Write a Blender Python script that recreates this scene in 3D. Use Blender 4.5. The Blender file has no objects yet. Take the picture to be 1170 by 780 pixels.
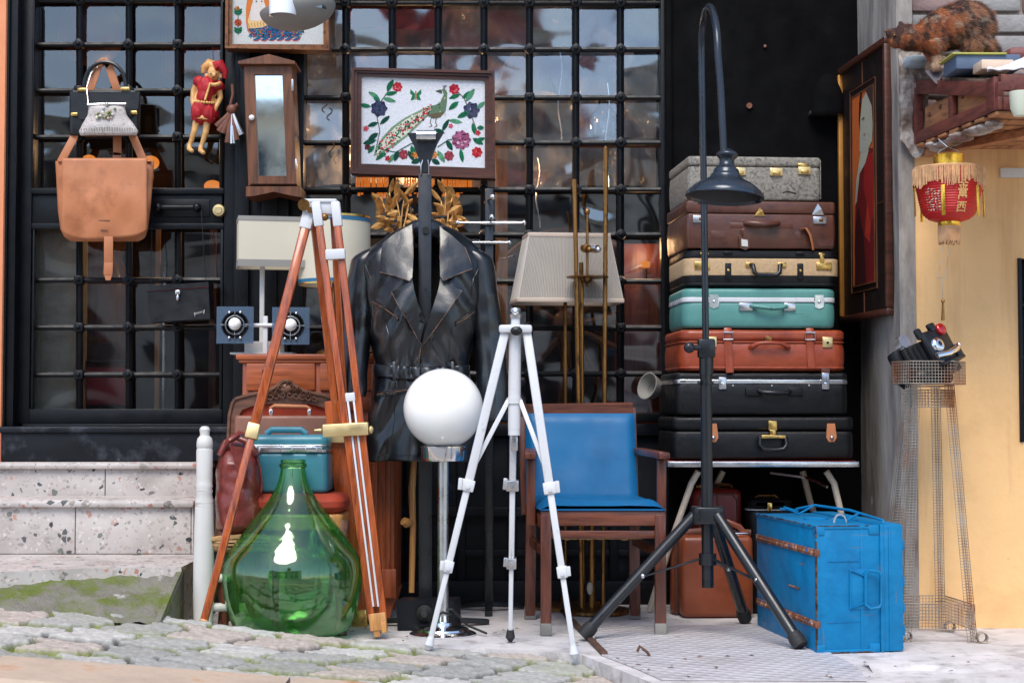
import bpy, bmesh, math, random
from mathutils import Vector, Matrix, noise

R = math.radians
PI = math.pi
random.seed(7)
scene = bpy.context.scene
COL = scene.collection

# ---------------------------------------------------------------- camera model
F, HOR, CAMH = 1866.0, 468.0, 0.822          # focal length and horizon in photograph pixels, eye height
TILT = math.atan((HOR - 390.0) / F)
CT, ST = math.cos(TILT), math.sin(TILT)


def P(px, py, Y):
    """photo pixel at a true distance Y from the camera -> world point"""
    u = (px - 585.0) / F
    v = (390.0 - py) / F
    s = Y / (CT - v * ST)
    return Vector((u * s, Y, CAMH + (ST + v * CT) * s))


def X(px, Y):
    return (px - 585.0) / F * Y


def Z(py, Y):
    return P(585, py, Y).z


def S(r, g, b):
    def f(c):
        c /= 255.0
        return c / 12.92 if c <= 0.04045 else ((c + 0.055) / 1.055) ** 2.4
    return (f(r), f(g), f(b))


def interp(tab, x):
    if x <= tab[0][0]:
        return tab[0][1:]
    for a, b in zip(tab, tab[1:]):
        if x <= b[0]:
            t = (x - a[0]) / (b[0] - a[0])
            return tuple(a[i] + (b[i] - a[i]) * t for i in range(1, len(a)))
    return tab[-1][1:]


def T(x, y, z, rz=0, rx=0, ry=0):
    return Matrix.Translation((x, y, z)) @ Matrix.Rotation(rz, 4, 'Z') @ Matrix.Rotation(ry, 4, 'Y') @ Matrix.Rotation(rx, 4, 'X')


# ---------------------------------------------------------------- mesh builder
class MB:
    def __init__(s, M=None):
        s.bm = bmesh.new()
        s.cl = s.bm.loops.layers.float_color.new('Col')
        s.M = M or Matrix.Identity(4)
        s.c = (1, 1, 1)

    def add(s, verts, faces, M=None, smooth=True):
        M = s.M @ M if M is not None else s.M
        vs = [s.bm.verts.new(M @ Vector(v)) for v in verts]
        for f in faces:
            try:
                fc = s.bm.faces.new([vs[i] for i in f])
            except ValueError:
                continue
            fc.smooth = smooth
            for l in fc.loops:
                l[s.cl] = (*s.c, 1)
        return s

    def absorb(s, t, M=None, smooth=True):
        t.verts.index_update()
        s.add([v.co.copy() for v in t.verts], [[v.index for v in f.verts] for f in t.faces], M, smooth)
        t.free()
        return s

    def box(s, c, size, M=None, bev=0.003, seg=2, rz=0, rx=0, ry=0):
        t = bmesh.new()
        bmesh.ops.create_cube(t, size=1)
        for v in t.verts:
            v.co = Vector((v.co.x * size[0], v.co.y * size[1], v.co.z * size[2]))
        if bev:
            bev = min(bev, 0.45 * min(size))
            bmesh.ops.bevel(t, geom=t.edges[:], offset=bev, segments=seg, profile=0.5, affect='EDGES')
        L = T(c[0], c[1], c[2], rz, rx, ry)
        return s.absorb(t, M @ L if M is not None else L, smooth=bool(bev))

    def span(s, a, b, bev=0.003):
        c = [(a[i] + b[i]) / 2 for i in range(3)]
        return s.box(c, [abs(a[i] - b[i]) for i in range(3)], bev=bev)

    def bar(s, p0, p1, w, d, up=(0, 0, 1), bev=0.002):
        """rectangular bar from p0 to p1, w across, d along `up`"""
        p0, p1 = Vector(p0), Vector(p1)
        z = (p1 - p0)
        L = z.length
        z.normalize()
        y = Vector(up)
        y = (y - z * y.dot(z))
        if y.length < 1e-5:
            y = Vector((0, 1, 0)) - z * z.y
        y.normalize()
        x = y.cross(z)
        Mx = Matrix(((x.x, y.x, z.x, 0), (x.y, y.y, z.y, 0), (x.z, y.z, z.z, 0), (0, 0, 0, 1)))
        m = (p0 + p1) / 2
        return s.box((0, 0, 0), (w, d, L), M=Matrix.Translation(m) @ Mx, bev=bev)

    def tube(s, pts, r, n=10, caps=True, closed=False, flat=1.0, ref=None, M=None):
        pts = [Vector(p) for p in pts]
        m = len(pts)
        rs = [r] * m if isinstance(r, (int, float)) else list(r)
        verts, faces = [], []
        nrm = None
        for i in range(m):
            if closed:
                t = pts[(i + 1) % m] - pts[i - 1]
            else:
                t = pts[min(i + 1, m - 1)] - pts[max(i - 1, 0)]
            if t.length < 1e-9:
                t = Vector((0, 0, 1))
            t.normalize()
            if nrm is None:
                q = Vector(ref) if ref else (Vector((0, 0, 1)) if abs(t.z) < .9 else Vector((1, 0, 0)))
                nrm = q - t * q.dot(t)
            else:
                nrm = nrm - t * nrm.dot(t)
            if nrm.length < 1e-6:
                nrm = t.orthogonal()
            nrm.normalize()
            b = t.cross(nrm)
            for k in range(n):
                a = 2 * PI * k / n
                verts.append(pts[i] + nrm * (math.cos(a) * rs[i]) + b * (math.sin(a) * rs[i] * flat))
        for i in range(m if closed else m - 1):
            j = (i + 1) % m
            for k in range(n):
                k2 = (k + 1) % n
                faces.append((i * n + k, i * n + k2, j * n + k2, j * n + k))
        if caps and not closed:
            faces.append(tuple(reversed(range(n))))
            faces.append(tuple(range((m - 1) * n, m * n)))
        return s.add(verts, faces, M)

    def cyl(s, p0, p1, r0, r1=None, n=16):
        return s.tube([p0, p1], [r0, r0 if r1 is None else r1], n)

    def lathe(s, prof, M=None, n=32, sx=1, sy=1):
        verts, faces = [], []
        m = len(prof)
        for r, z in prof:
            for k in range(n):
                a = 2 * PI * k / n
                verts.append((max(r, 1e-5) * math.cos(a) * sx, max(r, 1e-5) * math.sin(a) * sy, z))
        for i in range(m - 1):
            for k in range(n):
                k2 = (k + 1) % n
                faces.append((i * n + k, i * n + k2, (i + 1) * n + k2, (i + 1) * n + k))
        return s.add(verts, faces, M)

    def ball(s, c, r, sc=(1, 1, 1), n=20, M=None):
        prof = [(math.sin(PI * i / n) * r, -math.cos(PI * i / n) * r) for i in range(n + 1)]
        L = Matrix.Translation(c) @ Matrix.Diagonal((*sc, 1))
        return s.lathe(prof, M @ L if M is not None else L, n=max(12, n))

    def surf(s, fn, nu, nv, closeu=False, keep=None, smooth=True):
        verts = [fn(i / (nu if closeu else nu - 1), j / (nv - 1)) for j in range(nv) for i in range(nu)]
        faces = []
        for j in range(nv - 1):
            for i in range(nu if closeu else nu - 1):
                i2 = (i + 1) % nu
                f = (j * nu + i, j * nu + i2, (j + 1) * nu + i2, (j + 1) * nu + i)
                if keep is None or keep([verts[q] for q in f]):
                    faces.append(f)
        return s.add(verts, faces, None, smooth)

    def prism(s, poly, off, M=None, smooth=False):
        """poly: 3d points of one planar face; off: extrusion vector"""
        n = len(poly)
        off = Vector(off)
        verts = [Vector(p) for p in poly] + [Vector(p) + off for p in poly]
        faces = [tuple(reversed(range(n))), tuple(range(n, 2 * n))] + [(i, (i + 1) % n, n + (i + 1) % n, n + i) for i in range(n)]
        return s.add(verts, faces, M, smooth)

    def flat(s, poly, M=None):
        return s.add(poly, [tuple(range(len(poly)))], M, False)

    def rslab(s, w, d, h, r, b, M=None, nc=6, bulge=0.0):
        """box standing on z=0, rounded upright corners of radius r, rounded rims b"""
        r = min(r, w * .49, d * .49)
        rings = []
        for i in range(4):
            a = PI / 2 * i / 3
            rings.append((b * (1 - math.sin(a)), b * (1 - math.cos(a))))
        ring_all = rings + [(0, h * .35), (0, h * .65)] + [(x, h - z) for x, z in reversed(rings)]
        verts, faces, N = [], [], 4 * (nc + 1)
        for ins, z in ring_all:
            bl = bulge * math.sin(PI * z / h)
            for q in range(4):
                cx = (w / 2 - r) * (1 if q in (0, 3) else -1)
                cy = (d / 2 - r) * (1 if q in (0, 1) else -1)
                for k in range(nc + 1):
                    a = PI / 2 * (q + k / nc)
                    rr = r - ins + bl
                    verts.append((cx + math.cos(a) * rr, cy + math.sin(a) * rr, z))
        m = len(ring_all)
        for i in range(m - 1):
            for k in range(N):
                k2 = (k + 1) % N
                faces.append((i * N + k, i * N + k2, (i + 1) * N + k2, (i + 1) * N + k))
        faces.append(tuple(reversed(range(N))))
        faces.append(tuple(range((m - 1) * N, m * N)))
        return s.add(verts, faces, M)

    def sheet(s, poly, fn, thick=0.003, cuts=3):
        """2d polygon cut up finely, mapped to 3d by fn(x, y), given a thickness"""
        t = bmesh.new()
        f = t.faces.new([t.verts.new((p[0], p[1], 0)) for p in poly])
        bmesh.ops.triangulate(t, faces=[f])
        bmesh.ops.subdivide_edges(t, edges=t.edges[:], cuts=cuts, use_grid_fill=True)
        for v in t.verts:
            v.co = fn(v.co.x, v.co.y)
        bmesh.ops.recalc_face_normals(t, faces=t.faces[:])
        if thick:
            bmesh.ops.solidify(t, geom=t.faces[:], thickness=thick)
        return s.absorb(t)

    def build(s, name, mat, parent=None, recalc=True, sharp=40):
        me = bpy.data.meshes.new(name)
        if recalc:
            bmesh.ops.recalc_face_normals(s.bm, faces=s.bm.faces[:])
        for e in s.bm.edges:
            if len(e.link_faces) == 2 and e.calc_face_angle(0) > R(sharp):
                e.smooth = False
        s.bm.to_mesh(me)
        s.bm.free()
        me.materials.append(mat)
        o = bpy.data.objects.new(name, me)
        COL.objects.link(o)
        if parent is not None:
            adopt(o, parent)
        return o


BASE = {}


def world_of(o):
    M = o.matrix_basis.copy()
    return world_of(o.parent) @ o.matrix_parent_inverse @ M if o.parent else M


def adopt(o, parent):
    o.parent = parent
    o.matrix_parent_inverse = world_of(parent).inverted()


def tag(o, label=None, cat=None, group=None, kind=None):
    if label:
        o['label'] = label
    if cat:
        o['category'] = cat
    if group:
        o['group'] = group
    if kind or cat:
        o['kind'] = kind or 'thing'
    return o


def thing(name, label, cat, loc=(0, 0, 0), group=None):
    o = bpy.data.objects.new(name, None)
    o.empty_display_size = .1
    COL.objects.link(o)
    o.location = loc
    return tag(o, label, cat, group)


def remeshed(mb, name, mat, parent, voxel, smooth=4, colfn=None, dispfn=None):
    """fuse overlapping volumes into one continuous skin"""
    o = mb.build(name, mat)
    m = o.modifiers.new('r', 'REMESH')
    m.mode = 'VOXEL'
    m.voxel_size = voxel
    sm = o.modifiers.new('s', 'SMOOTH')
    sm.iterations = smooth
    sm.factor = .5
    dg = bpy.context.evaluated_depsgraph_get()
    me = bpy.data.meshes.new_from_object(o.evaluated_get(dg))
    o.modifiers.clear()
    o.data = me
    me.materials.clear()
    me.materials.append(mat)
    for p in me.polygons:
        p.use_smooth = True
    if dispfn:
        nn = [v.normal.copy() for v in me.vertices]
        for v, n_ in zip(me.vertices, nn):
            v.co += n_ * dispfn(v.co)
    if colfn:
        ca = me.color_attributes.new('Col', 'FLOAT_COLOR', 'POINT')
        for i, v in enumerate(me.vertices):
            ca.data[i].color = (*colfn(v.co), 1)
    if parent is not None:
        adopt(o, parent)
    return o


# ---------------------------------------------------------------- materials
def new_mat(name):
    m = bpy.data.materials.new(name)
    m.use_nodes = True
    nt = m.node_tree
    nt.nodes.clear()
    out = nt.nodes.new('ShaderNodeOutputMaterial')
    return m, nt, out


def N(nt, kind, **kw):
    n = nt.nodes.new(kind)
    for k, v in kw.items():
        if k in n.inputs:
            n.inputs[k].default_value = v
        else:
            setattr(n, k, v)
    return n


def ramp(nt, fac, stops):
    r = nt.nodes.new('ShaderNodeValToRGB')
    while len(r.color_ramp.elements) < len(stops):
        r.color_ramp.elements.new(.5)
    for e, (p, c) in zip(r.color_ramp.elements, stops):
        e.position = p
        e.color = (*c, 1) if len(c) == 3 else c
    nt.links.new(fac, r.inputs['Fac'])
    return r.outputs['Color']


def mixc(nt, fac, a, b, mode='MIX'):
    m = nt.nodes.new('ShaderNodeMix')
    m.data_type = 'RGBA'
    m.blend_type = mode
    for sock, v in ((m.inputs['Factor'], fac), (m.inputs[6], a), (m.inputs[7], b)):
        if hasattr(v, 'is_output'):
            nt.links.new(v, sock)
        elif isinstance(v, (int, float)):
            sock.default_value = v
        else:
            sock.default_value = (*v[:3], 1)
    return m.outputs[2]


def coords(nt, stretch=(1, 1, 1), rot=(0, 0, 0)):
    tc = N(nt, 'ShaderNodeTexCoord')
    mp = N(nt, 'ShaderNodeMapping')
    mp.inputs['Scale'].default_value = stretch
    mp.inputs['Rotation'].default_value = rot
    nt.links.new(tc.outputs['Object'], mp.inputs['Vector'])
    return mp.outputs['Vector']


def nz(nt, vec, scale, detail=5, rough=.6, dist=0):
    n = N(nt, 'ShaderNodeTexNoise')
    n.inputs['Scale'].default_value = scale
    n.inputs['Detail'].default_value = detail
    n.inputs['Roughness'].default_value = rough
    n.inputs['Distortion'].default_value = dist
    nt.links.new(vec, n.inputs['Vector'])
    return n.outputs['Fac']


def pm(name, c, rough=.5, metal=0, var=.2, scale=7, c2=None, c2at=.6, c2w=.06, c2scale=14, bump=.15, bscale=90,
       stretch=(1, 1, 1), rot=(0, 0, 0), coat=0, rvar=.12, spec=.5, attr=False, sss=0, bdist=.002, c3=None, c3at=.66, c3scale=30, scratch=None, sat=.70, dent=0, drip=None):
    m, nt, out = new_mat(name)
    b = N(nt, 'ShaderNodeBsdfPrincipled')
    nt.links.new(b.outputs[0], out.inputs[0])
    v = coords(nt, stretch, rot)
    n1 = nz(nt, v, scale, 6)
    if attr:
        at = N(nt, 'ShaderNodeAttribute', attribute_name='Col')
        mul = ramp(nt, n1, [(.3, (1 - var,) * 3), (.7, (min(1, 1 + var),) * 3)])
        colr = mixc(nt, 1.0, at.outputs['Color'], mul, 'MULTIPLY')
    else:
        lo = tuple(x * (1 - var) for x in c)
        hi = tuple(min(1, x * (1 + var)) for x in c)
        colr = ramp(nt, n1, [(.32, lo), (.68, hi)])
    if c2:
        n2 = nz(nt, v, c2scale, 7, .65)
        f = ramp(nt, n2, [(c2at - c2w, (0, 0, 0)), (c2at + c2w, (1, 1, 1))])
        colr = mixc(nt, f, colr, c2)
    if c3:
        v3 = coords(nt)
        f = ramp(nt, nz(nt, v3, c3scale, 8, .7), [(c3at - .03, (0, 0, 0)), (c3at + .03, (1, 1, 1))])
        colr = mixc(nt, f, colr, c3)
    if scratch:
        for k, (st, rt) in enumerate((((3, 3, 42), (.3, .5, .2)), ((46, 30, 3), (.2, .1, .7)))):
            f = ramp(nt, nz(nt, coords(nt, st, rt), 1.0 + .3 * k, 3, .6), [(sat, (0, 0, 0)), (sat + .03, (.75,) * 3)])
            g = ramp(nt, nz(nt, coords(nt), 5 + k, 3), [(.45, (0, 0, 0)), (.6, (1, 1, 1))])
            f = mixc(nt, 1.0, f, g, 'MULTIPLY')
            colr = mixc(nt, f, colr, scratch)
    if drip:
        f = ramp(nt, nz(nt, coords(nt, (6, 6, .5)), 1.6, 7, .65), [(.52, (0, 0, 0)), (.75, (.7,) * 3)])
        colr = mixc(nt, f, colr, drip)
        f = ramp(nt, nz(nt, coords(nt, (1, 1, .8)), 26, 8, .8), [(.66, (0, 0, 0)), (.70, (.6,) * 3)])
        colr = mixc(nt, f, colr, tuple(x * .72 for x in drip))
    nt.links.new(colr, b.inputs['Base Color'])
    b.inputs['Metallic'].default_value = metal
    b.inputs['Specular IOR Level'].default_value = spec
    b.inputs['Coat Weight'].default_value = coat
    b.inputs['Coat Roughness'].default_value = .08
    if sss:
        b.inputs['Subsurface Weight'].default_value = sss
        b.inputs['Subsurface Radius'].default_value = (.02, .02, .02)
    rr = ramp(nt, nz(nt, v, scale * 2.3, 4), [(.3, (max(0, rough - rvar),) * 3), (.7, (min(1, rough + rvar),) * 3)])
    nt.links.new(rr, b.inputs['Roughness'])
    if bump:
        bp = N(nt, 'ShaderNodeBump')
        bp.inputs['Strength'].default_value = bump
        bp.inputs['Distance'].default_value = bdist
        nt.links.new(nz(nt, v, bscale, 4), bp.inputs['Height'])
        if dent:
            b2 = N(nt, 'ShaderNodeBump')
            b2.inputs['Strength'].default_value = .6
            b2.inputs['Distance'].default_value = dent
            nt.links.new(nz(nt, coords(nt), 7, 3, .5), b2.inputs['Height'])
            nt.links.new(b2.outputs[0], bp.inputs['Normal'])
        nt.links.new(bp.outputs[0], b.inputs['Normal'])
    return m


def emit(name, c, s):
    m, nt, out = new_mat(name)
    e = N(nt, 'ShaderNodeEmission')
    e.inputs[0].default_value = (*c, 1)
    e.inputs[1].default_value = s
    nt.links.new(e.outputs[0], out.inputs[0])
    return m


def pane_mat(name, refl, tint=(.8, .83, .85), wave=.35):
    """old window glass: see-through with a wavy mirror sheen"""
    m, nt, out = new_mat(name)
    v = coords(nt, (1.0, 1, 1.6))
    bp = N(nt, 'ShaderNodeBump')
    bp.inputs['Strength'].default_value = wave
    bp.inputs['Distance'].default_value = .05
    nt.links.new(nz(nt, v, 2.4, 1, .4, .4), bp.inputs['Height'])
    g = N(nt, 'ShaderNodeBsdfGlossy')
    g.inputs['Color'].default_value = (.9, .93, .96, 1)
    g.inputs['Roughness'].default_value = .05
    nt.links.new(bp.outputs[0], g.inputs['Normal'])
    t = N(nt, 'ShaderNodeBsdfTransparent')
    t.inputs['Color'].default_value = (*tint, 1)
    fr = N(nt, 'ShaderNodeFresnel')
    fr.inputs['IOR'].default_value = 1.5
    ad = N(nt, 'ShaderNodeMath', operation='ADD')
    ad.use_clamp = True
    nt.links.new(fr.outputs[0], ad.inputs[0])
    ad.inputs[1].default_value = refl
    mx = N(nt, 'ShaderNodeMixShader')
    nt.links.new(ad.outputs[0], mx.inputs[0])
    nt.links.new(t.outputs[0], mx.inputs[1])
    nt.links.new(g.outputs[0], mx.inputs[2])
    nt.links.new(mx.outputs[0], out.inputs[0])
    return m


def smoky(name, c, see):
    m, nt, out = new_mat(name)
    b = N(nt, 'ShaderNodeBsdfPrincipled')
    b.inputs['Base Color'].default_value = (*c, 1)
    b.inputs['Roughness'].default_value = .18
    t = N(nt, 'ShaderNodeBsdfTransparent')
    t.inputs['Color'].default_value = (.8, .88, .95, 1)
    mx = N(nt, 'ShaderNodeMixShader')
    mx.inputs[0].default_value = see
    nt.links.new(b.outputs[0], mx.inputs[1])
    nt.links.new(t.outputs[0], mx.inputs[2])
    nt.links.new(mx.outputs[0], out.inputs[0])
    return m


def glass_mat(name, c, rough=0.0):
    m, nt, out = new_mat(name)
    g = N(nt, 'ShaderNodeBsdfGlass')
    g.inputs['Color'].default_value = (*c, 1)
    g.inputs['IOR'].default_value = 1.48
    g.inputs['Roughness'].default_value = rough
    v = coords(nt)
    bp = N(nt, 'ShaderNodeBump')
    bp.inputs['Strength'].default_value = .12
    bp.inputs['Distance'].default_value = .02
    nt.links.new(nz(nt, v, 9, 2), bp.inputs['Height'])
    nt.links.new(bp.outputs[0], g.inputs['Normal'])
    # translucent green mixed in to lighten the glass, in place of refracted light
    tr = N(nt, 'ShaderNodeBsdfTranslucent')
    tr.inputs['Color'].default_value = (.22, .82, .36, 1)
    mx = N(nt, 'ShaderNodeMixShader')
    f = ramp(nt, nz(nt, coords(nt, (1, 1, .6)), 5, 6), [(.3, (.05,) * 3), (.75, (.20,) * 3)])
    nt.links.new(f, mx.inputs[0])
    nt.links.new(g.outputs[0], mx.inputs[1])
    nt.links.new(tr.outputs[0], mx.inputs[2])
    gl = N(nt, 'ShaderNodeBsdfGlossy')
    gl.inputs['Roughness'].default_value = .01
    nt.links.new(bp.outputs[0], gl.inputs['Normal'])
    m2 = N(nt, 'ShaderNodeMixShader')
    m2.inputs[0].default_value = .07
    nt.links.new(mx.outputs[0], m2.inputs[1])
    nt.links.new(gl.outputs[0], m2.inputs[2])
    nt.links.new(m2.outputs[0], out.inputs[0])
    return m


def terrazzo():
    m, nt, out = new_mat('terrazzo')
    b = N(nt, 'ShaderNodeBsdfPrincipled')
    nt.links.new(b.outputs[0], out.inputs[0])
    v = coords(nt)
    dn = N(nt, 'ShaderNodeTexNoise')
    dn.inputs['Scale'].default_value = 40
    nt.links.new(v, dn.inputs['Vector'])
    va = N(nt, 'ShaderNodeVectorMath', operation='MULTIPLY_ADD')
    nt.links.new(dn.outputs['Color'], va.inputs[0])
    va.inputs[1].default_value = (.012, .012, .012)
    nt.links.new(v, va.inputs[2])
    base = ramp(nt, nz(nt, v, 5, 7), [(.3, S(172, 163, 158)), (.55, S(192, 185, 180)), (.75, S(204, 199, 195))])
    for sc, thr, pal in ((27, .05, 0), (44, .09, 0), (80, .28, 1)):
        vo = N(nt, 'ShaderNodeTexVoronoi')
        vo.inputs['Scale'].default_value = sc
        ve = N(nt, 'ShaderNodeTexVoronoi', feature='DISTANCE_TO_EDGE')
        ve.inputs['Scale'].default_value = sc
        nt.links.new(va.outputs[0], vo.inputs['Vector'])
        nt.links.new(va.outputs[0], ve.inputs['Vector'])
        sep = N(nt, 'ShaderNodeSeparateColor')
        nt.links.new(vo.outputs['Color'], sep.inputs[0])
        cols = [(0, S(84, 86, 88)), (.2, S(176, 122, 108)), (.4, S(120, 120, 114)), (.52, S(186, 140, 124)), (.68, S(150, 144, 136)), (.88, S(56, 59, 63))]
        if pal:
            cols = [(0, S(168, 160, 154)), (.3, S(206, 198, 192)), (.6, S(178, 162, 154)), (.8, S(150, 146, 142))]
        chip = ramp(nt, sep.outputs[0], cols)
        chip.node.color_ramp.interpolation = 'CONSTANT'
        inside = N(nt, 'ShaderNodeMath', operation='GREATER_THAN')
        nt.links.new(ve.outputs['Distance'], inside.inputs[0])
        inside.inputs[1].default_value = .10
        some = N(nt, 'ShaderNodeMath', operation='LESS_THAN')
        nt.links.new(sep.outputs[1], some.inputs[0])
        some.inputs[1].default_value = thr
        both = N(nt, 'ShaderNodeMath', operation='MULTIPLY')
        nt.links.new(inside.outputs[0], both.inputs[0])
        nt.links.new(some.outputs[0], both.inputs[1])
        base = mixc(nt, both.outputs[0], base, chip)
    # grime
    f = ramp(nt, nz(nt, coords(nt, (1, 1, 2)), 3.4, 8, .7), [(.52, (0, 0, 0)), (.8, (.75,) * 3)])
    base = mixc(nt, f, base, S(112, 102, 94))
    nt.links.new(base, b.inputs['Base Color'])
    b.inputs['Roughness'].default_value = .6
    bp = N(nt, 'ShaderNodeBump')
    bp.inputs['Strength'].default_value = .3
    bp.inputs['Distance'].default_value = .004
    nt.links.new(nz(nt, v, 30, 6), bp.inputs['Height'])
    nt.links.new(bp.outputs[0], b.inputs['Normal'])
    return m


def plate_mat():
    m, nt, out = new_mat('checker_plate')
    b = N(nt, 'ShaderNodeBsdfPrincipled')
    nt.links.new(b.outputs[0], out.inputs[0])
    v = coords(nt)
    base = ramp(nt, nz(nt, v, 4, 8, .7), [(.3, S(180, 174, 175)), (.55, S(204, 200, 202)), (.75, S(216, 213, 216))])
    f = ramp(nt, nz(nt, v, 11, 8, .75), [(.60, (0, 0, 0)), (.7, (.8,) * 3)])
    base = mixc(nt, f, base, S(150, 134, 124))
    nt.links.new(base, b.inputs['Base Color'])
    b.inputs['Roughness'].default_value = .55
    b.inputs['Metallic'].default_value = .25
    hs = []
    for a in (R(32), R(-58)):
        w = N(nt, 'ShaderNodeTexWave')
        w.inputs['Scale'].default_value = 7
        w.inputs['Distortion'].default_value = .4
        nt.links.new(coords(nt, (1, 1, 1), (0, 0, a)), w.inputs['Vector'])
        hs.append(w.outputs['Fac'])
    mu = N(nt, 'ShaderNodeMath', operation='MULTIPLY')
    nt.links.new(hs[0], mu.inputs[0])
    nt.links.new(hs[1], mu.inputs[1])
    bp = N(nt, 'ShaderNodeBump')
    bp.inputs['Strength'].default_value = 1.0
    bp.inputs['Distance'].default_value = .008
    nt.links.new(mu.outputs[0], bp.inputs['Height'])
    nt.links.new(bp.outputs[0], b.inputs['Normal'])
    return m


def wood(name, c, dark, axis=2, rough=.4, coat=.15, worn=None, wat=.68):
    st = [9.0, 9.0, 9.0]
    st[axis] = .8
    return pm(name, c, rough=rough, var=.22, scale=4, c2=dark, c2at=.57, c2w=.12, c2scale=6, stretch=st, bump=.12, bscale=14, coat=coat, c3=worn, c3at=wat)


M = {}
M['black_paint'] = pm('black_paint', S(12, 14, 18), rough=.42, var=.3, c2=S(34, 36, 42), c2at=.66, c2scale=18, bump=.25, bscale=40, spec=.25)
M['iron'] = pm('iron', S(12, 15, 20), rough=.42, var=.3, bump=.35, bscale=60, spec=.28, c3=S(52, 54, 58), c3at=.73, c3scale=24)
M['navy_paint'] = pm('navy_paint', S(11, 15, 22), rough=.5, var=.3, scale=4, spec=.25, c2=S(34, 39, 48), c2at=.66, c2scale=9, bump=.3, bscale=30, c3=S(150, 146, 145), c3at=.74, c3scale=9)
M['sill_paint'] = pm('sill_paint', S(17, 21, 28), rough=.5, spec=.3, var=.4, scale=5, c2=S(58, 62, 70), c2at=.6, c2scale=7, bump=.4, bscale=26, c3=S(190, 170, 165), c3at=.69, c3scale=8)
M['black_wall'] = pm('black_wall', S(5, 5, 7), rough=.85, spec=.12, var=.35, scale=3, c2=S(13, 13, 15), c2at=.64, c2scale=6, bump=.5, bscale=14, bdist=.004, c3=S(44, 44, 46), c3at=.76, c3scale=16)
M['pane'] = pane_mat('pane', .16, wave=.30)
M['door_pane'] = pane_mat('door_pane', .085, wave=.2)
M['terrazzo'] = terrazzo()
M['plate'] = plate_mat()
M['concrete'] = pm('concrete', S(202, 197, 196), rough=.75, var=.16, scale=5, c2=S(150, 144, 140), c2at=.6, c2w=.1, c2scale=9, bump=.5, bscale=40, bdist=.004, c3=S(120, 112, 106), c3at=.72, c3scale=18)
M['pillar'] = pm('pillar', S(158, 151, 144), rough=.85, var=.28, scale=2.2, c2=S(104, 96, 90), c2at=.56, c2w=.12, c2scale=3.2, stretch=(2.2, 2.2, .7), bump=.6, bscale=12, bdist=.012, c3=S(196, 192, 188), c3at=.68, c3scale=5)
M['yellow'] = pm('yellow', S(236, 190, 132), drip=S(196, 146, 96), rough=.85, var=.06, scale=2, c2=S(216, 170, 116), c2at=.66, c2w=.12, c2scale=3, bump=.45, bscale=18, bdist=.008, c3=S(176, 132, 90), c3at=.74, c3scale=7)
M['orange'] = pm('orange', S(226, 146, 104), rough=.85, var=.08, bump=.4, bscale=25)
M['white_paint'] = pm('white_paint', S(206, 205, 201), scratch=S(150, 140, 126), sat=.68, rough=.38, var=.04, c2=S(196, 192, 184), c2at=.68, c2w=.05, c2scale=16, bump=.2, bscale=50)
M['white_alu'] = pm('white_alu', S(208, 209, 212), scratch=S(120, 118, 114), sat=.68, rough=.3, var=.03, bump=.05, c2=S(176, 176, 178), c2at=.7, c2scale=25)
M['chrome'] = pm('chrome', (.82, .83, .85), rough=.14, metal=1, var=.05, bump=0, rvar=.05)
M['steel'] = pm('steel', (.62, .62, .63), rough=.3, metal=1, var=.15, bump=.05)
M['brass'] = pm('brass', S(214, 176, 104), rough=.28, metal=1, var=.2, bump=.05, c2=S(150, 110, 60), c2at=.62, c2scale=20)
M['brass_satin'] = pm('brass_satin', S(232, 206, 150), rough=.38, metal=.85, var=.12, bump=.05)
M['brass_old'] = pm('brass_old', S(150, 108, 62), rough=.35, metal=.9, var=.3, bump=.1, c2=S(92, 66, 42), c2at=.58, c2scale=14, stretch=(3, 3, 1))
M['leather'] = pm('leather', S(6, 9, 15), rough=.34, var=.3, scale=5, c2=S(13, 18, 28), c2at=.6, c2scale=9, bump=.35, bscale=22, bdist=.004, spec=.75, coat=.13, stretch=(1.3, 1.3, .8))
M['leather_edge'] = pm('leather_edge', S(120, 88, 68), rough=.6, var=.4, scale=25, c2=S(40, 36, 38), c2at=.52, c2scale=30)
M['leather_dark'] = pm('leather_dark', S(13, 13, 15), rough=.75, var=.3, bump=.3)
M['tan'] = pm('tan', S(180, 114, 74), rough=.5, var=.14, scale=5, c2=S(150, 88, 52), c2at=.62, c2w=.1, c2scale=7, bump=.35, bscale=70)
M['bag_black'] = pm('bag_black', S(20, 20, 23), rough=.38, var=.25, bump=.25, bscale=120)
M['silver_cloth'] = pm('silver_cloth', S(196, 188, 184), rough=.55, metal=.15, var=.12, scale=40, bump=.9, bscale=190, bdist=.004, c2=S(150, 140, 134), c2at=.6, c2scale=60)
M['oxblood'] = pm('oxblood', S(122, 48, 40), rough=.34, var=.25, scale=8, c2=S(70, 26, 24), c2at=.6, c2w=.1, c2scale=8, bump=.5, bscale=45, bdist=.004, coat=.2)
M['case_brown'] = pm('case_brown', S(86, 48, 34), scratch=S(140, 104, 84), dent=.01, rough=.38, var=.22, scale=6, c2=S(56, 30, 28), c2at=.6, c2w=.1, c2scale=9, bump=.3, bscale=90, coat=.1, c3=S(128, 84, 68), c3at=.73, c3scale=22)
M['case_black'] = pm('case_black', S(10, 11, 14), scratch=S(70, 68, 66), dent=.01, spec=.35, rough=.45, var=.25, scale=8, bump=.35, bscale=140, c2=S(25, 26, 31), c2at=.66, c2scale=14, c3=S(60, 58, 58), c3at=.76, c3scale=26)
M['case_teal'] = pm('case_teal', S(84, 140, 134), scratch=S(60, 84, 82), dent=.008, rough=.45, var=.1, scale=5, c2=S(74, 130, 122), c2at=.63, c2w=.09, c2scale=7, bump=.3, bscale=110, c3=S(60, 84, 80), c3at=.76, c3scale=26)
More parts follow.
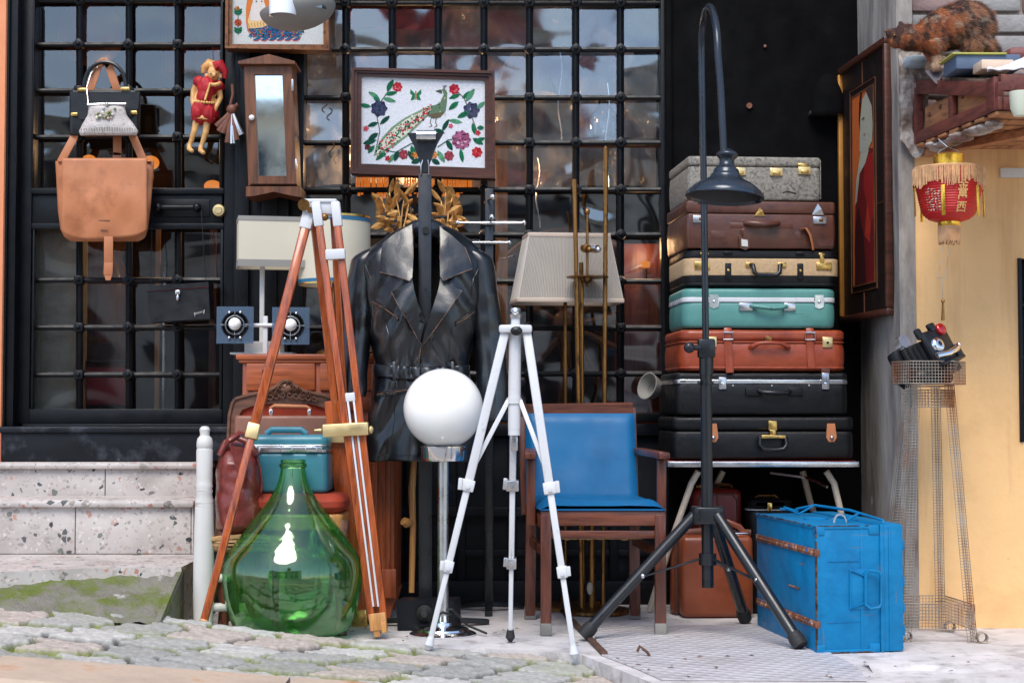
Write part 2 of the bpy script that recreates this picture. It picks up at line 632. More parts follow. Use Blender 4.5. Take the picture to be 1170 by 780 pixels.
M['case_rust'] = pm('case_rust', S(146, 62, 34), scratch=S(96, 44, 30), dent=.015, rough=.42, var=.16, scale=6, c2=S(112, 40, 26), c2at=.62, c2w=.1, c2scale=8, bump=.3, bscale=90, coat=.08, c3=S(96, 38, 26), c3at=.74, c3scale=24)
M['case_tan'] = pm('case_tan', S(190, 160, 122), rough=.65, var=.12, scale=90, bump=.8, bscale=260, c2=S(178, 140, 98), c2at=.6, c2scale=150)
M['cognac'] = pm('cognac', S(128, 62, 34), scratch=S(82, 42, 28), rough=.4, var=.2, scale=5, c2=S(104, 48, 28), c2at=.6, c2w=.12, c2scale=6, bump=.25, bscale=80, coat=.1, c3=S(176, 116, 78), c3at=.75, c3scale=20)
M['case_red'] = pm('case_red', S(122, 38, 30), rough=.42, var=.2, bump=.3, bscale=90, coat=.1)
M['train_teal'] = pm('train_teal', S(58, 124, 140), rough=.35, var=.07, scale=4, bump=.12, bscale=120, c2=S(40, 104, 122), c2at=.66, c2w=.08, c2scale=8)
M['brief'] = pm('brief', S(132, 86, 68), rough=.5, var=.2, bump=.3, bscale=70)
M['vinyl_blue'] = pm('vinyl_blue', S(0, 94, 144), rough=.5, spec=.3, var=.07, scale=4, c2=S(0, 80, 124), c2at=.62, c2w=.12, c2scale=5, bump=.12, bscale=120)
M['trunk_blue'] = pm('trunk_blue', S(0, 116, 168), rough=.5, spec=.3, scratch=S(104, 98, 94), sat=.66, dent=.03, var=.12, scale=5, c2=S(0, 98, 148), c2at=.62, c2w=.1, c2scale=5, bump=.2, bscale=26, bdist=.004, c3=S(70, 52, 46), c3at=.77, c3scale=17)
M['rust'] = pm('rust', S(112, 66, 46), rough=.7, var=.35, scale=14, c2=S(176, 130, 104), c2at=.58, c2scale=26, bump=.5, bscale=60, bdist=.003, c3=S(24, 92, 150), c3at=.62, c3scale=30)
M['rust_wire'] = pm('rust_wire', S(158, 150, 140), rough=.55, metal=.3, var=.3, scale=9, c2=S(150, 96, 62), c2at=.57, c2w=.1, c2scale=5, bump=.2)
M['rust_strip'] = pm('rust_strip', S(84, 58, 46), rough=.7, var=.4, bump=.4)
M['mahogany'] = wood('mahogany', S(102, 54, 38), S(62, 30, 22), 2, rough=.34, worn=S(176, 112, 80), wat=.76)
M['mahogany_x'] = wood('mahogany_x', S(110, 60, 42), S(66, 34, 26), 0, rough=.36, worn=S(180, 120, 88), wat=.74)
M['tripod_wood'] = wood('tripod_wood', S(172, 82, 32), S(108, 44, 16), 2, rough=.24, coat=.45)
M['pine'] = wood('pine', S(190, 136, 78), S(150, 98, 52), 2, rough=.4)
M['dresser'] = wood('dresser', S(164, 82, 42), S(120, 54, 26), 2, rough=.4, coat=.1)
M['dresser_x'] = wood('dresser_x', S(170, 88, 46), S(126, 58, 28), 0, rough=.4, coat=.1)
M['oak'] = wood('oak', S(112, 66, 36), S(62, 34, 20), 2, rough=.5, worn=S(138, 98, 66), wat=.7)
M['frame_wood'] = wood('frame_wood', S(80, 42, 28), S(46, 22, 17), 0, rough=.4)
M['frame_bronze'] = pm('frame_bronze', S(128, 84, 54), rough=.4, metal=.4, var=.25, bump=.4, bscale=60, c2=S(70, 44, 32), c2at=.58, c2scale=40)
M['old_wood'] = wood('old_wood', S(120, 98, 82), S(78, 62, 52), 2, rough=.85, coat=0, worn=S(178, 172, 164), wat=.62)
M['crate_red'] = wood('crate_red', S(108, 54, 44), S(70, 34, 30), 1, rough=.6, coat=0, worn=S(150, 60, 40), wat=.7)
M['plank'] = wood('plank', S(176, 122, 82), S(132, 84, 54), 1, rough=.7, coat=0)
M['carved'] = wood('carved', S(112, 76, 58), S(72, 48, 38), 0, rough=.5, coat=.05)
M['velvet'] = pm('velvet', S(150, 50, 26), rough=.8, var=.2, bump=.3, bscale=100)
M['rush'] = pm('rush', S(176, 138, 92), rough=.75, var=.3, scale=60, bump=.8, bscale=160, bdist=.004)
M['shade_cloth'] = pm('shade_cloth', S(204, 196, 176), rough=.8, var=.03, bump=.2, bscale=250, sss=.0)
M['shade_pleat'] = pm('shade_pleat', S(184, 177, 168), rough=.8, var=.05, bump=.2, bscale=150)
M['shade_trim'] = pm('shade_trim', S(190, 172, 156), rough=.7, var=.06)
M['shade_grey'] = pm('shade_grey', S(140, 137, 132), rough=.7, var=.05)
M['trim_blue'] = pm('trim_blue', S(40, 104, 140), rough=.6, var=.06)
M['opal'] = pm('opal', S(248, 247, 244), rough=.12, var=.01, bump=0, coat=.3, rvar=.02)
M['milk_glass'] = pm('milk_glass', S(236, 240, 244), rough=.15, var=.02, bump=0, coat=.3)
M['clear'] = pane_mat('clear', .12, (.82, .86, .88), .02)
M['frost_plate'] = smoky('frost_plate', S(96, 116, 138), .42)
M['enamel'] = pm('enamel', S(46, 54, 64), rough=.30, metal=.35, var=.18, bump=.1, bscale=40, coat=.3)
M['lamp_pole'] = pm('lamp_pole', S(42, 49, 58), rough=.3, metal=.4, var=.2, bump=.1, coat=.2, c3=S(230, 232, 236), c3at=.79, c3scale=12)
M['mottled_black'] = pm('mottled_black', S(26, 24, 24), rough=.6, var=.3, c2=S(110, 96, 82), c2at=.66, c2scale=22)
M['stand_black'] = pm('stand_black', S(22, 25, 30), rough=.34, var=.15, bump=.05, coat=.15)
M['rubber'] = pm('rubber', S(30, 31, 32), rough=.7, var=.2)
M['plastic_black'] = pm('plastic_black', S(18, 19, 22), rough=.3, var=.2, bump=.2)
M['grey_tweed'] = pm('grey_tweed', S(134, 128, 118), rough=.75, var=.3, scale=70, c2=S(84, 84, 82), c2at=.56, c2w=.05, c2scale=90, bump=.4, bscale=180)
M['gold_frame'] = pm('gold_frame', S(176, 120, 52), rough=.45, metal=.5, var=.15)
M['mat_board'] = pm('mat_board', S(30, 20, 18), rough=.5, var=.12, bump=.1, spec=.3)
M['canvas'] = pm('canvas', (1, 1, 1), spec=.2, rough=.85, attr=True, var=.2, scale=240, bump=1, bscale=260, bdist=.003)
M['painted'] = pm('painted', (1, 1, 1), rough=.45, attr=True, var=.22, scale=12, bump=.3, bscale=60)
M['paper'] = pm('paper', (1, 1, 1), rough=.6, attr=True, var=.12, scale=14, bump=.2)
M['gilt'] = pm('gilt', S(222, 172, 104), rough=.42, metal=.25, var=.3, scale=20, bump=.3, bscale=90, c2=S(140, 88, 42), c2at=.62, c2scale=22)
M['lantern_red'] = pm('lantern_red', S(192, 20, 20), rough=.5, var=.1, bump=.2, bscale=100)
M['fringe'] = pm('fringe', S(206, 160, 116), rough=.7, var=.25, scale=30)
M['gold_foil'] = pm('gold_foil', S(236, 184, 70), rough=.25, metal=.9, var=.2, bump=.5, bscale=60)
M['gold_print'] = pm('gold_print', S(226, 176, 110), rough=.5, metal=.2, var=.15)
M['puppet_red'] = pm('puppet_red', S(168, 14, 26), rough=.6, var=.25, scale=30, bump=.4, bscale=80)
M['puppet_gold'] = pm('puppet_gold', S(206, 148, 84), rough=.45, var=.2, scale=25, metal=.1)
M['brown_leather'] = pm('brown_leather', S(104, 62, 46), rough=.55, var=.3, scale=16, bump=.2)
M['brick'] = pm('brick', (1, 1, 1), rough=.85, attr=True, var=.3, scale=9, bump=.7, bscale=34, bdist=.008, c2=S(172, 160, 156), c2at=.62, c2scale=8)
M['mortar'] = pm('mortar', S(150, 138, 130), rough=.9, var=.25, scale=12, bump=.6, bscale=40, bdist=.006)
M['plaster_rag'] = pm('plaster_rag', S(168, 160, 154), rough=.9, var=.25, scale=6, c2=S(110, 92, 80), c2at=.55, c2w=.08, c2scale=9, bump=.9, bscale=16, bdist=.015)
M['fur'] = pm('fur', (1, 1, 1), rough=.75, attr=True, var=.25, scale=60, bump=.5, bscale=220)
M['interior'] = pm('interior', S(44, 34, 30), rough=.9, var=.3, scale=3)
M['stone_in'] = pm('stone_in', S(160, 154, 140), rough=.9, var=.25, scale=4, bump=.8, bscale=10, bdist=.02)
M['facade'] = pm('facade', S(232, 222, 204), rough=.9, var=.14, scale=2, bump=.3, bscale=12)
M['facade_trim'] = pm('facade_trim', S(210, 200, 184), rough=.85, var=.1)
M['dark_glass'] = pm('dark_glass', S(26, 30, 36), rough=.08, var=.1, bump=0)
M['asphalt'] = pm('asphalt', S(140, 138, 134), rough=.85, var=.2, scale=8, bump=.5, bscale=90, bdist=.004)
M['kerb'] = pm('kerb', S(186, 166, 146), rough=.85, var=.14, scale=5, c2=S(176, 126, 84), c2at=.62, c2w=.08, c2scale=5, bump=.6, bscale=30, bdist=.006, c3=S(96, 82, 68), c3at=.72, c3scale=12)
M['mossy'] = pm('mossy', S(118, 114, 104), rough=.9, var=.2, scale=6, c2=S(92, 104, 34), c2at=.53, c2w=.09, c2scale=7, bump=1, bscale=40, bdist=.012, c3=S(170, 166, 160), c3at=.64, c3scale=9)
M['red_lens'] = pm('red_lens', S(168, 14, 20), rough=.1, var=.1, bump=0, coat=.5)
M['felt_red'] = pm('felt_red', S(140, 40, 44), rough=.8, var=.2)
M['hat_grey'] = pm('hat_grey', S(46, 46, 50), rough=.8, var=.2)
M['globe_brown'] = pm('globe_brown', S(70, 32, 28), rough=.5, var=.2)
M['curtain_red'] = pm('curtain_red', S(92, 22, 26), rough=.8, var=.3)
M['wheel_wood'] = wood('wheel_wood', S(96, 64, 50), S(64, 40, 30), 0, rough=.6)
M['cab_wood'] = wood('cab_wood', S(122, 58, 28), S(76, 34, 18), 2)
M['dust_sheet'] = pm('dust_sheet', S(160, 160, 164), rough=.22, var=.06, bump=.6, bscale=5, bdist=.05, coat=.4)
M['dull_metal'] = pm('dull_metal', S(124, 122, 116), rough=.5, metal=.3, var=.25, bump=.1)
M['warm_lamp'] = emit('warm_lamp', (1.0, .30, .05), .5)

# ================================================================ SETTING
YW = 7.0                                       # plane of the window bars
# floor of the forecourt -----------------------------------------
FLOOR_EDGE = [(-1.195, 5.70), (-.60, 5.70), (-.20, 5.67), (.06, 5.63), (.235, 5.53), (.34, 5.22), (.42, 4.97), (1.12, 4.96), (1.42, 5.06), (1.9, 5.0), (4, 5.0)]


def edge_y(x):
    return interp(FLOOR_EDGE, x)[0]


CREST = [(-3.5, .27), (-2.4, .19), (-1.787, .144), (-1.176, .105), (-.87, .066), (-.565, .030), (-.26, .004), (.046, -.010), (.23, -.022), (.6, -.05), (1.5, -.11), (3.5, -.26)]


def street_z(x, y):
    zc = interp(CREST, x)[0]
    zk = .0077 - .073 * (x + .57)
    t = (y - 4.95) / .75
    return zk + (zc - zk) * max(0, min(1, t)) ** 1.3


b = MB()
b.prism([(-1.21, 7.1, -.3), (1.5, 7.1, -.3), (1.5, 6.2, -.3), (4, 6.2, -.3)] + [(x, y, -.3) for x, y in reversed(FLOOR_EDGE)], (0, 0, .3))
tag(b.build('floor', M['concrete']), kind='structure')
b = MB()
pl = [(.30, 6.25), (.30, 5.5), (.40, 5.20), (.455, 5.0), (1.075, 4.985), (1.10, 5.25), (1.02, 6.1), (.95, 6.25)]
b.prism([(x, y, .002) for x, y in pl], (0, 0, .004))
tag(b.build('floor_plate', M['plate']), kind='structure')
b = MB()
p0, p1 = P(652, 702, 6.55), P(690, 745, 5.54)
b.bar((p0.x - .02, 6.55, .009), (p1.x, 5.5, .009), .022, .012)
o = tag(b.build('floor_track', M['rust_strip']), kind='structure')


# worn cobbles: one sheet, each stone a cushion with its own height ------------
def cobble_mesh():
    x0, x1, y0, y1 = -3.2, 1.6, 4.92, 5.74
    nx, ny = 900, 210
    bm = bmesh.new()
    cl = bm.verts.layers.float_color.new('Col')
    row_h, wid = .185, .235
    rnd = {}

    def rv(i, j, k):
        key = (i, j, k)
        if key not in rnd:
            rnd[key] = random.Random(i * 7919 + j * 104729 + k * 31).random()
        return rnd[key]
    vs = []
    for jy in range(ny):
        for ix in range(nx):
            x = x0 + (x1 - x0) * ix / (nx - 1)
            y = y0 + (y1 - y0) * jy / (ny - 1)
            w = Vector((x * 5.2, y * 5.2, 0))
            fx = x + .022 * (noise.noise(w)) + .016 * noise.noise(w * 3.1) + .010 * noise.noise(w * 9)
            fy = y + .026 * noise.noise(w + Vector((7, 3, 0))) + .018 * noise.noise(w * 3.3 + Vector((1, 9, 0))) + .014 * noise.noise(w * 9 + Vector((4, 2, 0))) + x * .07
            r = fy / row_h
            j = math.floor(r)
            v = r - j
            cxx = fx / wid + .5 * (j % 2) + .35 * rv(0, j, 5) + .13 * math.sin(2 * PI * v + 1.2 * rv(0, j, 8))
            i = math.floor(cxx)
            u = cxx - i
            du = min(u, 1 - u) * wid
            dv = min(v, 1 - v) * row_h
            d = min(du, dv)
            e = min(1, max(0, d - .004) / .015)
            e = e * e * (3 - 2 * e)
            tilt = (rv(i, j, 1) - .5) * .016 * (u - .5) + (rv(i, j, 2) - .5) * .014 * (.5 - v) - .004 * ((u - .5) ** 2 + (v - .5) ** 2)
            hgt = (rv(i, j, 3) - .5) * .011 + tilt
            micro = noise.fractal(Vector((x * 22, y * 22, 3)), .8, 2, 5) * .0045
            z = street_z(x, y) - .024 * (1 - e) + e * (hgt + micro)
            if y > edge_y(x) - .006 and x > -1.19:
                z = min(z, -.03) - .05
            vv = bm.verts.new((x, y, z))
            g = rv(i, j, 4)
            stone = Vector(S(196, 193, 187)).lerp(Vector(S(158, 157, 152)), g)
            if rv(i, j, 6) > .84:
                stone = Vector(S(184, 172, 162))
            sp = noise.noise(Vector((x * 70, y * 70, 1))) + .6 * noise.noise(Vector((x * 160, y * 160, 5)))
            stone = stone * (1 + .22 * sp)
            m = noise.noise(Vector((x * 3.1, y * 5, 11))) * .5 + .56
            mo = max(0, min(1, (1 - e) * 1.1)) * max(0, min(1, (m - .45) * 4.5))
            mo = max(mo, .55 * max(0, min(1, (m - .66) * 5)) * (.4 + .6 * noise.noise(Vector((x * 30, y * 30, 4)))))
            joint = Vector(S(40, 37, 30)).lerp(Vector(S(98, 112, 22)), max(0, min(1, (m - .42) * 5)))
            c = stone.lerp(joint, max(0, min(1, (1 - e) * 1.0)))
            c = c.lerp(Vector(S(126, 136, 44)), max(0, mo) * .85)
            vv[cl] = (*c, 1)
            vs.append(vv)
    for jy in range(ny - 1):
        for ix in range(nx - 1):
            a = jy * nx + ix
            f = bm.faces.new((vs[a], vs[a + 1], vs[a + nx + 1], vs[a + nx]))
            f.smooth = True
    me = bpy.data.meshes.new('cobbled_pavement')
    bm.to_mesh(me)
    bm.free()
    me.materials.append(pm('cobble', (1, 1, 1), rough=.8, attr=True, var=.26, scale=26, bump=.6, bscale=120, bdist=.004))
    o = bpy.data.objects.new('cobbled_pavement', me)
    COL.objects.link(o)
    return tag(o, kind='structure')


cobble_mesh()

# kerb and road ------------------------------------------------------------
b = MB()
xk = -6.0
kerb_rand = random.Random(3)
while xk < 6:
    L = .62 + .3 * kerb_rand.random()
    za = -.034 - .073 * xk + .006
    zb = -.034 - .073 * (xk + L) + .006
    jit = kerb_rand.random() * .01
    b.prism([(xk + .006, 4.56 + jit, za - .25), (xk + .006, 4.55 + jit, za - .03), (xk + .006, 4.58 + jit, za), (xk + .006, 4.93, za + .004), (xk + .006, 4.93, za - .25)], (L - .012, 0, zb - za))
    xk += L
tag(b.build('kerb', M['kerb']), kind='structure')
b = MB()
b.flat([(-60, -60, 60 * .073 - .19), (60, -60, -60 * .073 - .19), (60, 4.7, -60 * .073 - .19), (-60, 4.7, 60 * .073 - .19)])
tag(b.build('road', M['asphalt']), kind='structure')
b = MB()
b.flat([(-60, 4.7, 60 * .073 - .25), (60, 4.7, -60 * .073 - .25), (60, 60, -60 * .073 - .25), (-60, 60, 60 * .073 - .25)])
tag(b.build('ground', M['asphalt']), kind='structure')
b = MB()
b.flat([(-8, 4.92, .63), (-3.15, 4.92, .25), (-3.15, 7.0, .25), (-8, 7, .63)])
b.flat([(1.58, 4.92, -.15), (8, 4.92, -.62), (8, 5.32, -.62), (1.58, 5.32, -.15)])
tag(b.build('pavement', M['concrete']), kind='structure')

# landing with mossy broken concrete in front --------------------------------
LR = -1.205
b = MB()
b.prism([(-3.4, 6.52, -.2), (LR, 6.52, -.2), (LR, 5.98, -.2), (-1.55, 5.93, -.2), (-2.0, 5.72, -.2), (-3.4, 5.70, -.2)], (0, 0, .45))
tag(b.build('landing', M['terrazzo']), kind='structure')


def ramp_pt(u, v):
    x = -2.15 + (LR + .004 + 2.15) * u
    ya, yb = 6.03 - .1 * (1 - u) - .22 * max(0, .45 - u), 5.60
    y = ya + (yb - ya) * v
    zt = .252
    zb = street_z(x, 5.65) - .012
    s = v ** .85
    z = zt + (zb - zt) * s + .022 * noise.fractal(Vector((x * 5, y * 5, 2)), .8, 2, 6)
    if v < .03:
        z = .245
    return Vector((x, y, z))


b = MB()
b.surf(ramp_pt, 70, 40)
b.prism([(LR + .002, 6.02, -.1), (LR + .002, 6.02, .247), (LR + .002, 5.9, .21), (LR + .002, 5.62, .10), (LR + .002, 5.62, -.1)], (-.02, 0, 0))
tag(b.build('concrete_ramp', M['mossy'], recalc=False), kind='structure')

# broken concrete lip at the far side of the plate
b = MB()


def lip(u, v):
    x = 1.13 + 1.6 * u
    y = 5.30 - .44 * v
    z = .012 - .14 * v ** 2 - .05 * u * u + .02 * noise.fractal(Vector((x * 6, y * 6, 8)), 1, 2, 5)
    return Vector((x, y, z))


b.surf(lip, 60, 24)
tag(b.build('broken_concrete', M['concrete']), kind='structure')

# terrazzo steps -------------------------------------------------------------
t = thing('terrazzo_steps', 'pale terrazzo steps with pink and grey chips below the black glazed door', 'steps', (-1.9, 6.6, .25))
rs = random.Random(5)
XL = -3.4
for xa, xb in ((XL, X(-40, 6.5)), (X(-39.4, 6.5), X(87.5, 6.5)), (X(88.2, 6.5), X(339.5 - 120, 6.5)), (X(220, 6.5), -1.262)):
    MB().span((xa, 6.50, .252), (xb, 6.56, .438), .005).build('riser', M['terrazzo'], t)
b = MB(); b.span((XL, 6.475, .436), (-1.257, 6.86, .466), .012); b.build('tread', M['terrazzo'], t)
for xa, xb in ((XL, X(121, 6.8)), (X(121.7, 6.8), -1.262)):
    MB().span((xa, 6.80, .462), (xb, 6.86, .578), .005).build('riser', M['terrazzo'], t)
b = MB(); b.span((XL, 6.775, .576), (-1.257, 7.06, .604), .012); b.build('tread', M['terrazzo'], t)
b = MB(); b.span((XL, 6.56, .0), (-1.262, 7.06, .44), .002); b.build('core', M['concrete'], t)

# ---------------------------------------------------------------- shop front
TOPZ = 2.74


def lattice(b, xs, ys, x0, x1, y0, y1, Y, r=.0118):
    """square-section bars with knuckles where they cross"""
    for x in xs:
        b.bar(P(x, y0, Y), P(x, y1, Y), r * 2, r * 2, up=(1, 1, 0), bev=.003)
    for y in ys:
        b.cyl(P(x0, y, Y), P(x1, y, Y), r, n=8)
    for x in xs:
        for y in ys:
            p = P(x, y, Y)
            b.box((p.x, p.y - .002, p.z), (.044, .05, .044), bev=.012, ry=PI / 4 if (int(x + y) % 3) else 0)
            b.ball((p.x, p.y - .026, p.z), .010, n=8)


def ys_up(first, step, n):
    return [first - step * i for i in range(n)]


# great window: frame, bars, panes
win = thing('shop_window', 'large black iron shop window with a grid of square bars over wavy panes', 'window', (-.1, 7.03, .7))
zt = TOPZ
b = MB()
fx0, fx1 = X(336, 7.03), X(761, 7.03)
b.span((X(330, 7.0), 6.985, Z(480, 7.0)), (X(346, 7), 7.07, zt))
b.span((X(756, 7.0), 6.985, Z(480, 7.0)), (X(763, 7), 7.07, zt))
b.span((X(346, 7), 6.985, Z(482, 7)), (X(756, 7), 7.07, Z(472, 7)))
b.span((X(330, 7), 6.98, zt), (X(763, 7), 7.07, zt + .08))
b.build('window_frame', M['iron'], win)
gx = [395, 448, 500.5, 553, 605, 658, 709]
gy = [427, 374.5, 321.5, 268.5, 217, 163.5, 112, 57, 4] + [-48, -100]
b = MB()
lattice(b, gx, [y for y in gy if Z(y, 7.0) < zt - .03], 346, 756, Y=7.02, y0=474, y1=-50)
b.build('bar_grid', M['iron'], win)
b = MB()
cols = [346] + gx + [756]
rows = [474] + gy
rp = random.Random(11)
for i in range(len(cols) - 1):
    for j in range(len(rows) - 1):
        ax, bx, ay, by = cols[i], cols[i + 1], rows[j], rows[j + 1]
        if Z(by, 7.05) > zt + .05:
            continue
        tx, tz = rp.uniform(-.0022, .0022), rp.uniform(-.003, .003)
        q = []
        for (x, y, sx, sz) in ((ax, ay, -1, -1), (bx, ay, 1, -1), (bx, by, 1, 1), (ax, by, -1, 1)):
            p = P(x, y, 7.05)
            q.append((p.x, 7.05 + sx * tx + sz * tz, min(p.z, zt)))
        b.flat(q)
b.build('pane', M['pane'], win, recalc=False)

# glazed door
door = thing('glazed_door', 'black iron shop door with barred upper and lower panes and round brass lock', 'door', (X(145, 7), 7.0, .75))
Yd = 7.0


def rect(b, ax, ay, bx, by, Y0, Y1, bev=.004):
    p, q = P(ax, by, (Y0 + Y1) / 2), P(bx, ay, (Y0 + Y1) / 2)
    b.span((p.x, Y0, p.z), (q.x, Y1, q.z), bev)


b = MB()
b.span((X(22, 7), 6.97, Z(484, 7)), (X(36, 7), 7.06, TOPZ)); b.span((X(256, 7), 6.97, Z(484, 7)), (X(268, 7), 7.06, TOPZ))
rect(b, 36, 467, 256, 484, 6.972, 7.06)
b.span((X(22, 7), 6.97, TOPZ), (X(268, 7), 7.06, TOPZ + .08))
rect(b, 36, 218, 256, 258, 6.98, 7.06)
rect(b, 36, 215, 256, 222, 6.965, 6.98); rect(b, 36, 255, 256, 262, 6.965, 6.98)
rect(b, 36, 262, 41, 467, 6.968, 7.0); rect(b, 251, 262, 256, 467, 6.968, 7.0)
rect(b, 36, 2, 41, 215, 6.968, 7.0); rect(b, 251, 2, 256, 215, 6.968, 7.0)
rect(b, 170, 228, 240, 248, 6.974, 6.985)
rect(b, 28, 484, 262, 489, 6.955, 7.05)
b.build('door_frame', M['iron'], door)
dx = [91, 147.5, 203.5]
b = MB()
lattice(b, dx, [428, 374, 320], 38, 254, 262, 467, 7.02)
lattice(b, dx, [157, 104, 51.5, 1, -52], 38, 254, -75, 216, 7.02)
b.build('bar_grid', M['iron'], door)
b = MB()
b.flat([P(38, 468, 7.05), P(254, 468, 7.05), P(254, 260, 7.05), P(38, 260, 7.05)])
q = [P(38, 218, 7.05), P(254, 218, 7.05)]
b.flat([q[0], q[1], (q[1].x, 7.05, TOPZ), (q[0].x, 7.05, TOPZ)])
b.build('pane', M['door_pane'], door, recalc=False)
b = MB()
p, q = P(181, 237, 6.93), P(228, 237, 6.93)
b.cyl(p, q, .011, n=12)
for e in (P(181, 237, 6.93), P(225, 237, 6.93)):
    b.ball((e.x, 6.93, e.z), .019, n=12); b.cyl((e.x, 6.93, e.z), (e.x, 6.99, e.z), .012)
b.build('handle', M['iron'], door)
b = MB()
p = P(250, 240.5, 6.96)
b.lathe([(0, .014), (.014, .014), (.016, .011), (.024, .010), (.027, .006), (.027, -.02)], Matrix.Translation(p) @ Matrix.Rotation(PI / 2, 4, 'X'), n=24)
b.build('lock', M['brass_satin'], door)

# sides of the front: jamb post, sill, base wall, dark wall
t = tag(MB().span((X(5, 6.98), 6.90, .60), (X(22, 6.98), 7.1, 3.6)).span((X(10, 6.98), 6.88, .60), (X(14, 6.98), 6.9, 3.6), ).build('door_jamb', M['iron']), 'black moulded iron post between the orange wall and the glazed door', 'jamb')
b = MB()
b.span((X(268, 7), 6.96, .0), (X(330, 7), 7.1, 3.6)); b.span((X(274, 7), 6.93, .6), (X(286, 7), 6.96, 3.6)); b.span((X(300, 7), 6.94, .6), (X(318, 7), 6.96, 3.6))
tag(b.build('window_post', M['iron']), 'broad black post behind the mirrored cabinet, between door and shop window', 'post')
b = MB()
b.span((XL, 6.87, .606), (X(272, 6.9), 7.08, Z(487, 6.9)), .008)
b.span((XL, 6.855, Z(494, 6.9)), (X(272, 6.9), 6.87, Z(487, 6.9)), .006)
tag(b.build('door_sill', M['sill_paint']), 'chipped navy black sill under the glazed door, on the top step', 'sill')
b = MB()
zb = Z(484, 6.97)
b.span((X(266, 6.97), 6.97, -.05), (X(762, 6.97), 7.1, zb), .003)
b.span((X(266, 6.97), 6.93, zb - .05), (X(762, 6.97), 6.97, zb), .006)
b.span((X(266, 6.97), 6.94, .0), (X(762, 6.97), 6.968, .10), .006)
for x in range(290, 762, 58):
    b.span((X(x, 6.95), 6.945, .10), (X(x + 10, 6.95), 6.969, zb - .05), .004)
b.span((X(266, 6.97), 6.95, .37), (X(762, 6.97), 6.968, .41), .004)
b.span((X(266, 6.97), 6.955, .20), (X(762, 6.97), 6.968, .23), .004)
tag(b.build('base_wall', M['navy_paint']), 'dark navy panelled wall below the large shop window', 'wall')
b = MB()
b.span((X(761, 6.97), 6.95, -.05), (1.56, 7.15, 3.8), .003)
b.span((X(762, 6.93), 6.925, .6), (X(769, 6.93), 6.95, 3.8), .004)
tag(b.build('dark_wall', M['black_wall']), 'scuffed matt black wall behind the suitcase stack', 'wall')
for (x, y, r, lab) in ((856, 121, 3.4, 'larger dull metal bolt in the black wall above the suitcases'), (874, 53, 1.6, 'tiny bolt high up in the black wall near the gooseneck lamp arch')):
    p = P(x, y, 6.945)
    tag(MB().cyl((p.x, 6.955, p.z), (p.x, 6.938, p.z), r * .0037, n=10).build('wall_bolt', M['rust']), lab, 'bolt')
b = MB()
b.span((-3.6, 6.86, TOPZ + .08), (1.48, 7.12, 4.6), .004)
tag(b.build('upper_wall', M['navy_paint']), 'dark painted wall over the shop window and door', 'wall')
# shop interior shell
b = MB()
b.span((-2.6, 9.0, -.1), (1.5, 9.1, 3.2)); b.span((-2.6, 7.1, 3.1), (1.5, 9.0, 3.2)); b.span((-2.6, 7.12, -.1), (-2.5, 9, 3.2)); b.span((1.4, 7.16, -.1), (1.5, 9, 3.2)); b.span((-2.6, 7.12, -.1), (1.5, 9, .5))
tag(b.build('shop_room', M['interior']), 'dim brown room behind the barred shop window', 'room')

# ---------------------------------------------------------------- walls at the sides
b = MB()
b.span((-7, 6.86, -.2), (X(5, 6.9), 7.3, 4.6), .004)
tag(b.build('orange_wall', M['orange']), 'orange plastered wall at the edge beside the door post', 'wall')
SX, YY = 1.475, 6.2
b = MB()


def pil(u, v):
    # side face of the pier, running from the back wall to the street corner, then round the corner
    z = -.1 + 4.7 * v
    s = u * .99
    if s < .93:
        y = 7.0 - (7.0 - YY) * (s / .93)
        x = SX + .035 * (1 - s / .93) * .3
    else:
        y = YY - .004
        x = SX + (s - .93) / .06 * .06
    n_ = noise.fractal(Vector((y * 2, z * 1.1, 5)), 1, 2, 6)
    return Vector((x + .010 * n_ * (1 if s < .9 else .4), y, z))


b.surf(pil, 60, 150)
b.span((SX + .028, YY + .03, -.1), (SX + .044, 7.1, 4.6))
tag(b.build('concrete_pier', M['pillar']), 'bare grey concrete pier wall that the painting leans on', 'wall')
b = MB()
zy = Z(152, YY)
b.span((SX + .045, YY, -.3), (X(1164, YY), YY + .3, zy + .06), 0)
b.span((X(1164, YY), YY, -.3), (X(1180, YY), YY + .3, Z(505, YY)), 0)
b.span((X(1164, YY), YY, Z(295, YY)), (X(1180, YY), YY + .3, zy + .06), 0)
b.span((X(1180, YY), YY, -.3), (7, YY + .3, zy + .06), 0)
tag(b.build('yellow_wall', M['yellow']), 'yellow ochre plastered wall behind the red paper lantern', 'wall')
t = thing('side_window', 'dark blue shuttered window slot in the yellow wall', 'window', (X(1172, YY), YY + .1, .7))
b = MB(); b.span((X(1164, YY) + .001, YY + .05, Z(505, YY)), (X(1180, YY) - .001, YY + .08, Z(295, YY))); b.build('shutter', M['navy_paint'], t)
b = MB(); b.span((X(1164, YY) + .001, YY - .01, Z(505, YY)), (X(1164, YY) + .014, YY + .05, Z(295, YY)))
for yy in (350, 410, 460):
    b.span((X(1166.5, YY), YY + .03, Z(yy, YY)), (X(1179, YY), YY + .05, Z(yy - 4, YY)))
b.build('window_frame', M['iron'], t)
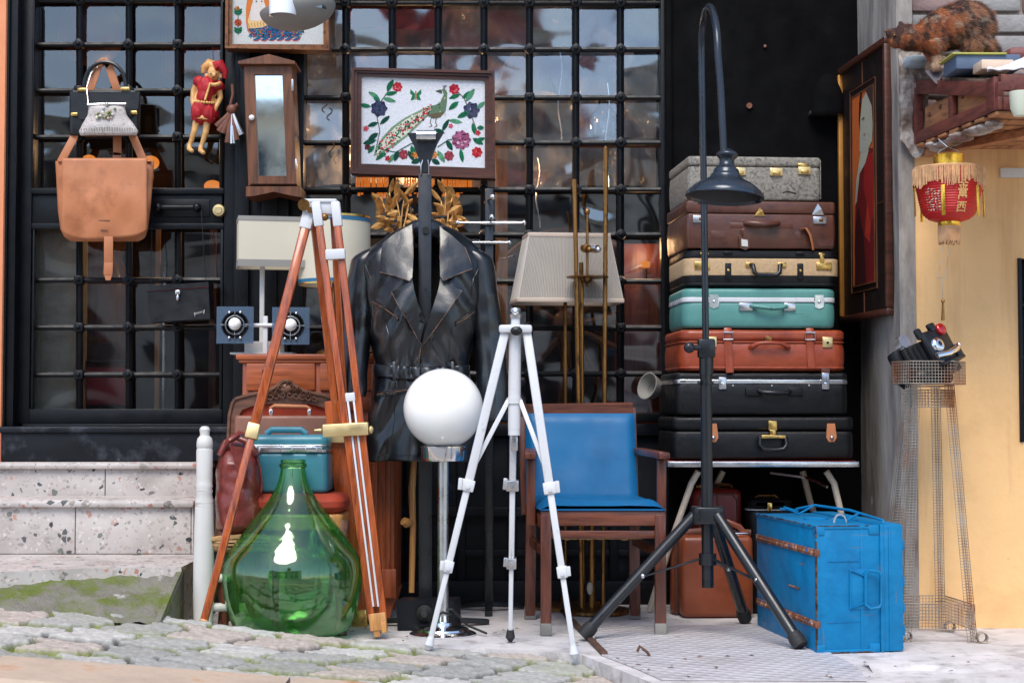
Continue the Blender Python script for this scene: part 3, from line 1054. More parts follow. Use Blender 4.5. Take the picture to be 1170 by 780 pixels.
# brick wall above
t = thing('brick_wall', 'reddish grey brick wall above the yellow plaster, behind the cat', 'wall', (2.2, 6.3, 1.9))
b = MB(); b.span((X(1046, 6.29), 6.295, zy), (7, 6.5, 4.6), 0); b.build('mortar', M['mortar'], t)
b = MB()
rb = random.Random(4)
zz, row = zy - .01, 0
while zz < 4.5:
    xx = X(1046, 6.28) - .19 * (row % 2) * .6
    while xx < 3.6:
        w = .205 + rb.uniform(-.012, .012)
        c = Vector(S(150, 124, 120)).lerp(Vector(S(176, 152, 146)), rb.random())
        if rb.random() > .75:
            c = Vector(S(160, 156, 154))
        b.c = tuple(c)
        xs0 = max(xx, X(1046, 6.28))
        if xx + w > xs0 + .02:
            b.box(((xs0 + xx + w) / 2, 6.285 + rb.uniform(-.004, .004), zz + .034), (xx + w - xs0, .03, .068), bev=.006, seg=2)
        xx += w + .014
    zz += .083
    row += 1
b.build('brick', M['brick'], t)
# ragged old plaster between pier and shelf
b = MB()


def rag(u, v):
    x = X(1017, 6.2) + (X(1062, 6.2) - X(1017, 6.2)) * u
    z = Z(172 - 10 * math.sin(u * 7), 6.2) + (Z(48, 6.2) - Z(172, 6.2)) * v
    return Vector((max(x, SX - .004), 6.175 - .03 * noise.fractal(Vector((x * 9, z * 7, 3)), 1, 2, 5) - .012, z))


b.surf(rag, 40, 70)
tag(b.build('broken_plaster', M['plaster_rag']), 'patch of broken grey plaster beside the wooden crate shelf', 'plaster')
b = MB()
b.span((X(1146, 6.19), 6.186, Z(203, 6.19)), (X(1190, 6.19), 6.199, Z(192, 6.19)), .002)
tag(b.build('wall_plate', M['white_paint']), 'small white strip on the yellow wall near the lantern', 'plate')

# facade over the street: what the bottle and the panes mirror
fac = thing('stone_facade', 'pale stone facade with rows of tall windows, mirrored in the green bottle', 'building', (0, -7, 0))
b = MB(); b.span((-9, -7.5, -1.2), (4.5, -7.0, 4.55), .01); b.build('wall', M['facade'], fac)
b = MB(); b.span((-9.1, -7.02, 4.55), (4.6, -6.7, 4.7), .02); b.span((-9, -7.0, 2.9), (4.5, -6.88, 3.05), .02); b.build('cornice', M['facade_trim'], fac)
for k in range(6):
    for zz, hh in ((.6, 1.9), (3.15, 1.15)):
        f = MB().span((-8.6 + 2.15 * k, -6.99, zz), (-7.3 + 2.15 * k, -6.93, zz + hh), .01).build('window', M['facade_trim'], fac)
        MB().span((-8.5 + 2.15 * k, -6.94, zz + .1), (-7.4 + 2.15 * k, -6.925, zz + hh - .1), .004).build('pane', M['dark_glass'], f)

rh = thing('added_red_house', 'tall reddish house added over the street for its reflection in the shop window', 'building', (.4, -8, 0))  # unseen house added to vary and redden the reflections in the panes
b = MB(); b.span((-1.3, -9.0, -1.2), (.1, -7.6, 6.6), .01); b.build('wall', pm('red_render', S(186, 82, 76), rough=.9, var=.2), rh)
b = MB(); b.prism([(-1.5, -7.5, 6.6), (.3, -7.5, 6.6), (-.6, -7.5, 7.4)], (0, -1.6, 0)); b.build('roof', M['rust'], rh)
for zz in (3.4, 4.8):
    for xx in (-1.1, -.5):
        MB().span((xx, -7.61, zz), (xx + .35, -7.57, zz + .9), .004).build('window', M['dark_glass'], rh)

# ================================================================ INSIDE THE SHOP
t = tag(MB().span((X(40, 7.12), 7.10, .5), (X(88, 7.12), 7.3, 1.62), .02).build('stone_pillar', M['stone_in']), 'rough grey stone pillar seen through the lower door panes', 'pillar')
b = MB()
p = P(104, 38, 7.35)
b.ball(p, .148, (1, 1, 1), 28)
t = tag(b.build('globe_lantern', M['globe_brown']), 'round dark brown globe hanging inside behind the top door panes', 'lantern')
for k, (px, py, sx, sy) in enumerate(((102, 183, .040, .03), (172, 186, .05, .04), (122, 192, .045, .018), (243, 213, .05, .035))):
    p = P(px, py, 7.4)
    lab = ['small glowing amber lamp behind the straps of the tan bag', 'round glowing amber lamp above the right corner of the tan bag flap', 'flat glowing amber lamp just over the tan bag', 'glowing amber lamp under the feet of the jester puppet'][k]
    t = thing('glowing_lamp', lab, 'lamp', p, 'amber lamps glowing inside the shop')
    MB().ball(p, 1, (sx * .8, .04, sy * .8), 14).build('lamp_shade', M['warm_lamp'], t)
    MB().cyl((p.x, p.y + .02, p.z - sy), (p.x, p.y + .02, p.z - sy - .03), .012).build('socket', M['brass_old'], t)
for px, py0, py1, w, m, lab in ((179, 255, 480, .022, 'pine', 'thin honey coloured pole inside behind the lower door panes'), (186.5, 300, 480, .012, 'steel', 'thin pale rod beside the honey coloured pole inside the door'), (242, 262, 470, .03, 'oak', 'narrow brown upright board inside near the door edge')):
    tag(MB().span((X(px, 7.4) - w / 2, 7.4, Z(py1, 7.4)), (X(px, 7.4) + w / 2, 7.42, Z(py0, 7.4)), .003).build('upright_board', M[m]), lab, 'board')
b = MB()
p = P(118, 345, 7.55)
b.lathe([(.02, -.32), (.10, -.3), (.13, -.1), (.12, .1), (.085, .2), (.10, .26), (.105, .3)], Matrix.Translation(p), n=28)
tag(b.build('tall_jar', M['oak']), 'tall dim brown jar inside behind the lower door panes', 'jar')
p = P(122, 441, 7.34)
tag(MB().box(p, (.17, .10, .17), bev=.01).build('red_box', M['felt_red']), 'dull red box on show inside under the dark hat', 'box')
b = MB()
p = P(120, 414, 7.34)
b.lathe([(.125, 0), (.12, .008), (.07, .012), (.062, .06), (.05, .085), (.0, .09)], Matrix.Translation(p) @ Matrix.Diagonal((1, .7, 1, 1)))
tag(b.build('brim_hat', M['hat_grey']), 'dark brimmed hat resting on the dull red box inside the door', 'hat')


def drape(x0, x1, y0, y1, Y, amp, folds):
    def f(u, v):
        px = x0 + (x1 - x0) * u
        p = P(px, y0 + (y1 - y0) * v, Y)
        return p + Vector((0, amp * math.sin(u * folds * 2 * PI + 2 * noise.noise(Vector((u * 3, v * 2, x0)))), 0))
    return MB().surf(f, 60, 20)


tag(drape(184, 250, -10, 84, 7.5, .03, 4).build('red_curtain', M['curtain_red']), 'dark red curtain hanging inside behind the jester puppet', 'curtain')
tag(drape(398, 505, 4, 34, 7.45, .02, 3).build('red_pelmet', M['curtain_red']), 'strip of red cloth inside high behind the window grid', 'curtain')


def dust(u, v):
    p = P(350 + 400 * u, -20 + 235 * v, 7.6)
    w_ = noise.fractal(Vector((u * 6, v * 3.2, 2)), 1, 2, 4)
    return p + Vector((0, .10 * w_, .02 * math.sin(u * 9)))


tag(MB().surf(dust, 120, 60).build('plastic_sheet', M['dust_sheet']), 'wrinkled pale sheet hung inside behind the upper shop window panes', 'sheet')
# glowing chandelier behind the dried leaves
t = thing('amber_chandelier', 'glowing amber fringed lamp inside just under the peacock picture', 'lamp', P(470, 205, 7.3))
b = MB()
for k in range(46):
    px = 408 + k * 2.9
    if 452 < px < 462:
        continue
    hh = 10 + 12 * random.random()
    p, q = P(px, 200, 7.3), P(px + random.uniform(-1, 1), 206 + hh, 7.3)
    b.tube([p, q], [.004, .006], 6)
b.build('fringe', emit('amber_fringe', (1.0, .24, .03), .42), t)
MB().tube([P(405, 200, 7.3), P(545, 200, 7.3)], .012).build('frame', M['brass_old'], t)
# wooden wheel, plank and cabinet deep in the right part of the window
t = thing('spoked_hoop', 'large old wooden spoked hoop standing inside behind the pleated lampshade', 'wheel', P(650, 380, 7.4))
c0 = P(650, 372, 7.4)
ring = [c0 + Vector((math.cos(2 * PI * k / 64) * .39, 0, math.sin(2 * PI * k / 64) * .42)) for k in range(64)]
MB().tube(ring, .030, 8, closed=True).build('rim', M['wheel_wood'], t)
for k in range(10):
    a = PI * 2 * k / 10 + .2
    MB().tube([c0 + Vector((.07 * math.cos(a), 0, .07 * math.sin(a))), c0 + Vector((.2 * math.cos(a), 0, .21 * math.sin(a))), c0 + Vector((.36 * math.cos(a), 0, .39 * math.sin(a)))], [.014, .02, .012], 8).build('spoke', M['wheel_wood'], t)
MB().ball(c0, .08, (1, .6, 1), 16).build('hub', M['wheel_wood'], t)
tag(MB().span((X(566, 7.3), 7.3, .6), (X(580, 7.3), 7.34, Z(138, 7.3)), .004).build('tall_plank', M['pine']), 'tall light brown plank upright inside beside the coat stand', 'plank')
b = MB(); p = P(600, 110, 7.28); b.lathe([(.145, 0), (.14, .02), (.09, .15), (.06, .19)], Matrix.Translation(p), n=40)
for k in range(12):
    a = 2 * PI * k / 12
    b.tube([p + Vector((.146 * math.cos(a), .146 * math.sin(a), 0)), p + Vector((.092 * math.cos(a), .092 * math.sin(a), .15))], .003, 5)
tag(b.build('inner_lampshade', M['shade_pleat']), 'ribbed beige lampshade hanging inside beside the peacock picture', 'lampshade')
b = MB(); p = P(690, 158, 7.25); b.lathe([(.05, 0), (.07, .03), (.075, .09), (.03, .14), (.02, .19), (.03, .2)], Matrix.Translation(p), n=32)
tag(b.build('glass_decanter', M['clear']), 'clear glass decanter inside above the brass rods', 'decanter')
tag(MB().span((X(655, 7.3), 7.22, p.z - .02), (X(758, 7.3), 7.4, p.z - .002), .004).build('inner_shelf', M['oak']), 'dark shelf inside under the glass decanter', 'shelf')
t = thing('inner_cabinet', 'orange brown wooden cabinet inside beside the suitcase stack', 'cabinet', P(738, 470, 7.35))
MB().span((X(708, 7.35), 7.35, .55), (X(758, 7.35), 7.7, Z(278, 7.35)), .006).build('case', M['cab_wood'], t)
MB().span((X(714, 7.35), 7.335, Z(440, 7.35)), (X(752, 7.35), 7.352, Z(330, 7.35)), .006).build('door', M['cab_wood'], t)
p = P(737, 302, 7.3)
t = thing('candle_lamp', 'small glowing orange lamp in front of the inner cabinet', 'lamp', p)
MB().box(p, (.045, .02, .03), bev=.008).build('lamp_shade', M['warm_lamp'], t)
MB().cyl((p.x, p.y, p.z - .02), (p.x, p.y, p.z - .07), .01).build('stem', M['brass_old'], t)
for px, y0, y1, lab in ((519, 200, 0, ''), ):
    pass
for px, y0, y1, m, lab in ((640, 60, 160, 'steel', 'thin bent wire hanging inside high behind the window'), (694, 95, 215, 'chrome', 'bright thin rod hanging inside behind the brass rods'), (615, 180, 260, 'steel', 'short pale rod inside left of the brass rods')):
    pts = [P(px + 2.2 * math.sin(k * .8), y0 + (y1 - y0) * k / 10, 7.12) for k in range(11)]
    tag(MB().tube(pts, .004, 6).build('hanging_wire', M[m]), lab, 'wire')

# ================================================================ HUNG ON THE DOOR
# tan leather bag
Yb = 6.86
bag = thing('leather_bag', 'large tan leather flap bag with long straps hanging on the door', 'bag', P(120, 275, Yb))


def fbag(lo, hi, Y0, dep, sag=.012, seed=0, ex=2.6):
    """soft bag body: outline rows (py, x0, x1) puffed front and back"""
    def f(u, v):
        py = lo + (hi - lo) * v
        x0, x1 = interp(ROWS, py)
        a = 2 * PI * u
        c, s_ = math.cos(a), math.sin(a)
        px = (x0 + x1) / 2 + (x1 - x0) / 2 * math.copysign(abs(c) ** (2 / ex), c)
        edge = min(1, (1 - abs(2 * v - 1)) * 5)
        y = Y0 + dep / 2 * math.copysign(abs(s_) ** (2 / ex), s_) * (.35 + .65 * edge ** .5)
        y += sag * noise.noise(Vector((u * 5 + seed, v * 3, seed)))
        return P(px, py, y)
    return f


ROWS = [(182, 63, 176), (200, 64, 175.5), (240, 66, 172), (262, 69, 169), (272, 74, 166), (276, 82, 158)]
b = MB(); b.surf(fbag(184, 276, Yb, .085, .02, 3), 72, 34, closeu=True); b.surf(lambda u, v: P(66 + 107 * u, 184.5 + .5 * v, Yb - .03 + .06 * v), 8, 4)
b.build('body', M['tan'], bag)


def flap(u, v):
    px = 71 + (168 - 71) * u
    lowr = 272 + 1.5 * math.sin(u * 5) - 8 * abs(2 * u - 1) ** 6
    py = 181 + (lowr - 181) * v
    return P(px, py, Yb - .052 - .012 * math.sin(v * PI) + .008 * noise.noise(Vector((u * 4, v * 3, 9))))


b = MB(); b.surf(flap, 40, 30)
o = b.build('flap', M['tan'], bag); so = o.modifiers.new('thick', 'SOLIDIFY'); so.thickness = .004


def strap_pts(pts, Y):
    return [P(x, y, Y + (p[0] if p else 0)) for x, y, *p in pts]


def ribbon(b, pts, w, th=.004):
    """flat strap facing the street"""
    for p, q in zip(pts, pts[1:]):
        d = (q - p).normalized()
        b.bar(p - d * w * .18, q + d * w * .18, w, th, up=(0, 1, 0), bev=.0015)
    return b


for pts in ([(70, 184, .0), (84, 158, .01), (100, 110, .02), (113, 74, .03), (119, 70, .03)], [(164, 184, 0), (152, 156, .01), (136, 110, .03), (124, 74, .03), (119, 70, .03)]):
    ribbon(MB(), strap_pts(pts, Yb), .034).build('strap', M['tan'], bag)
for pts, w in (([(124, 272, -.06), (124, 300, -.055), (123.5, 312, -.055)], .038), ([(134, 150, .03), (134, 176, .03), (133, 186, .03)], .036)):
    pp = strap_pts(pts, Yb)
    bb = ribbon(MB(), pp, w)
    e = pp[-1]
    bb.prism([e + Vector((-w / 2, 0, 0)), e + Vector((w / 2, 0, 0)), e + Vector((w * .25, 0, -.03)), e + Vector((-w * .25, 0, -.03))], (0, .004, 0))
    bb.build('strap_end', M['tan'], bag)
for py, w_ in ((252, .045), (263, .03)):
    MB().box(P(119, py, Yb - .0665), (w_, .002, .004), bev=0).build('stamp', M['brown_leather'], bag)

# black framed handbag and beaded purse
Yh = 6.885
hb = thing('handbag', 'black leather handbag with brass corners and arched handle above the tan bag', 'bag', P(120, 157, Yh))
b = MB()
p0, p1 = P(80, 156, Yh), P(160, 104, Yh)
b.rslab(p1.x - p0.x, .06, p1.z - p0.z, .02, .012, Matrix.Translation(((p0.x + p1.x) / 2, Yh, p0.z)))
b.build('body', M['bag_black'], hb)
b = MB(); b.sheet([(80, 105), (160, 105), (158, 124), (150, 134), (92, 137), (82, 128)], lambda x, y: P(x, y, Yh - .034), .004); b.build('flap', M['bag_black'], hb)
hp = [P(97 + 23 - 23 * math.cos(PI * k / 14) - 0, 104 - 33 * math.sin(PI * k / 14), Yh - .01) for k in range(15)]
hp = [P(120 - 24 * math.cos(PI * k / 16), 104 - 33 * math.sin(PI * k / 16) ** .8, Yh - .012) for k in range(17)]
MB().tube(hp, .0085, 8).build('handle', M['bag_black'], hb)
for x, y, w in ((94, 103, .04), (143, 102, .04), (85, 131, .03), (153, 129, .03)):
    MB().box(P(x, y, Yh - .04), (w, .012, .016), bev=.004).build('fitting', M['brass'], hb)
Yq = 6.81
bp_ = thing('beaded_purse', 'silver beaded clutch purse with green gem brooch, in front of the black handbag', 'purse', P(124, 155, Yq))
ROWS = [(119, 101, 143), (124, 101, 143), (132, 100, 145), (142, 94, 153), (150, 90, 158), (155, 92, 156)]
MB().surf(fbag(119, 155, Yq, .055, .006, 8), 60, 24, closeu=True).build('body', M['silver_cloth'], bp_)
b = MB(); b.tube([P(100, 120, Yq - .015), P(122, 119, Yq - .022), P(144, 119, Yq - .015)], .006, 8); b.ball(P(122, 119, Yq - .03), .009); b.build('clasp', M['steel'], bp_)
b = MB()
for k in range(26):
    b.c = random.choice([S(140, 150, 96), S(196, 176, 150), S(220, 214, 204), S(110, 120, 90)])
    b.ball(P(random.gauss(122, 5), random.gauss(132, 3), Yq - .032), random.uniform(.004, .008), n=8)
b.build('brooch', M['painted'], bp_)
b = MB()
for k in range(22):
    x = 93 + k * 2.9
    b.tube([P(x, 145 + .2 * abs(k - 11), Yq - .031), P(x + .3, 149.5, Yq - .03)], .0022, 6)
b.build('bead_fringe', M['shade_grey'], bp_)
MB().tube([P(101, 120, Yq), P(99, 100, Yq + .03), P(104, 84, Yq + .06), P(112, 76, Yq + .08)], .0018, 6).build('chain', M['steel'], bp_)

# small black box bag
Yk = 6.9
kb = thing('box_bag', 'small black box bag with silver clasp hung by strings on the lower door bars', 'bag', P(204, 368, Yk))
q = [P(168, 328, Yk - .06), P(238, 323.5, Yk - .06), P(240, 364, Yk - .06), P(170.5, 368, Yk - .06)]
MB().prism(q, (0, .11, 0)).build('body', M['bag_black'], kb)
q = [P(167.5, 327, Yk - .066), P(238, 322, Yk - .066), P(238.4, 327.4, Yk - .066), P(204, 330, Yk - .066), P(168, 332.5, Yk - .066)]
MB().prism(q, (0, .118, 0)).build('lid', M['bag_black'], kb)
MB().prism([P(168.2, 331.8, Yk - .064), P(238.4, 327.3, Yk - .064), P(238.5, 328.2, Yk - .064), P(168.3, 332.8, Yk - .064)], (0, .004, 0)).build('piping', M['felt_red'], kb)
b = MB(); b.box(P(203, 334, Yk - .072), (.022, .01, .02), bev=.005); b.ball(P(203, 340, Yk - .072), .009, (.8, .6, 1.4), 12); b.build('clasp', M['steel'], kb)
# the cursive signature plate, strokes only
pts = [P(222 + k * .72, 358 - .18 * k + (1.5 if k % 2 else -.5) * (1 if 1 < k < 15 else 2.4), Yk - .0625) for k in range(17)]
MB().tube(pts, .0016, 6).build('signature_mark', M['white_paint'], kb)
for x0, x1 in ((172, 174), (236, 230)):
    MB().tube([P(x0, 326, Yk), P((x0 + x1) / 2, 290, Yk), P(x1, 240, Yk + .02)], .0016, 6).build('string', M['bag_black'], kb)

# jester puppet
Yp = 6.87
pp = thing('jester_puppet', 'red and gold jester marionette hanging on the door bars', 'puppet', P(232, 175, Yp))
b = MB()
b.tube([P(236, 98, Yp), P(235, 116, Yp), P(233, 128, Yp), P(232, 138, Yp)], [.035, .042, .036, .045], 12)
b.ball(P(244, 84, Yp - .01), .030, (.85, .95, 1.15), 16)
b.ball(P(245, 86, Yp - .04), .008, n=8)                       # nose
b.tube([P(243, 92, Yp), P(240, 98, Yp)], .014, 8)
b.tube([P(227, 90, Yp), P(221, 104, Yp), P(220, 116, Yp - .01), P(222, 124, Yp - .02)], [.014, .0125, .011, .009], 8)
b.tube([P(250, 100, Yp), P(252, 112, Yp), P(247, 122, Yp - .02), P(243, 130, Yp - .02)], [.014, .0125, .011, .009], 8)
for hx, hy, sg in ((222, 124, 1), (243, 130, -1)):
    b.ball(P(hx, hy + 2, Yp - .02), .011, (1, .7, 1.2), 10)
    for k in range(5):
        b.tube([P(hx - 2 + k, hy + 3, Yp - .02), P(hx - 2.6 + k * 1.25, hy + 7.5 - abs(k - 2) * .7, Yp - .024)], [.0045, .0028], 6)
b.tube([P(226, 132, Yp), P(222, 150, Yp - .01), P(217, 166, Yp)], [.018, .014, .010], 8)
b.tube([P(237, 134, Yp), P(235, 152, Yp - .01), P(230, 168, Yp)], [.018, .014, .010], 8)
b.tube([P(217, 165, Yp), P(216, 170, Yp - .01), P(220, 173, Yp - .04)], [.012, .012, .009], 8)
b.tube([P(230, 167, Yp), P(229, 172, Yp - .01), P(233, 175, Yp - .04)], [.012, .012, .009], 8)


def pupcol(co):
    n_ = noise.noise(co * 40)
    return Vector(S(206, 148, 84)).lerp(Vector(S(232, 184, 120)), .5 + .5 * n_)


remeshed(b, 'body', M['painted'], pp, .0045, 2, pupcol)
b = MB()
for c, r, sc in ((P(228, 94, Yp), .028, (1, 1, .9)), (P(249, 99, Yp), .027, (1, 1, .9)), (P(237, 101, Yp - .004), .047, (.9, 1.05, 1.1)), (P(234.5, 112, Yp - .004), .042, (.9, 1.1, 1.1))):
    b.ball(c, r, sc, 16)
remeshed(b, 'tunic', M['puppet_red'], pp, .004, 2, None, lambda co: .006 * noise.noise(Vector((co.x * 60, co.y * 60, co.z * 24))))
b = MB()
b.ball(P(228, 128, Yp - .004), .045, (.82, 1.05, 1.2), 18); b.ball(P(239, 128, Yp - .004), .045, (.82, 1.05, 1.15), 18); b.ball(P(233.5, 124, Yp - .004), .05, (1, .98, .8), 18)
remeshed(b, 'breeches', M['puppet_red'], pp, .004, 2, None, lambda co: .008 * noise.noise(Vector((co.x * 70, co.y * 70, co.z * 20))))
b = MB()
for k in range(24):
    a = 2 * PI * k / 24
    b.ball(P(233.5 + 12 * math.cos(a), 117 + 1.0 * math.cos(a), Yp - .052 * math.sin(a)), .0065, n=6)
for k in range(12):
    b.ball(P(240 - k * .5, 96 + k * 1.6, Yp - .056), .0055, n=6)
for k in range(20):
    a = 2 * PI * k / 20
    b.ball(P(244 + 7 * math.cos(a), 95 + 2 * math.sin(a), Yp - .034 * math.sin(a) - .012), .0085, n=6)
b.build('gold_trim', M['gilt'], pp)
b = MB()
b.tube([P(245, 78, Yp), P(238, 74, Yp), P(233, 78, Yp - .01), P(232, 84, Yp - .01)], [.030, .026, .016, .008], 10)
b.build('hat', M['puppet_gold'], pp)
b = MB()
b.tube([P(246, 78, Yp - .01), P(252, 75, Yp - .01), P(257, 82, Yp - .01), P(257, 90, Yp - .01)], [.030, .026, .016, .008], 10)
b.build('hat', M['puppet_red'], pp)
b = MB()
for sx in (-1, 1):
    b.ball(P(244 + sx * 3, 84.5, Yp - .037), .0035, n=8)
b.tube([P(242, 89, Yp - .036), P(246, 89, Yp - .036)], .0018, 6)
b.build('face_paint', M['brown_leather'], pp)
b = MB()
for k in range(16):
    a = PI * (1.05 + .9 * k / 15)
    b.ball(P(244 + 8.5 * math.cos(a), 86 - 3 * math.sin(a) * .2 + (k % 3), Yp - .006), .008, n=6)
b.build('hair', M['fringe'], pp)
MB().tube([P(244, 74, Yp), P(243, 52, Yp + .1)], .0012, 5).build('string', M['bag_black'], pp)

# bunch of dark wooden tassels
tb = thing('key_bunch', 'bunch of brown leather and metal strips tied on a cord beside the mirrored cabinet', 'bunch', P(264, 160, 6.87))
MB().tube([P(265, 97, 6.89), P(266, 108, 6.87), P(263, 120, 6.86), P(264, 124, 6.86)], .006, 8).build('cord', M['brown_leather'], tb)
MB().ball(P(265, 125, 6.86), .024, (1, .8, .9), 14).build('knot', M['brown_leather'], tb)
for k, (x, y) in enumerate(((247, 144), (254, 152), (260, 163), (266, 164), (270, 160), (276, 154), (272, 120), (250, 150))):
    mm = M['brown_leather'] if k not in (3, 5) else M['steel']
    MB().tube([P(265, 125, 6.86), P((265 + x) / 2 + random.uniform(-1, 1), (125 + y) / 2, 6.85), P(x, y, 6.855)], [.005, .009, .013], 8, flat=.5, ref=(1, 0, 0)).build('strip', mm, tb)

# ---------------------------------------------------------------- mirrored wall cabinet
Yc0 = 6.76
wc = thing('wall_cabinet', 'narrow oak wall cabinet with a tall mirror door and gabled top', 'cabinet', P(310, 225, 6.85))
lean = Vector((.0, 0, 0))


def cab(x0, y0, x1, y1, Ya, Yb_, bev=.004):
    # trapezoid panel following the slight lean of the cabinet
    def sh(y): return (y - 145) * .042
    return [P(x0 + sh(y0), y0, Ya), P(x1 + sh(y0), y0, Ya), P(x1 + sh(y1), y1, Ya), P(x0 + sh(y1), y1, Ya)], (0, Yb_ - Ya, 0)


b = MB(); b.prism(*cab(281, 72, 337, 212, 6.80, 6.93)); b.build('case', M['oak'], wc)
b = MB()
for r_ in ((282, 75, 293, 210), (325, 75, 336, 210), (293, 75, 325, 85), (293, 201, 325, 210)):
    b.prism(*cab(*r_, 6.775, 6.805))
b.build('door', M['oak'], wc)
mirror = pm('mirror', (.72, .78, .78), rough=.04, metal=1, var=.05, bump=0, rvar=.02, c2=S(96, 108, 106), c2at=.66, c2w=.12, c2scale=5)
MB().prism(*cab(293, 85, 325, 201, 6.79, 6.804)).build('mirror', mirror, wc)
b = MB()
b.prism([P(272, 73, 6.745), P(337, 73, 6.745), P(337, 70, 6.745), P(307, 62, 6.745), P(272, 70, 6.745)], (0, .185, 0))
b.build('gable', M['oak'], wc)
b = MB()
b.prism([P(281, 213, 6.75), P(343, 213, 6.75), P(344, 225, 6.75), P(335, 224, 6.75), P(313, 219, 6.75), P(290, 224, 6.75), P(281, 224.5, 6.75)], (0, .18, 0))
b.build('base_board', M['oak'], wc)
b = MB(); b.ball(P(287.5, 134.5, 6.765), .012, n=14); b.build('knob', M['milk_glass'], wc)
for q0, q1 in (((333, 104), (335.5, 91)), ((337, 193), (339.5, 182))):
    MB().span(P(*q0, 6.77), P(*q1, 6.776), .001).build('hinge', M['steel'], wc)

# ---------------------------------------------------------------- framed embroideries
def frame_ring(b, o, i, Y0, Y1):
    """four mitred rails; o and i: outer and inner corner pixels in order"""
    for k in range(4):
        k2 = (k + 1) % 4
        b.prism([P(*o[k], Y0), P(*o[k2], Y0), P(*i[k2], Y0), P(*i[k], Y0)], (0, Y1 - Y0, 0))


class Stitch:
    def __init__(s, Y):
        s.b, s.Y, s.k = MB(), Y, 0

    def poly(s, pts, c):
        s.k += 1
        s.b.c = c
        s.b.flat([P(x, y, s.Y - .00013 * (s.k % 13) - .0004) for x, y in pts])

    def leaf(s, x, y, ang, L, W, c):
        a = R(ang)
        ca, sa = math.cos(a), -math.sin(a)
        pts = []
        for t_, w_ in ((0, 0), (.25, .8), (.5, 1), (.75, .7), (1, 0), (.75, -.7), (.5, -1), (.25, -.8)):
            u, v = L * t_, W * w_ * .5
            pts.append((x + u * ca - v * sa, y + u * sa + v * ca))
        s.poly(pts, tuple(q * .7 for q in c))
        for k in range(7):
            t0, t1 = k / 7 + .02, (k + .72) / 7
            for sg in (-1, 1):
                w0, w1 = math.sin(PI * t0) ** .7 * W * .5 * sg, math.sin(PI * min(.98, t1)) ** .7 * W * .5 * sg
                q_ = [(L * max(0, t0 - .10), 0), (L * max(0, t1 - .10), 0), (L * t1, w1), (L * t0, w0)]
                f_ = random.uniform(.85, 1.35)
                s.poly([(x + u * ca - v * sa, y + u * sa + v * ca) for u, v in q_], tuple(min(.9, e_ * f_) for e_ in c))
        s.poly([(x, y), (x + L * ca * .9, y + L * sa * .9), (x + L * ca * .9 + .3, y + L * sa * .9 + .4), (x + .3, y + .5)], tuple(q * .55 for q in c))

    def flower(s, x, y, r, c, c2, n=7):
        for k in range(n):
            a = 2 * PI * k / n
            s.leaf(x, y, math.degrees(a), r * 1.0, r * .85, c if k % 2 else tuple(min(1, q * 1.25 + .02) for q in c))
        for k in range(6):
            a = 2 * PI * k / 6 + .3
            s.disc(x + r * .42 * math.cos(a), y + r * .42 * math.sin(a), r * .16, c2)
        s.disc(x, y, r * .3, c2)

    def disc(s, x, y, r, c, n=9, sy=1):
        s.poly([(x + r * math.cos(2 * PI * k / n), y + r * sy * math.sin(2 * PI * k / n)) for k in range(n)], c)

    def line(s, pts, w, c):
        for (x0, y0), (x1, y1) in zip(pts, pts[1:]):
            L = math.hypot(x1 - x0, y1 - y0) or 1
            nx, ny = -(y1 - y0) / L * w / 2, (x1 - x0) / L * w / 2
            s.poly([(x0 + nx, y0 + ny), (x1 + nx, y1 + ny), (x1 - nx, y1 - ny), (x0 - nx, y0 - ny)], c)


Yf = 6.86
pk = thing('peacock_picture', 'embroidered peacock among flowers in a dark red brown wooden frame', 'picture', P(483, 200, 6.9))
O_ = [(401.5, 77), (565, 81), (566, 204), (400.5, 198)]
I_ = [(413, 87), (554, 92), (554, 192), (412.5, 187)]
b = MB()
frame_ring(b, O_, [(404.5, 80), (562, 84), (563, 201), (403.5, 195)], Yf - .01, 6.93)
frame_ring(b, [(404.5, 80), (562, 84), (563, 201), (403.5, 195)], [(408, 83), (558.5, 87.5), (559, 197), (407.5, 191.5)], Yf, 6.93)
frame_ring(b, [(408, 83), (558.5, 87.5), (559, 197), (407.5, 191.5)], I_, Yf + .010, 6.93)
b.build('frame', M['frame_wood'], pk)
b = MB(); b.c = S(222, 224, 230); b.prism([P(*q, Yf + .022) for q in ((412, 86), (555, 91), (555, 193), (411, 188))], (0, .03, 0)); b.build('cloth', M['canvas'], pk)
e = Stitch(Yf + .0215)
GR, DG, LG, RD, CR, NV, PU, PK = S(30, 120, 82), S(20, 84, 66), S(96, 166, 128), S(206, 44, 56), S(160, 58, 72), S(52, 62, 92), S(168, 92, 130), S(214, 96, 110)
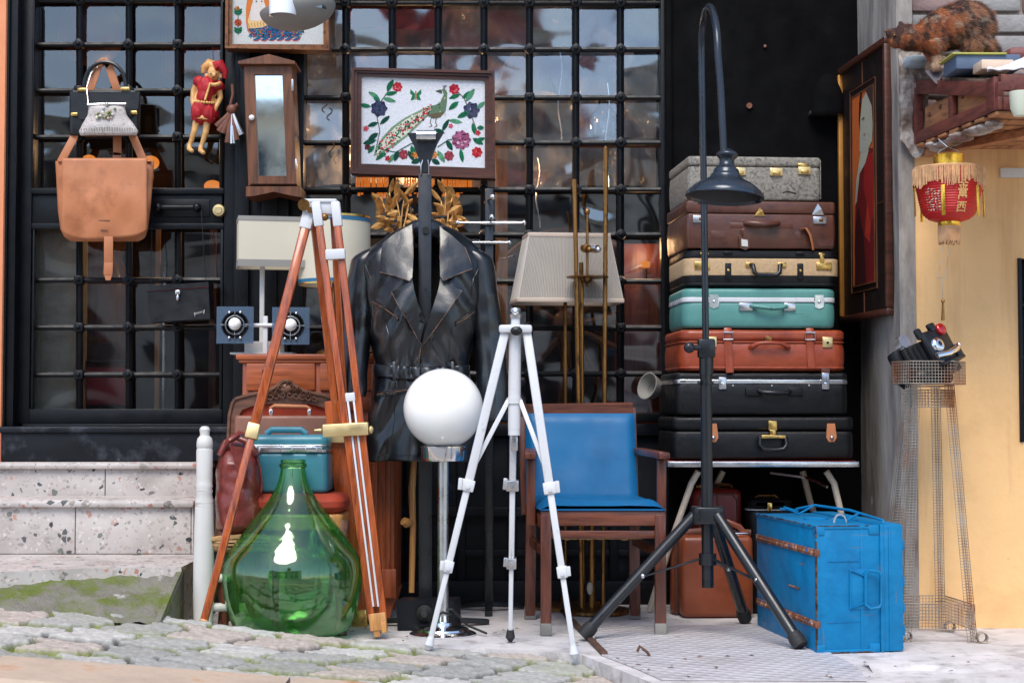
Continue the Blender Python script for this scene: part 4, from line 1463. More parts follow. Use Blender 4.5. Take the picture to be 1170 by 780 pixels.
# stems
e.line([(428, 178), (434, 150), (431, 135), (434, 118), (448, 98)], 1.0, S(96, 84, 80))
e.line([(545, 150), (537, 128), (530, 112), (520, 102)], 1.0, S(96, 84, 80))
e.line([(432, 170), (452, 174), (470, 164), (490, 170)], 1.0, DG)
e.line([(500, 168), (512, 160), (522, 158)], 1.0, DG)
for x, y, a, L_, W_ in ((434, 118, 125, 13, 6), (433, 112, 150, 14, 5), (440, 108, 10, 14, 5), (437, 112, -15, 16, 5), (442, 104, 60, 15, 6), (424, 122, 170, 14, 5), (432, 140, 200, 13, 5), (434, 142, 40, 15, 5), (432, 152, 215, 14, 6), (430, 160, 195, 16, 6), (428, 166, 230, 12, 5), (440, 174, 220, 14, 5), (455, 172, 250, 13, 6), (470, 166, 285, 14, 6), (450, 176, 240, 12, 5), (466, 172, 300, 14, 5),
                    (528, 112, 30, 16, 6), (532, 116, 55, 18, 6), (526, 108, 200, 14, 5), (524, 116, 220, 15, 6), (536, 128, 205, 15, 6), (545, 124, 40, 12, 5), (540, 140, 280, 14, 5), (528, 140, 170, 16, 5), (505, 150, 60, 16, 5), (508, 152, 160, 13, 5), (510, 160, 300, 14, 6), (526, 170, 280, 16, 5), (542, 162, 20, 13, 5), (540, 158, 330, 14, 6), (545, 146, 0, 8, 5), (500, 172, 300, 16, 6), (490, 176, 200, 10, 6), (493, 182, 330, 11, 6), (481, 182, 200, 12, 6)):
    e.leaf(x, y, a, L_, W_, random.choice([GR, GR, DG, LG]))
e.flower(454, 99.5, 6, RD, S(236, 150, 160)); e.flower(519, 102, 6.5, S(200, 40, 60), S(236, 150, 160))
e.flower(433, 124, 10, NV, S(120, 130, 160)); e.flower(538.5, 126, 10, S(66, 72, 100), S(150, 156, 180))
e.flower(527, 160, 11.5, PU, S(214, 170, 190), 9); e.flower(461, 176.5, 6, CR, S(206, 150, 150)); e.flower(513, 178, 6, CR, S(220, 150, 150))
e.flower(545, 174, 6.5, RD, S(236, 130, 110)); e.flower(443, 181, 3.5, RD, CR, 5); e.flower(420, 168, 4, S(96, 40, 52), CR, 5); e.flower(418, 147, 3.6, PK, RD, 5); e.flower(515, 144, 3, PK, RD, 5); e.flower(546, 152, 3.4, RD, PK, 5)
e.flower(474, 177, 4.5, S(224, 130, 60), S(240, 180, 90), 6); e.flower(496, 177, 4.5, S(224, 130, 60), S(240, 180, 90), 6)
# butterfly
for sx in (-1, 1):
    e.poly([(475, 108), (475 + sx * 6, 102), (475 + sx * 6.5, 107), (475 + sx * 4, 109), (475 + sx * 6, 115), (475 + sx * 1.5, 114)], GR)
e.line([(475, 104), (475, 114)], 1.6, S(196, 120, 90))
# peacock: tail, body, neck
tail = [(427, 178), (429, 170), (437, 157), (448, 145), (462, 135), (478, 127), (490, 121), (499, 120), (498, 128), (488, 133), (478, 143), (466, 155), (452, 166), (438, 174)]
e.poly(tail, S(120, 150, 118))
inner = [(430, 176), (432, 169), (440, 158), (450, 147), (463, 137), (479, 129), (492, 123), (496, 127), (486, 132), (476, 142), (464, 154), (450, 164), (438, 172)]
e.poly(inner, S(214, 214, 196))
for k in range(420):
    u = random.random()
    cx_, cy_ = 431 + u * 62, 174 - 52 * u ** .8
    x, y = cx_ + random.uniform(-3, 7) * (1.0 - .4 * u) * 1.4, cy_ + random.uniform(-4, 7) * (1 - .4 * u)
    e.disc(x, y, random.uniform(.6, 1.4), random.choice([RD, RD, S(206, 70, 80), GR, DG, S(110, 130, 110), S(120, 110, 90), S(70, 100, 84), S(228, 222, 206)]), 6)
e.poly([(494, 122), (503, 117), (507, 108), (505, 102), (508, 101), (511, 106), (510.5, 117), (509, 127), (502, 133), (493, 133), (487, 131)], S(98, 124, 98))
e.poly([(505, 103), (503, 102.5), (497.5, 104), (502, 106), (505, 107)], S(70, 84, 70))
e.poly([(487, 131), (508, 128), (503, 134), (495, 135.5)], S(104, 92, 72))
for k in range(60):
    x, y = random.uniform(493, 510), random.uniform(103, 131)
    if x + (y - 118) * .4 > 500 or y > 120:
        e.disc(min(x, 509.5), y, .8, random.choice([S(196, 204, 180), S(60, 90, 70), S(190, 130, 100)]), 5)
for k in range(4):
    e.line([(507, 101), (506 + k * 1.6, 97.5)], .7, S(120, 116, 122))
for x in (493, 499):
    e.line([(x, 134), (x - 1.5, 140), (x + .5, 144)], 1.0, S(120, 112, 96)); e.line([(x + .5, 144), (x - 3, 145.5)], .8, S(120, 112, 96))
e.b.build('embroidery', M['canvas'], pk, recalc=False)

sp = thing('folk_picture', 'embroidered folk figure with scaly blue body in a bronze frame at the top', 'picture', P(316, 56, 6.9))
O_ = [(258, -70), (373, -70), (376, 57.5), (257, 55)]
I_ = [(265, -62), (369, -62), (369.5, 51), (264.5, 50.5)]
b = MB(); m_ = [(261, -66), (371, -66), (373, 54.5), (260.5, 53)]
frame_ring(b, O_, m_, 6.845, 6.93); frame_ring(b, m_, I_, 6.86, 6.93)
b.build('frame', M['frame_bronze'], sp)
b = MB(); b.c = S(206, 208, 206); b.prism([P(*q, 6.878) for q in ((264, -63), (370, -63), (370, 52), (264, 51))], (0, .03, 0)); b.build('cloth', M['canvas'], sp)
e = Stitch(6.8775)
OR, CM, BL = S(214, 122, 56), S(228, 190, 130), S(44, 92, 130)
e.poly([(281, 26), (283, 36), (292, 42), (304, 44), (341, 42), (349, 32), (338, 33), (322, 27), (310, 22), (300, 26)], BL)
e.poly([(282, 20), (283, 33), (298, 32), (311, 27), (316, 22), (306, 20)], CM)
e.poly([(281, 10), (284, -14), (304, -14), (309, 10), (317, 20), (328, 25), (316, 24), (304, 16), (300, -4), (290, -4), (286, 12), (283, 24), (284, 34), (290, 41), (284, 37), (281, 26)], OR)
e.poly([(286, 24), (287, 8), (291, -4), (300, -4), (304, 10), (307, 20), (296, 24)], S(222, 212, 204))
for k in range(9):
    e.line([(284 + k * 3.3, 27 - k * .3), (285 + k * 3.3, 32 - k * .5)], .7, S(176, 132, 80))
for k in range(330):
    x = random.uniform(284, 347)
    y0_, y1_ = 33 - max(0, (x - 290)) * .18 + max(0, x - 318) * .32, 43 - max(0, x - 338) * .6
    e.disc(x, random.uniform(min(y0_, y1_ - 2), y1_), .9, random.choice([S(40, 84, 130), S(60, 120, 170), S(170, 50, 60), S(200, 120, 50), S(70, 140, 140), S(40, 60, 110)]), 5)
for k in range(6):
    x = 292 + k * 9
    e.poly([(x + 2, 43), (x + 7, 41), (x + 5, 45), (x - 1, 46.5), (x - 3, 45.5)], BL); e.line([(x - 3, 46.2), (x + 2, 46.8), (x + 6, 44)], .7, RD)
e.line([(272, 40), (272, 8)], .8, DG)
for y in (14, 17, 35, 38):
    e.leaf(272, y, 40, 6, 3, GR); e.leaf(272, y, 140, 6, 3, GR)
for x_ in (293, 299):
    e.disc(x_, 2, .9, S(70, 80, 100)); e.line([(x_ - 2, 0), (x_ + 2, -.4)], .6, S(110, 90, 80))
e.line([(294.5, 9), (298, 9)], .8, S(190, 110, 110))
e.poly([(284, -6), (306, -6), (305, -1), (296, -3), (286, -1)], S(176, 60, 60))
e.flower(272, 26, 4.5, S(206, 84, 50), S(230, 150, 60), 8); e.flower(271, 10, 3, S(220, 130, 50), S(230, 170, 80), 6)
e.b.build('embroidery', M['canvas'], sp, recalc=False)

# ceiling lamp with three glass cups, cut by the top edge
cl = thing('glass_ceiling_lamp', 'hanging lamp with white glass cups and grey glass dish at the top edge', 'lamp', P(345, -60, 6.4))
YL = 6.45
k_ = YL / F
MB().lathe([(44 * k_ * math.sin(q_ / 14 * PI / 2), 24 * k_ * (1 - math.cos(q_ / 14 * PI / 2))) for q_ in range(15)] + [(42 * k_, 24 * k_), (30 * k_, 10 * k_), (0, 3 * k_)], Matrix.Translation(P(344, 33, YL)) @ Matrix.Rotation(R(-10), 4, 'Y'), n=56).build('dish', M['shade_grey'], cl)
for x, y0, dy, mt_ in ((323, 18, -.12, 'milk_glass'), (356, 3, .06, 'milk_glass'), (358, 12, -.06, 'clear')):
    c = P(x, y0, YL + dy)
    MB().lathe([(15.2 * k_, 0), (15.5 * k_, .02), (15 * k_, .16), (12 * k_, .19), (11.5 * k_, .19), (14.3 * k_, .15), (14.6 * k_, .002), (15.2 * k_, 0)], Matrix.Translation(c), n=36).build('glass_cup', M[mt_], cl)
    MB().tube([c + Vector((0, 0, .18)), c + Vector((0, 0, .26)), P(345, -70, YL)], .008, 8).build('arm', M['chrome'], cl)
MB().cyl(P(345, -70, YL), P(345, -190, YL), .012).build('stem', M['chrome'], cl)
# S hooks on the bars
for x, y, h in ((379, 162, 18), (371, 115, 14)):
    pts = [P(x + 3 * math.sin(k / 12 * 2 * PI), y + h * k / 12, 6.965) for k in range(13)]
    tag(MB().tube(pts, .0028, 6).build('hook', M['rust_strip']), 'bent wire hook on the bars ' + ('just below the other hook' if y > 140 else 'beside the mirrored cabinet door knob height'), 'hook', 'wire hooks on the window bars')

# the lit lamps inside
for nm, p_, pw_ in (('chandelier_bulb', P(470, 190, 7.55), 8.0), ('shelf_bulb', P(172, 170, 7.7), 2.5), ('cabinet_bulb', P(735, 285, 7.25), .8)):
    l_ = bpy.data.lights.new(nm, 'POINT')
    l_.energy = pw_
    l_.color = (1, .55, .25)
    l_.shadow_soft_size = .05
    o = bpy.data.objects.new(nm, l_)
    COL.objects.link(o)
    o.location = p_

# ================================================================ DRESSER AND THE THINGS ROUND IT
YD = 6.42
dr = thing('dresser', 'orange brown wooden dresser behind the wooden surveying tripod', 'dresser', (X(360, YD), 6.6, 0))
xa, xb = X(277, YD), X(451, YD)
zt_ = Z(411, YD)
MB().span((xa, YD, .10), (xb, 6.84, zt_), .004).build('case', M['dresser'], dr)
b = MB(); b.span((X(270, YD), YD - .02, zt_), (X(458, YD), 6.85, Z(404.5, YD)), .006); b.span((X(273, YD), YD - .012, zt_ - .012), (X(455, YD), 6.84, zt_ + .001), .004); b.build('top', M['dresser_x'], dr)
for k in range(2):
    x0 = X(282 + k * 84, YD)
    d_ = MB().span((x0, YD - .014, Z(446, YD)), (x0 + .27, YD + .002, Z(415, YD)), .005).build('drawer', M['dresser_x'], dr)
    MB().ball((x0 + (.075 if k == 0 else .135), YD - .024, Z(425, YD)), .012, n=12).build('knob', M['brass_old'], d_)
    dd = MB()
    zz0, zz1 = .14, Z(455, YD)
    for (u0, u1, v0, v1) in ((0, .045, zz0, zz1), (.225, .27, zz0, zz1), (.045, .225, zz1 - .05, zz1), (.045, .225, zz0, zz0 + .06)):
        dd.span((x0 + u0, YD - .016, v0), (x0 + u1, YD + .002, v1), .003)
    dd.span((x0 + .04, YD - .006, zz0), (x0 + .23, YD + .003, zz1), .001)
    dd.build('door', M['dresser'], dr)
b = MB(); b.span((X(420, YD - .02), YD - .03, .09), (xb + .01, YD, Z(655, YD) + .02), .004); b.span((X(425, YD), YD - .022, .15), (X(432, YD), YD - .002, 1.0), .004); b.span((X(441, YD), YD - .022, .15), (X(447, YD), YD - .002, 1.0), .004); b.build('corner_moulding', M['dresser'], dr)
for x in (xa + .05, xb - .045):
    for y in (YD + .03, 6.8):
        MB().prism([(x - .05, y - .03, .1), (x + .05, y - .03, .1), (x + .025, y - .03, 0), (x - .02, y - .03, 0)], (0, .06, 0)).build('foot', M['dresser'], dr)

# rectangular table lamp
YB = 6.58
zt2 = Z(404.5, YD) + .002
bl = thing('box_shade_lamp', 'table lamp with cream rectangular shade and pale trim on the dresser', 'lamp', (X(300, YB), YB, zt2))
sh_d = .16


def boxshade(px0, px1, py0, py1, Y, d, rot, m, parent, trim, th=.004):
    s_ = Y / F
    w, h = (px1 - px0) * s_, (py1 - py0) * s_
    L = T(X((px0 + px1) / 2, Y), Y, Z(py1, Y), rot)
    b = MB(L)
    for x0, x1, y0, y1 in ((-w / 2, w / 2, -d / 2, -d / 2 + th), (-w / 2, w / 2, d / 2 - th, d / 2), (-w / 2, -w / 2 + th, -d / 2 + th, d / 2 - th), (w / 2 - th, w / 2, -d / 2 + th, d / 2 - th)):
        b.span((x0, y0, 0), (x1, y1, h), 0)
    o = b.build('lamp_shade', M[m], parent)
    for z0, z1 in ((-.002, .026), (h - .016, h + .002)):
        b = MB(L)
        for x0, x1, y0, y1 in ((-w / 2 - .002, w / 2 + .002, -d / 2 - .002, -d / 2 + .001), (-w / 2 - .002, w / 2 + .002, d / 2 - .001, d / 2 + .002), (-w / 2 - .002, -w / 2 + .001, -d / 2 + .001, d / 2 - .001), (w / 2 - .001, w / 2 + .002, -d / 2 + .001, d / 2 - .001)):
            b.span((x0, y0, z0), (x1, y1, z1), 0)
        b.build('shade_trim', M[trim], o)
    return L, w, h


boxshade(271, 347, 250, 306, YB, .17, R(12), 'shade_cloth', bl, 'shade_grey')
xs = X(299, YB)
b = MB(); b.box((xs, YB, (zt2 + Z(300, YB)) / 2), (.019, .019, Z(300, YB) - zt2), bev=.003); b.build('stem', M['white_paint'], bl)
MB().box((X(302, YB), YB, zt2 + .028), (.145, .11, .050), bev=.004).build('base', M['white_paint'], bl)
MB().box((X(302, YB), YB - .01, zt2 + .004), (.25, .15, .008), bev=.002).build('base_plate', M['white_paint'], bl)
# twin spotlight with square glass panels on the dresser
Y2 = 6.47
tw = thing('twin_spotlight', 'white twin spotlight with two square smoky glass panels on the dresser', 'lamp', (X(304, Y2), Y2, zt2))
MB().box((X(303, Y2), Y2, (Z(361, Y2) + zt2) / 2), (.019, .018, Z(361, Y2) - zt2), bev=.003).build('stem', M['white_alu'], tw)
MB().cyl(P(280, 371.5, Y2 - .01), P(325, 371.5, Y2 - .01), .008).build('cross_bar', M['white_alu'], tw)
for cx, cy, x0, x1, y0, y1 in ((269.5, 371.5, 248, 290, 352, 391.5), (333, 372.5, 311.5, 354, 353.5, 393)):
    c = P(cx, cy, Y2 - .02)
    g = MB()
    n_ = 40
    hs = (x1 - x0) / 2 * Y2 / F
    ring = []
    for k in range(n_):
        a = 2 * PI * k / n_
        ca, sa = math.cos(a), math.sin(a)
        q = hs / max(abs(ca), abs(sa))
        ring.append(((c.x + ca * .054, c.z + sa * .054), (c.x + ca * q, c.z + sa * q)))
    for k in range(n_):
        (a0, b0), (a1, b1) = ring[k], ring[(k + 1) % n_]
        g.prism([(a0[0], c.y - .02, a0[1]), (b0[0], c.y - .02, b0[1]), (b1[0], c.y - .02, b1[1]), (a1[0], c.y - .02, a1[1])], (0, .005, 0))
    pn = g.build('glass_panel', M['frost_plate'], tw)
    hd = MB()
    hd.lathe([(.010, -.10), (.028, -.095), (.036, -.06), (.050, -.0), (.052, .022), (.049, .022), (.034, -.055), (.0, -.06)], Matrix.Translation(c) @ Matrix.Rotation(PI / 2, 4, 'X'), n=28)
    hd.build('reflector', M['plastic_black'], tw)
    rg = MB()
    rg.tube([c + Vector((.037 * math.cos(2 * PI * k / 30), -.03, .037 * math.sin(2 * PI * k / 30))) for k in range(30)], .0028, 6, closed=True)
    for a in (0, PI / 2, PI, 1.5 * PI):
        rg.tube([c + Vector((.022 * math.cos(a), -.03, .022 * math.sin(a))), c + Vector((.055 * math.cos(a), -.03, .055 * math.sin(a)))], .0026, 6)
    for sx in (-1, 1):
        for sz in (-1, 1):
            rg.ball(c + Vector((sx * .022, -.025, sz * .05)), .006, n=8)
    rg.build('guard_ring', M['chrome'], tw)
    MB().ball(c + Vector((0, -.025, .004)), .025, n=18).build('bulb', M['opal'], tw)
# drum lampshade lamp
YU = 6.62
ul = thing('drum_shade_lamp', 'lamp with white drum shade banded in blue and gold, behind the wooden tripod', 'lamp', (X(382, YU), YU, zt2))
k_ = YU / F
h = (326 - 248) * k_
L = Matrix.Translation((X(382, YU), YU, Z(326, YU)))
o = MB().lathe([(41.5 * k_, 0), (40 * k_, h), (39.3 * k_, h), (40.8 * k_, 0)], L, n=48).build('lamp_shade', M['shade_cloth'], ul)
for z0, z1, mm, dr_ in ((.006, .020, 'trim_blue', .0015), (h - .022, h - .007, 'trim_blue', .0015), (-.001, .006, 'brass', .0025), (h - .007, h + .002, 'brass', .0025)):
    ra, rb_ = 41.5 * k_ - 1.5 * k_ * z0 / h, 41.5 * k_ - 1.5 * k_ * z1 / h
    MB().lathe([(ra + dr_, z0), (rb_ + dr_, z1), (rb_ - .002, z1), (ra - .002, z0), (ra + dr_, z0)], L, n=48).build('band', M[mm], o)
MB().lathe([(.075, 0), (.075, .012), (.03, .03), (.014, .06), (.02, .15), (.012, .25), (.012, Z(330, YU) - zt2 + .1)], Matrix.Translation((X(382, YU), YU, zt2)), n=24).build('stem', M['brass_old'], ul)

# ---------------------------------------------------------------- carved chair with luggage
cc = thing('carved_chair', 'carved wooden chair with rust red velvet, holding the teal train case', 'chair', (X(328, 6.2), 6.2, 0))
Yb2 = 6.36


def arch(px):     # top outline of the chair back
    t_ = (px - 326) / 64.0
    return 449 + 10 * abs(t_) ** 3 + (-11 * math.exp(-((px - 327) / 13.0) ** 2)) - 3 * math.exp(-((px - 327) / 32.0) ** 2)


top = [(262 + k * 3.2, arch(262 + k * 3.2) + (16 * max(0, (268 - (262 + k * 3.2)) / 6) ** 2) + 16 * max(0, ((262 + k * 3.2) - 384) / 6) ** 2) for k in range(41)]
out_ = [(260, 520)] + top + [(392, 520)]
inn = [(271, 520)] + [(271 + (x - 262) * (381 - 271) / 128, max(y + 12 + 3 * math.exp(-((x - 327) / 18.0) ** 2), 461)) for x, y in top] + [(381, 520)]
b = MB()
for k in range(len(out_) - 1):
    b.prism([P(*out_[k], Yb2 - .02), P(*out_[k + 1], Yb2 - .02), P(*inn[k + 1], Yb2 - .02), P(*inn[k], Yb2 - .02)], (0, .04, 0), smooth=True)
for k in range(len(out_) - 1):
    b.tube([P(*out_[k], Yb2 - .022), P(*out_[k + 1], Yb2 - .022)], .007, 6)
for k in range(30):                                  # the carving: scrolls and leaves
    px = 299 + k * 1.9
    py = arch(px) + 6 + 3 * math.sin(k * 1.1)
    b.tube([P(px, py, Yb2 - .024), P(px + 2, py - 2.5, Yb2 - .034), P(px + 4, py + 1, Yb2 - .026)], [.004, .0055, .003], 6)
for sx in (-1, 1):
    for k in range(5):
        pts = [P(327 + sx * (4 + k * 7 + 4 * math.cos(q) * (1 - q / 9)), 451 + k * 1.0 + 4 * math.sin(q) * (1 - q / 9), Yb2 - .03) for q in [j * .7 for j in range(9)]]
        b.tube(pts, .003, 6)
b.ball(P(327, 444, Yb2 - .025), .02, (1.2, .6, 1), 12)
for x in (265, 387):
    b.bar(P(x, 515, Yb2), (X(x, 6.4), 6.42, .0), .04, .04)
b.build('back_frame', M['carved'], cc)
b = MB(); b.prism([P(x, y, Yb2 - .005) for x, y in [(272, 565)] + inn[1:-1] + [(380, 565)]], (0, .02, 0)); b.build('back_cushion', M['velvet'], cc)
zs = Z(563, 6.06)
b = MB(); b.rslab(.46, .40, .075, .05, .03, Matrix.Translation((X(328, 6.18), 6.17, zs - .075)), bulge=.01); b.build('seat', M['velvet'], cc)
b = MB(); b.rslab(.47, .41, .06, .05, .01, Matrix.Translation((X(328, 6.18), 6.17, zs - .133))); b.build('seat_rail', M['pine'], cc)
for x in (X(262, 6.1), X(394, 6.1)):
    MB().tube([(x, 6.02, zs - .1), (x - .01, 5.99, zs - .2), (x, 6.02, .1), (x, 6.0, 0)], [.028, .03, .018, .022], 10).build('leg', M['carved'], cc)
tc = thing('train_case', 'turquoise hard train case with silver latch strip on the chair seat', 'case', (X(318, 6.1), 6.15, zs))
Yt = 6.02
k_ = Yt / F
L = Matrix.Translation((X(319, Yt), Yt + .12, zs + .002))
hh = (563 - 497) * k_
MB().rslab(112 * k_, .24, hh * .70, .03, .015, L).build('body', M['train_teal'], tc)
o = MB().rslab(112 * k_, .24, hh * .295, .03, .02, L @ Matrix.Translation((0, 0, hh * .705))).build('lid', M['train_teal'], tc)
b = MB(L); b.rslab(112.6 * k_, .243, .010, .03, .002, Matrix.Translation((0, 0, hh * .70))); b.rslab(112.6 * k_, .243, .006, .03, .002, Matrix.Translation((0, 0, hh * .805))); b.span((-.125, -.126, hh * .716), (.16, -.118, hh * .80), .002); b.build('silver_strip', M['steel'], tc)
for x in (-.09, .03, .12):
    MB(L).box((x, -.129, hh * .757), (.045, .012, .019), bev=.003).build('latch', M['chrome'], tc)
b = MB(L); b.tube([(-.06, -.03, hh + .002), (-.04, -.03, hh + .018), (.07, -.03, hh + .018), (.09, -.03, hh + .002)], .012, 10, flat=.7); b.build('handle', M['train_teal'], tc)
bc = thing('briefcase', 'worn brown briefcase with tan handle behind the turquoise train case', 'briefcase', (X(335, 6.3), 6.31, zs))
L = Matrix.Translation((X(334, 6.3), 6.3, zs + .002))
k_ = 6.3 / F
MB().rslab(128 * k_, .09, (563 - 479) * k_ + .0, .02, .012, L).build('body', M['brief'], bc)
zb_ = (563 - 479) * k_
MB(L).tube([(-24 * k_, -.0, zb_), (-24 * k_, 0, zb_ + .030), (-20 * k_, 0, zb_ + .037), (16 * k_, 0, zb_ + .034), (20 * k_, 0, zb_ + .027), (20 * k_, 0, zb_)], .008, 10).build('handle', M['tan'], bc)
for x in (-24, 20):
    MB(L).box((x * k_, 0, zb_ + .012), (.014, .02, .024), bev=.003).build('handle_mount', M['chrome'], bc)

# ---------------------------------------------------------------- white-post rush seat stool with the oxblood bag
st = thing('rush_stool', 'white turned post chair with a woven rush seat under the oxblood bag', 'chair', (X(255, 5.95), 5.95, 0))
Yp_ = 5.95
k_ = Yp_ / F


def post(px, Y, ytop, m='white_paint', nm='post'):
    zt_ = Z(ytop, Y)
    k_ = Y / F
    rel = [(0, 0), (4, .5), (6.2, 4), (5.4, 8), (5.4, 11), (8.2, 14), (9.2, 19), (9.2, 24), (8.6, 25), (9.4, 28), (9.2, 60), (9, 66), (9.8, 68), (8.8, 71), (9.8, 74), (8.8, 77), (10.2, 84), (11.2, 120), (11.8, 160), (11.9, 190), (11, 240)]
    prof = [(r * k_, -d * k_) for r, d in rel if zt_ - d * k_ > .01] + [(10.5 * k_, -zt_)]
    return MB().lathe(prof[::-1], Matrix.Translation((X(px, Y), Y, zt_)), n=24).build(nm, M[m], st)


post(234.5, Yp_, 486.5)
for z_ in (Z(660, Yp_), Z(692, Yp_) - .005):
    MB().tube([(X(236, Yp_), Yp_ + .01, z_), (X(262, Yp_), Yp_ + .03, z_ - .003)], .016, 10).build('rail', M['white_paint'], st)
b = MB()
zr = Z(613, Yp_)
b.rslab(.28, .26, .055, .05, .024, Matrix.Translation((X(284, 6.0), 6.06, zr - .055)))
for k in range(16):
    b.tube([(X(284, 6.0) - .135, 5.938 + k * .016, zr - .01), (X(284, 6.0), 5.938 + k * .016, zr + .003), (X(284, 6.0) + .135, 5.938 + k * .016, zr - .01)], .009, 6)
b.build('seat', M['rush'], st)
for x, y in ((X(257, 5.95), 5.98), (X(306, 5.9), 6.12)):
    MB().cyl((x, y, zr - .04), (x, y, 0), .016, .013, 12).build('leg', M['mahogany'], st)
# the bag
Yr = 6.0
rb_ = thing('doctor_bag', 'slouching oxblood leather bag with strap standing on the rush seat', 'bag', (X(270, Yr), Yr, zr))
ROWS = [(500, 262, 280), (506, 256, 288), (512, 253, 292), (520, 250, 295), (540, 246.5, 299), (570, 246, 300.5), (596, 247, 301), (606, 249, 300), (610, 253, 296)]


def obag(u, v):
    py = 503 + (610 - 503) * v
    x0, x1 = interp(ROWS, py)
    a = 2 * PI * u
    c, s_ = math.cos(a), math.sin(a)
    px = (x0 + x1) / 2 + (x1 - x0) / 2 * math.copysign(abs(c) ** .75, c)
    dep = .11 * (1 - .75 * max(0, (.25 - v) / .25)) * (1 if v < .93 else 1 - (v - .93) * 5)
    crease = .014 * math.sin(u * 26 + 5 * noise.noise(Vector((u * 3, v * 4, 1)))) * (1 - abs(v - .35)) * (.3 if s_ < 0 else 1)
    y = Yr + .03 + dep * math.copysign(abs(s_) ** .8, s_) + crease + .02 * noise.noise(Vector((u * 6, v * 5, 4)))
    return P(px, py, y) + Vector((.004 * noise.noise(Vector((u * 9, v * 9, 2))), 0, 0))


MB().surf(obag, 90, 50, closeu=True).build('body', M['oxblood'], rb_)
MB().tube([P(251, 520, Yr - .04), P(258, 505, Yr - .03), P(270, 499, Yr - .02), P(284, 505, Yr - .03), P(294, 520, Yr - .04)], .012, 10).build('frame', M['oxblood'], rb_)
MB().tube([P(254, 512, Yr - .03), P(262, 502, Yr - .05), P(274, 494, Yr - .03), P(286, 500, Yr)], .010, 8, flat=.6).build('handle', M['oxblood'], rb_)
MB().sheet([(262, 508), (280, 512), (282, 545), (278, 552), (272, 550), (270, 535)], lambda x, y: P(x, y, Yr - .095), .006).build('flap', M['oxblood'], rb_)
MB().ball(P(276, 549, Yr - .10), .007, n=10).build('stud', M['steel'], rb_)
MB().tube([P(293, 522, Yr - .03), P(297, 535, Yr - .05), P(299, 552, Yr - .05), P(298, 562, Yr - .05)], .007, 8, flat=.5).build('strap', M['oxblood'], rb_)

# ---------------------------------------------------------------- green demijohn
YJ, RJ = 5.95, 79.5 * 5.95 / F
kj = YJ / F
dj = thing('demijohn', 'big bulbous green glass demijohn standing at the edge of the cobbles', 'bottle', (X(335.5, YJ), YJ, 0))
prof_px = [(0, 18), (38, 16), (60, 12), (66, 4), (72, -14), (77, -36), (79.3, -62), (79, -76), (75.5, -92), (66.5, -108), (54, -128), (41, -148), (30.5, -164), (23.5, -176), (18.5, -188), (15.5, -200), (14.2, -208), (13.6, -212)]
zbase = 0.002
py_bottom = 468 + (CAMH - 0) * F / YJ


def jz(d): return max(zbase, (-d + (py_bottom - 738)) * kj + .0)


outer = []
zscale = (Z(533, YJ) - zbase) / (212 + 20)
for r, d in prof_px:
    outer.append((r * kj, zbase + (20 - d - 2) * zscale if d < 18 else zbase + .004))
outer[0] = (0, zbase + .018)
outer[1] = (38 * kj, zbase + .008)
inner_ = [(max(0, r - .0035), z + (.004 if i < 4 else .001)) for i, (r, z) in enumerate(outer)]
inner_[0] = (0, outer[0][1] + .006)
zn = outer[-1][1]
mouth = [(14.6 * kj, zn + .001), (15.6 * kj, zn + .005), (15.6 * kj, zn + .017), (14.2 * kj, zn + .019), (13.4 * kj, zn + .021), (14.4 * kj, zn + .024), (14.2 * kj, zn + .031), (12.2 * kj, zn + .032), (11.0 * kj, zn + .02)]


def smoothp(pr, it=2):
    for _ in range(it):
        q = [pr[0]]
        for a, c in zip(pr, pr[1:]):
            q += [(a[0] * .75 + c[0] * .25, a[1] * .75 + c[1] * .25), (a[0] * .25 + c[0] * .75, a[1] * .25 + c[1] * .75)]
        q.append(pr[-1])
        pr = q
    return pr


full = smoothp(outer) + mouth + smoothp(inner_)[::-1]
MB().lathe(full, Matrix.Translation((X(335.5, YJ), YJ, 0)), n=96).build('glass_body', glass_mat('green_glass', (.72, .98, .68)), dj, sharp=60)
# ---------------------------------------------------------------- wooden surveying tripod
wt = thing('surveying_tripod', 'tall varnished wooden surveying tripod with brass clamps and white metal head', 'tripod', (X(360, 6.1), 6.1, 0))
YA = 6.06


def pole(nm, pts, w, d, m, parent):
    b = MB()
    for p_, q_ in zip(pts, pts[1:]):
        b.bar(p_, q_, w, d, up=(0, 1, 0), bev=min(w, d) * .3)
    return b.build(nm, M[m], parent)


apex = P(362, 240, YA)
# near left leg: one straight pole in two lengths
l0, l1 = P(352, 248, YA - .02), P(226.5, 735, 5.745)
mid = l0.lerp(l1, .52)
lg = pole('leg', [l0, mid], .036, .026, 'tripod_wood', wt)
pole('lower_rod', [l0.lerp(l1, .50), l0.lerp(l1, .955)], .028, .022, 'tripod_wood', lg)
MB().bar(l0.lerp(l1, .50), l0.lerp(l1, .535), .045, .038, up=(0, 1, 0), bev=.004).build('clamp', M['brass_satin'], lg)
b = MB(); b.bar(l0.lerp(l1, .945), l1, .032, .026, up=(0, 1, 0), bev=.006); b.build('foot', M['pine'], lg)
MB().bar(l0.lerp(l1, -.025), l0.lerp(l1, .03), .045, .034, up=(0, 1, 0), bev=.005).build('socket', M['white_alu'], lg)
# right leg: twin rails with a white metal inner slide
r0, r1 = P(375, 245, YA - .05), P(434, 727, 5.90)


def lr(t_, off=0, dy=0):
    p_ = r0.lerp(r1, t_)
    return p_ + Vector((off, dy, 0))


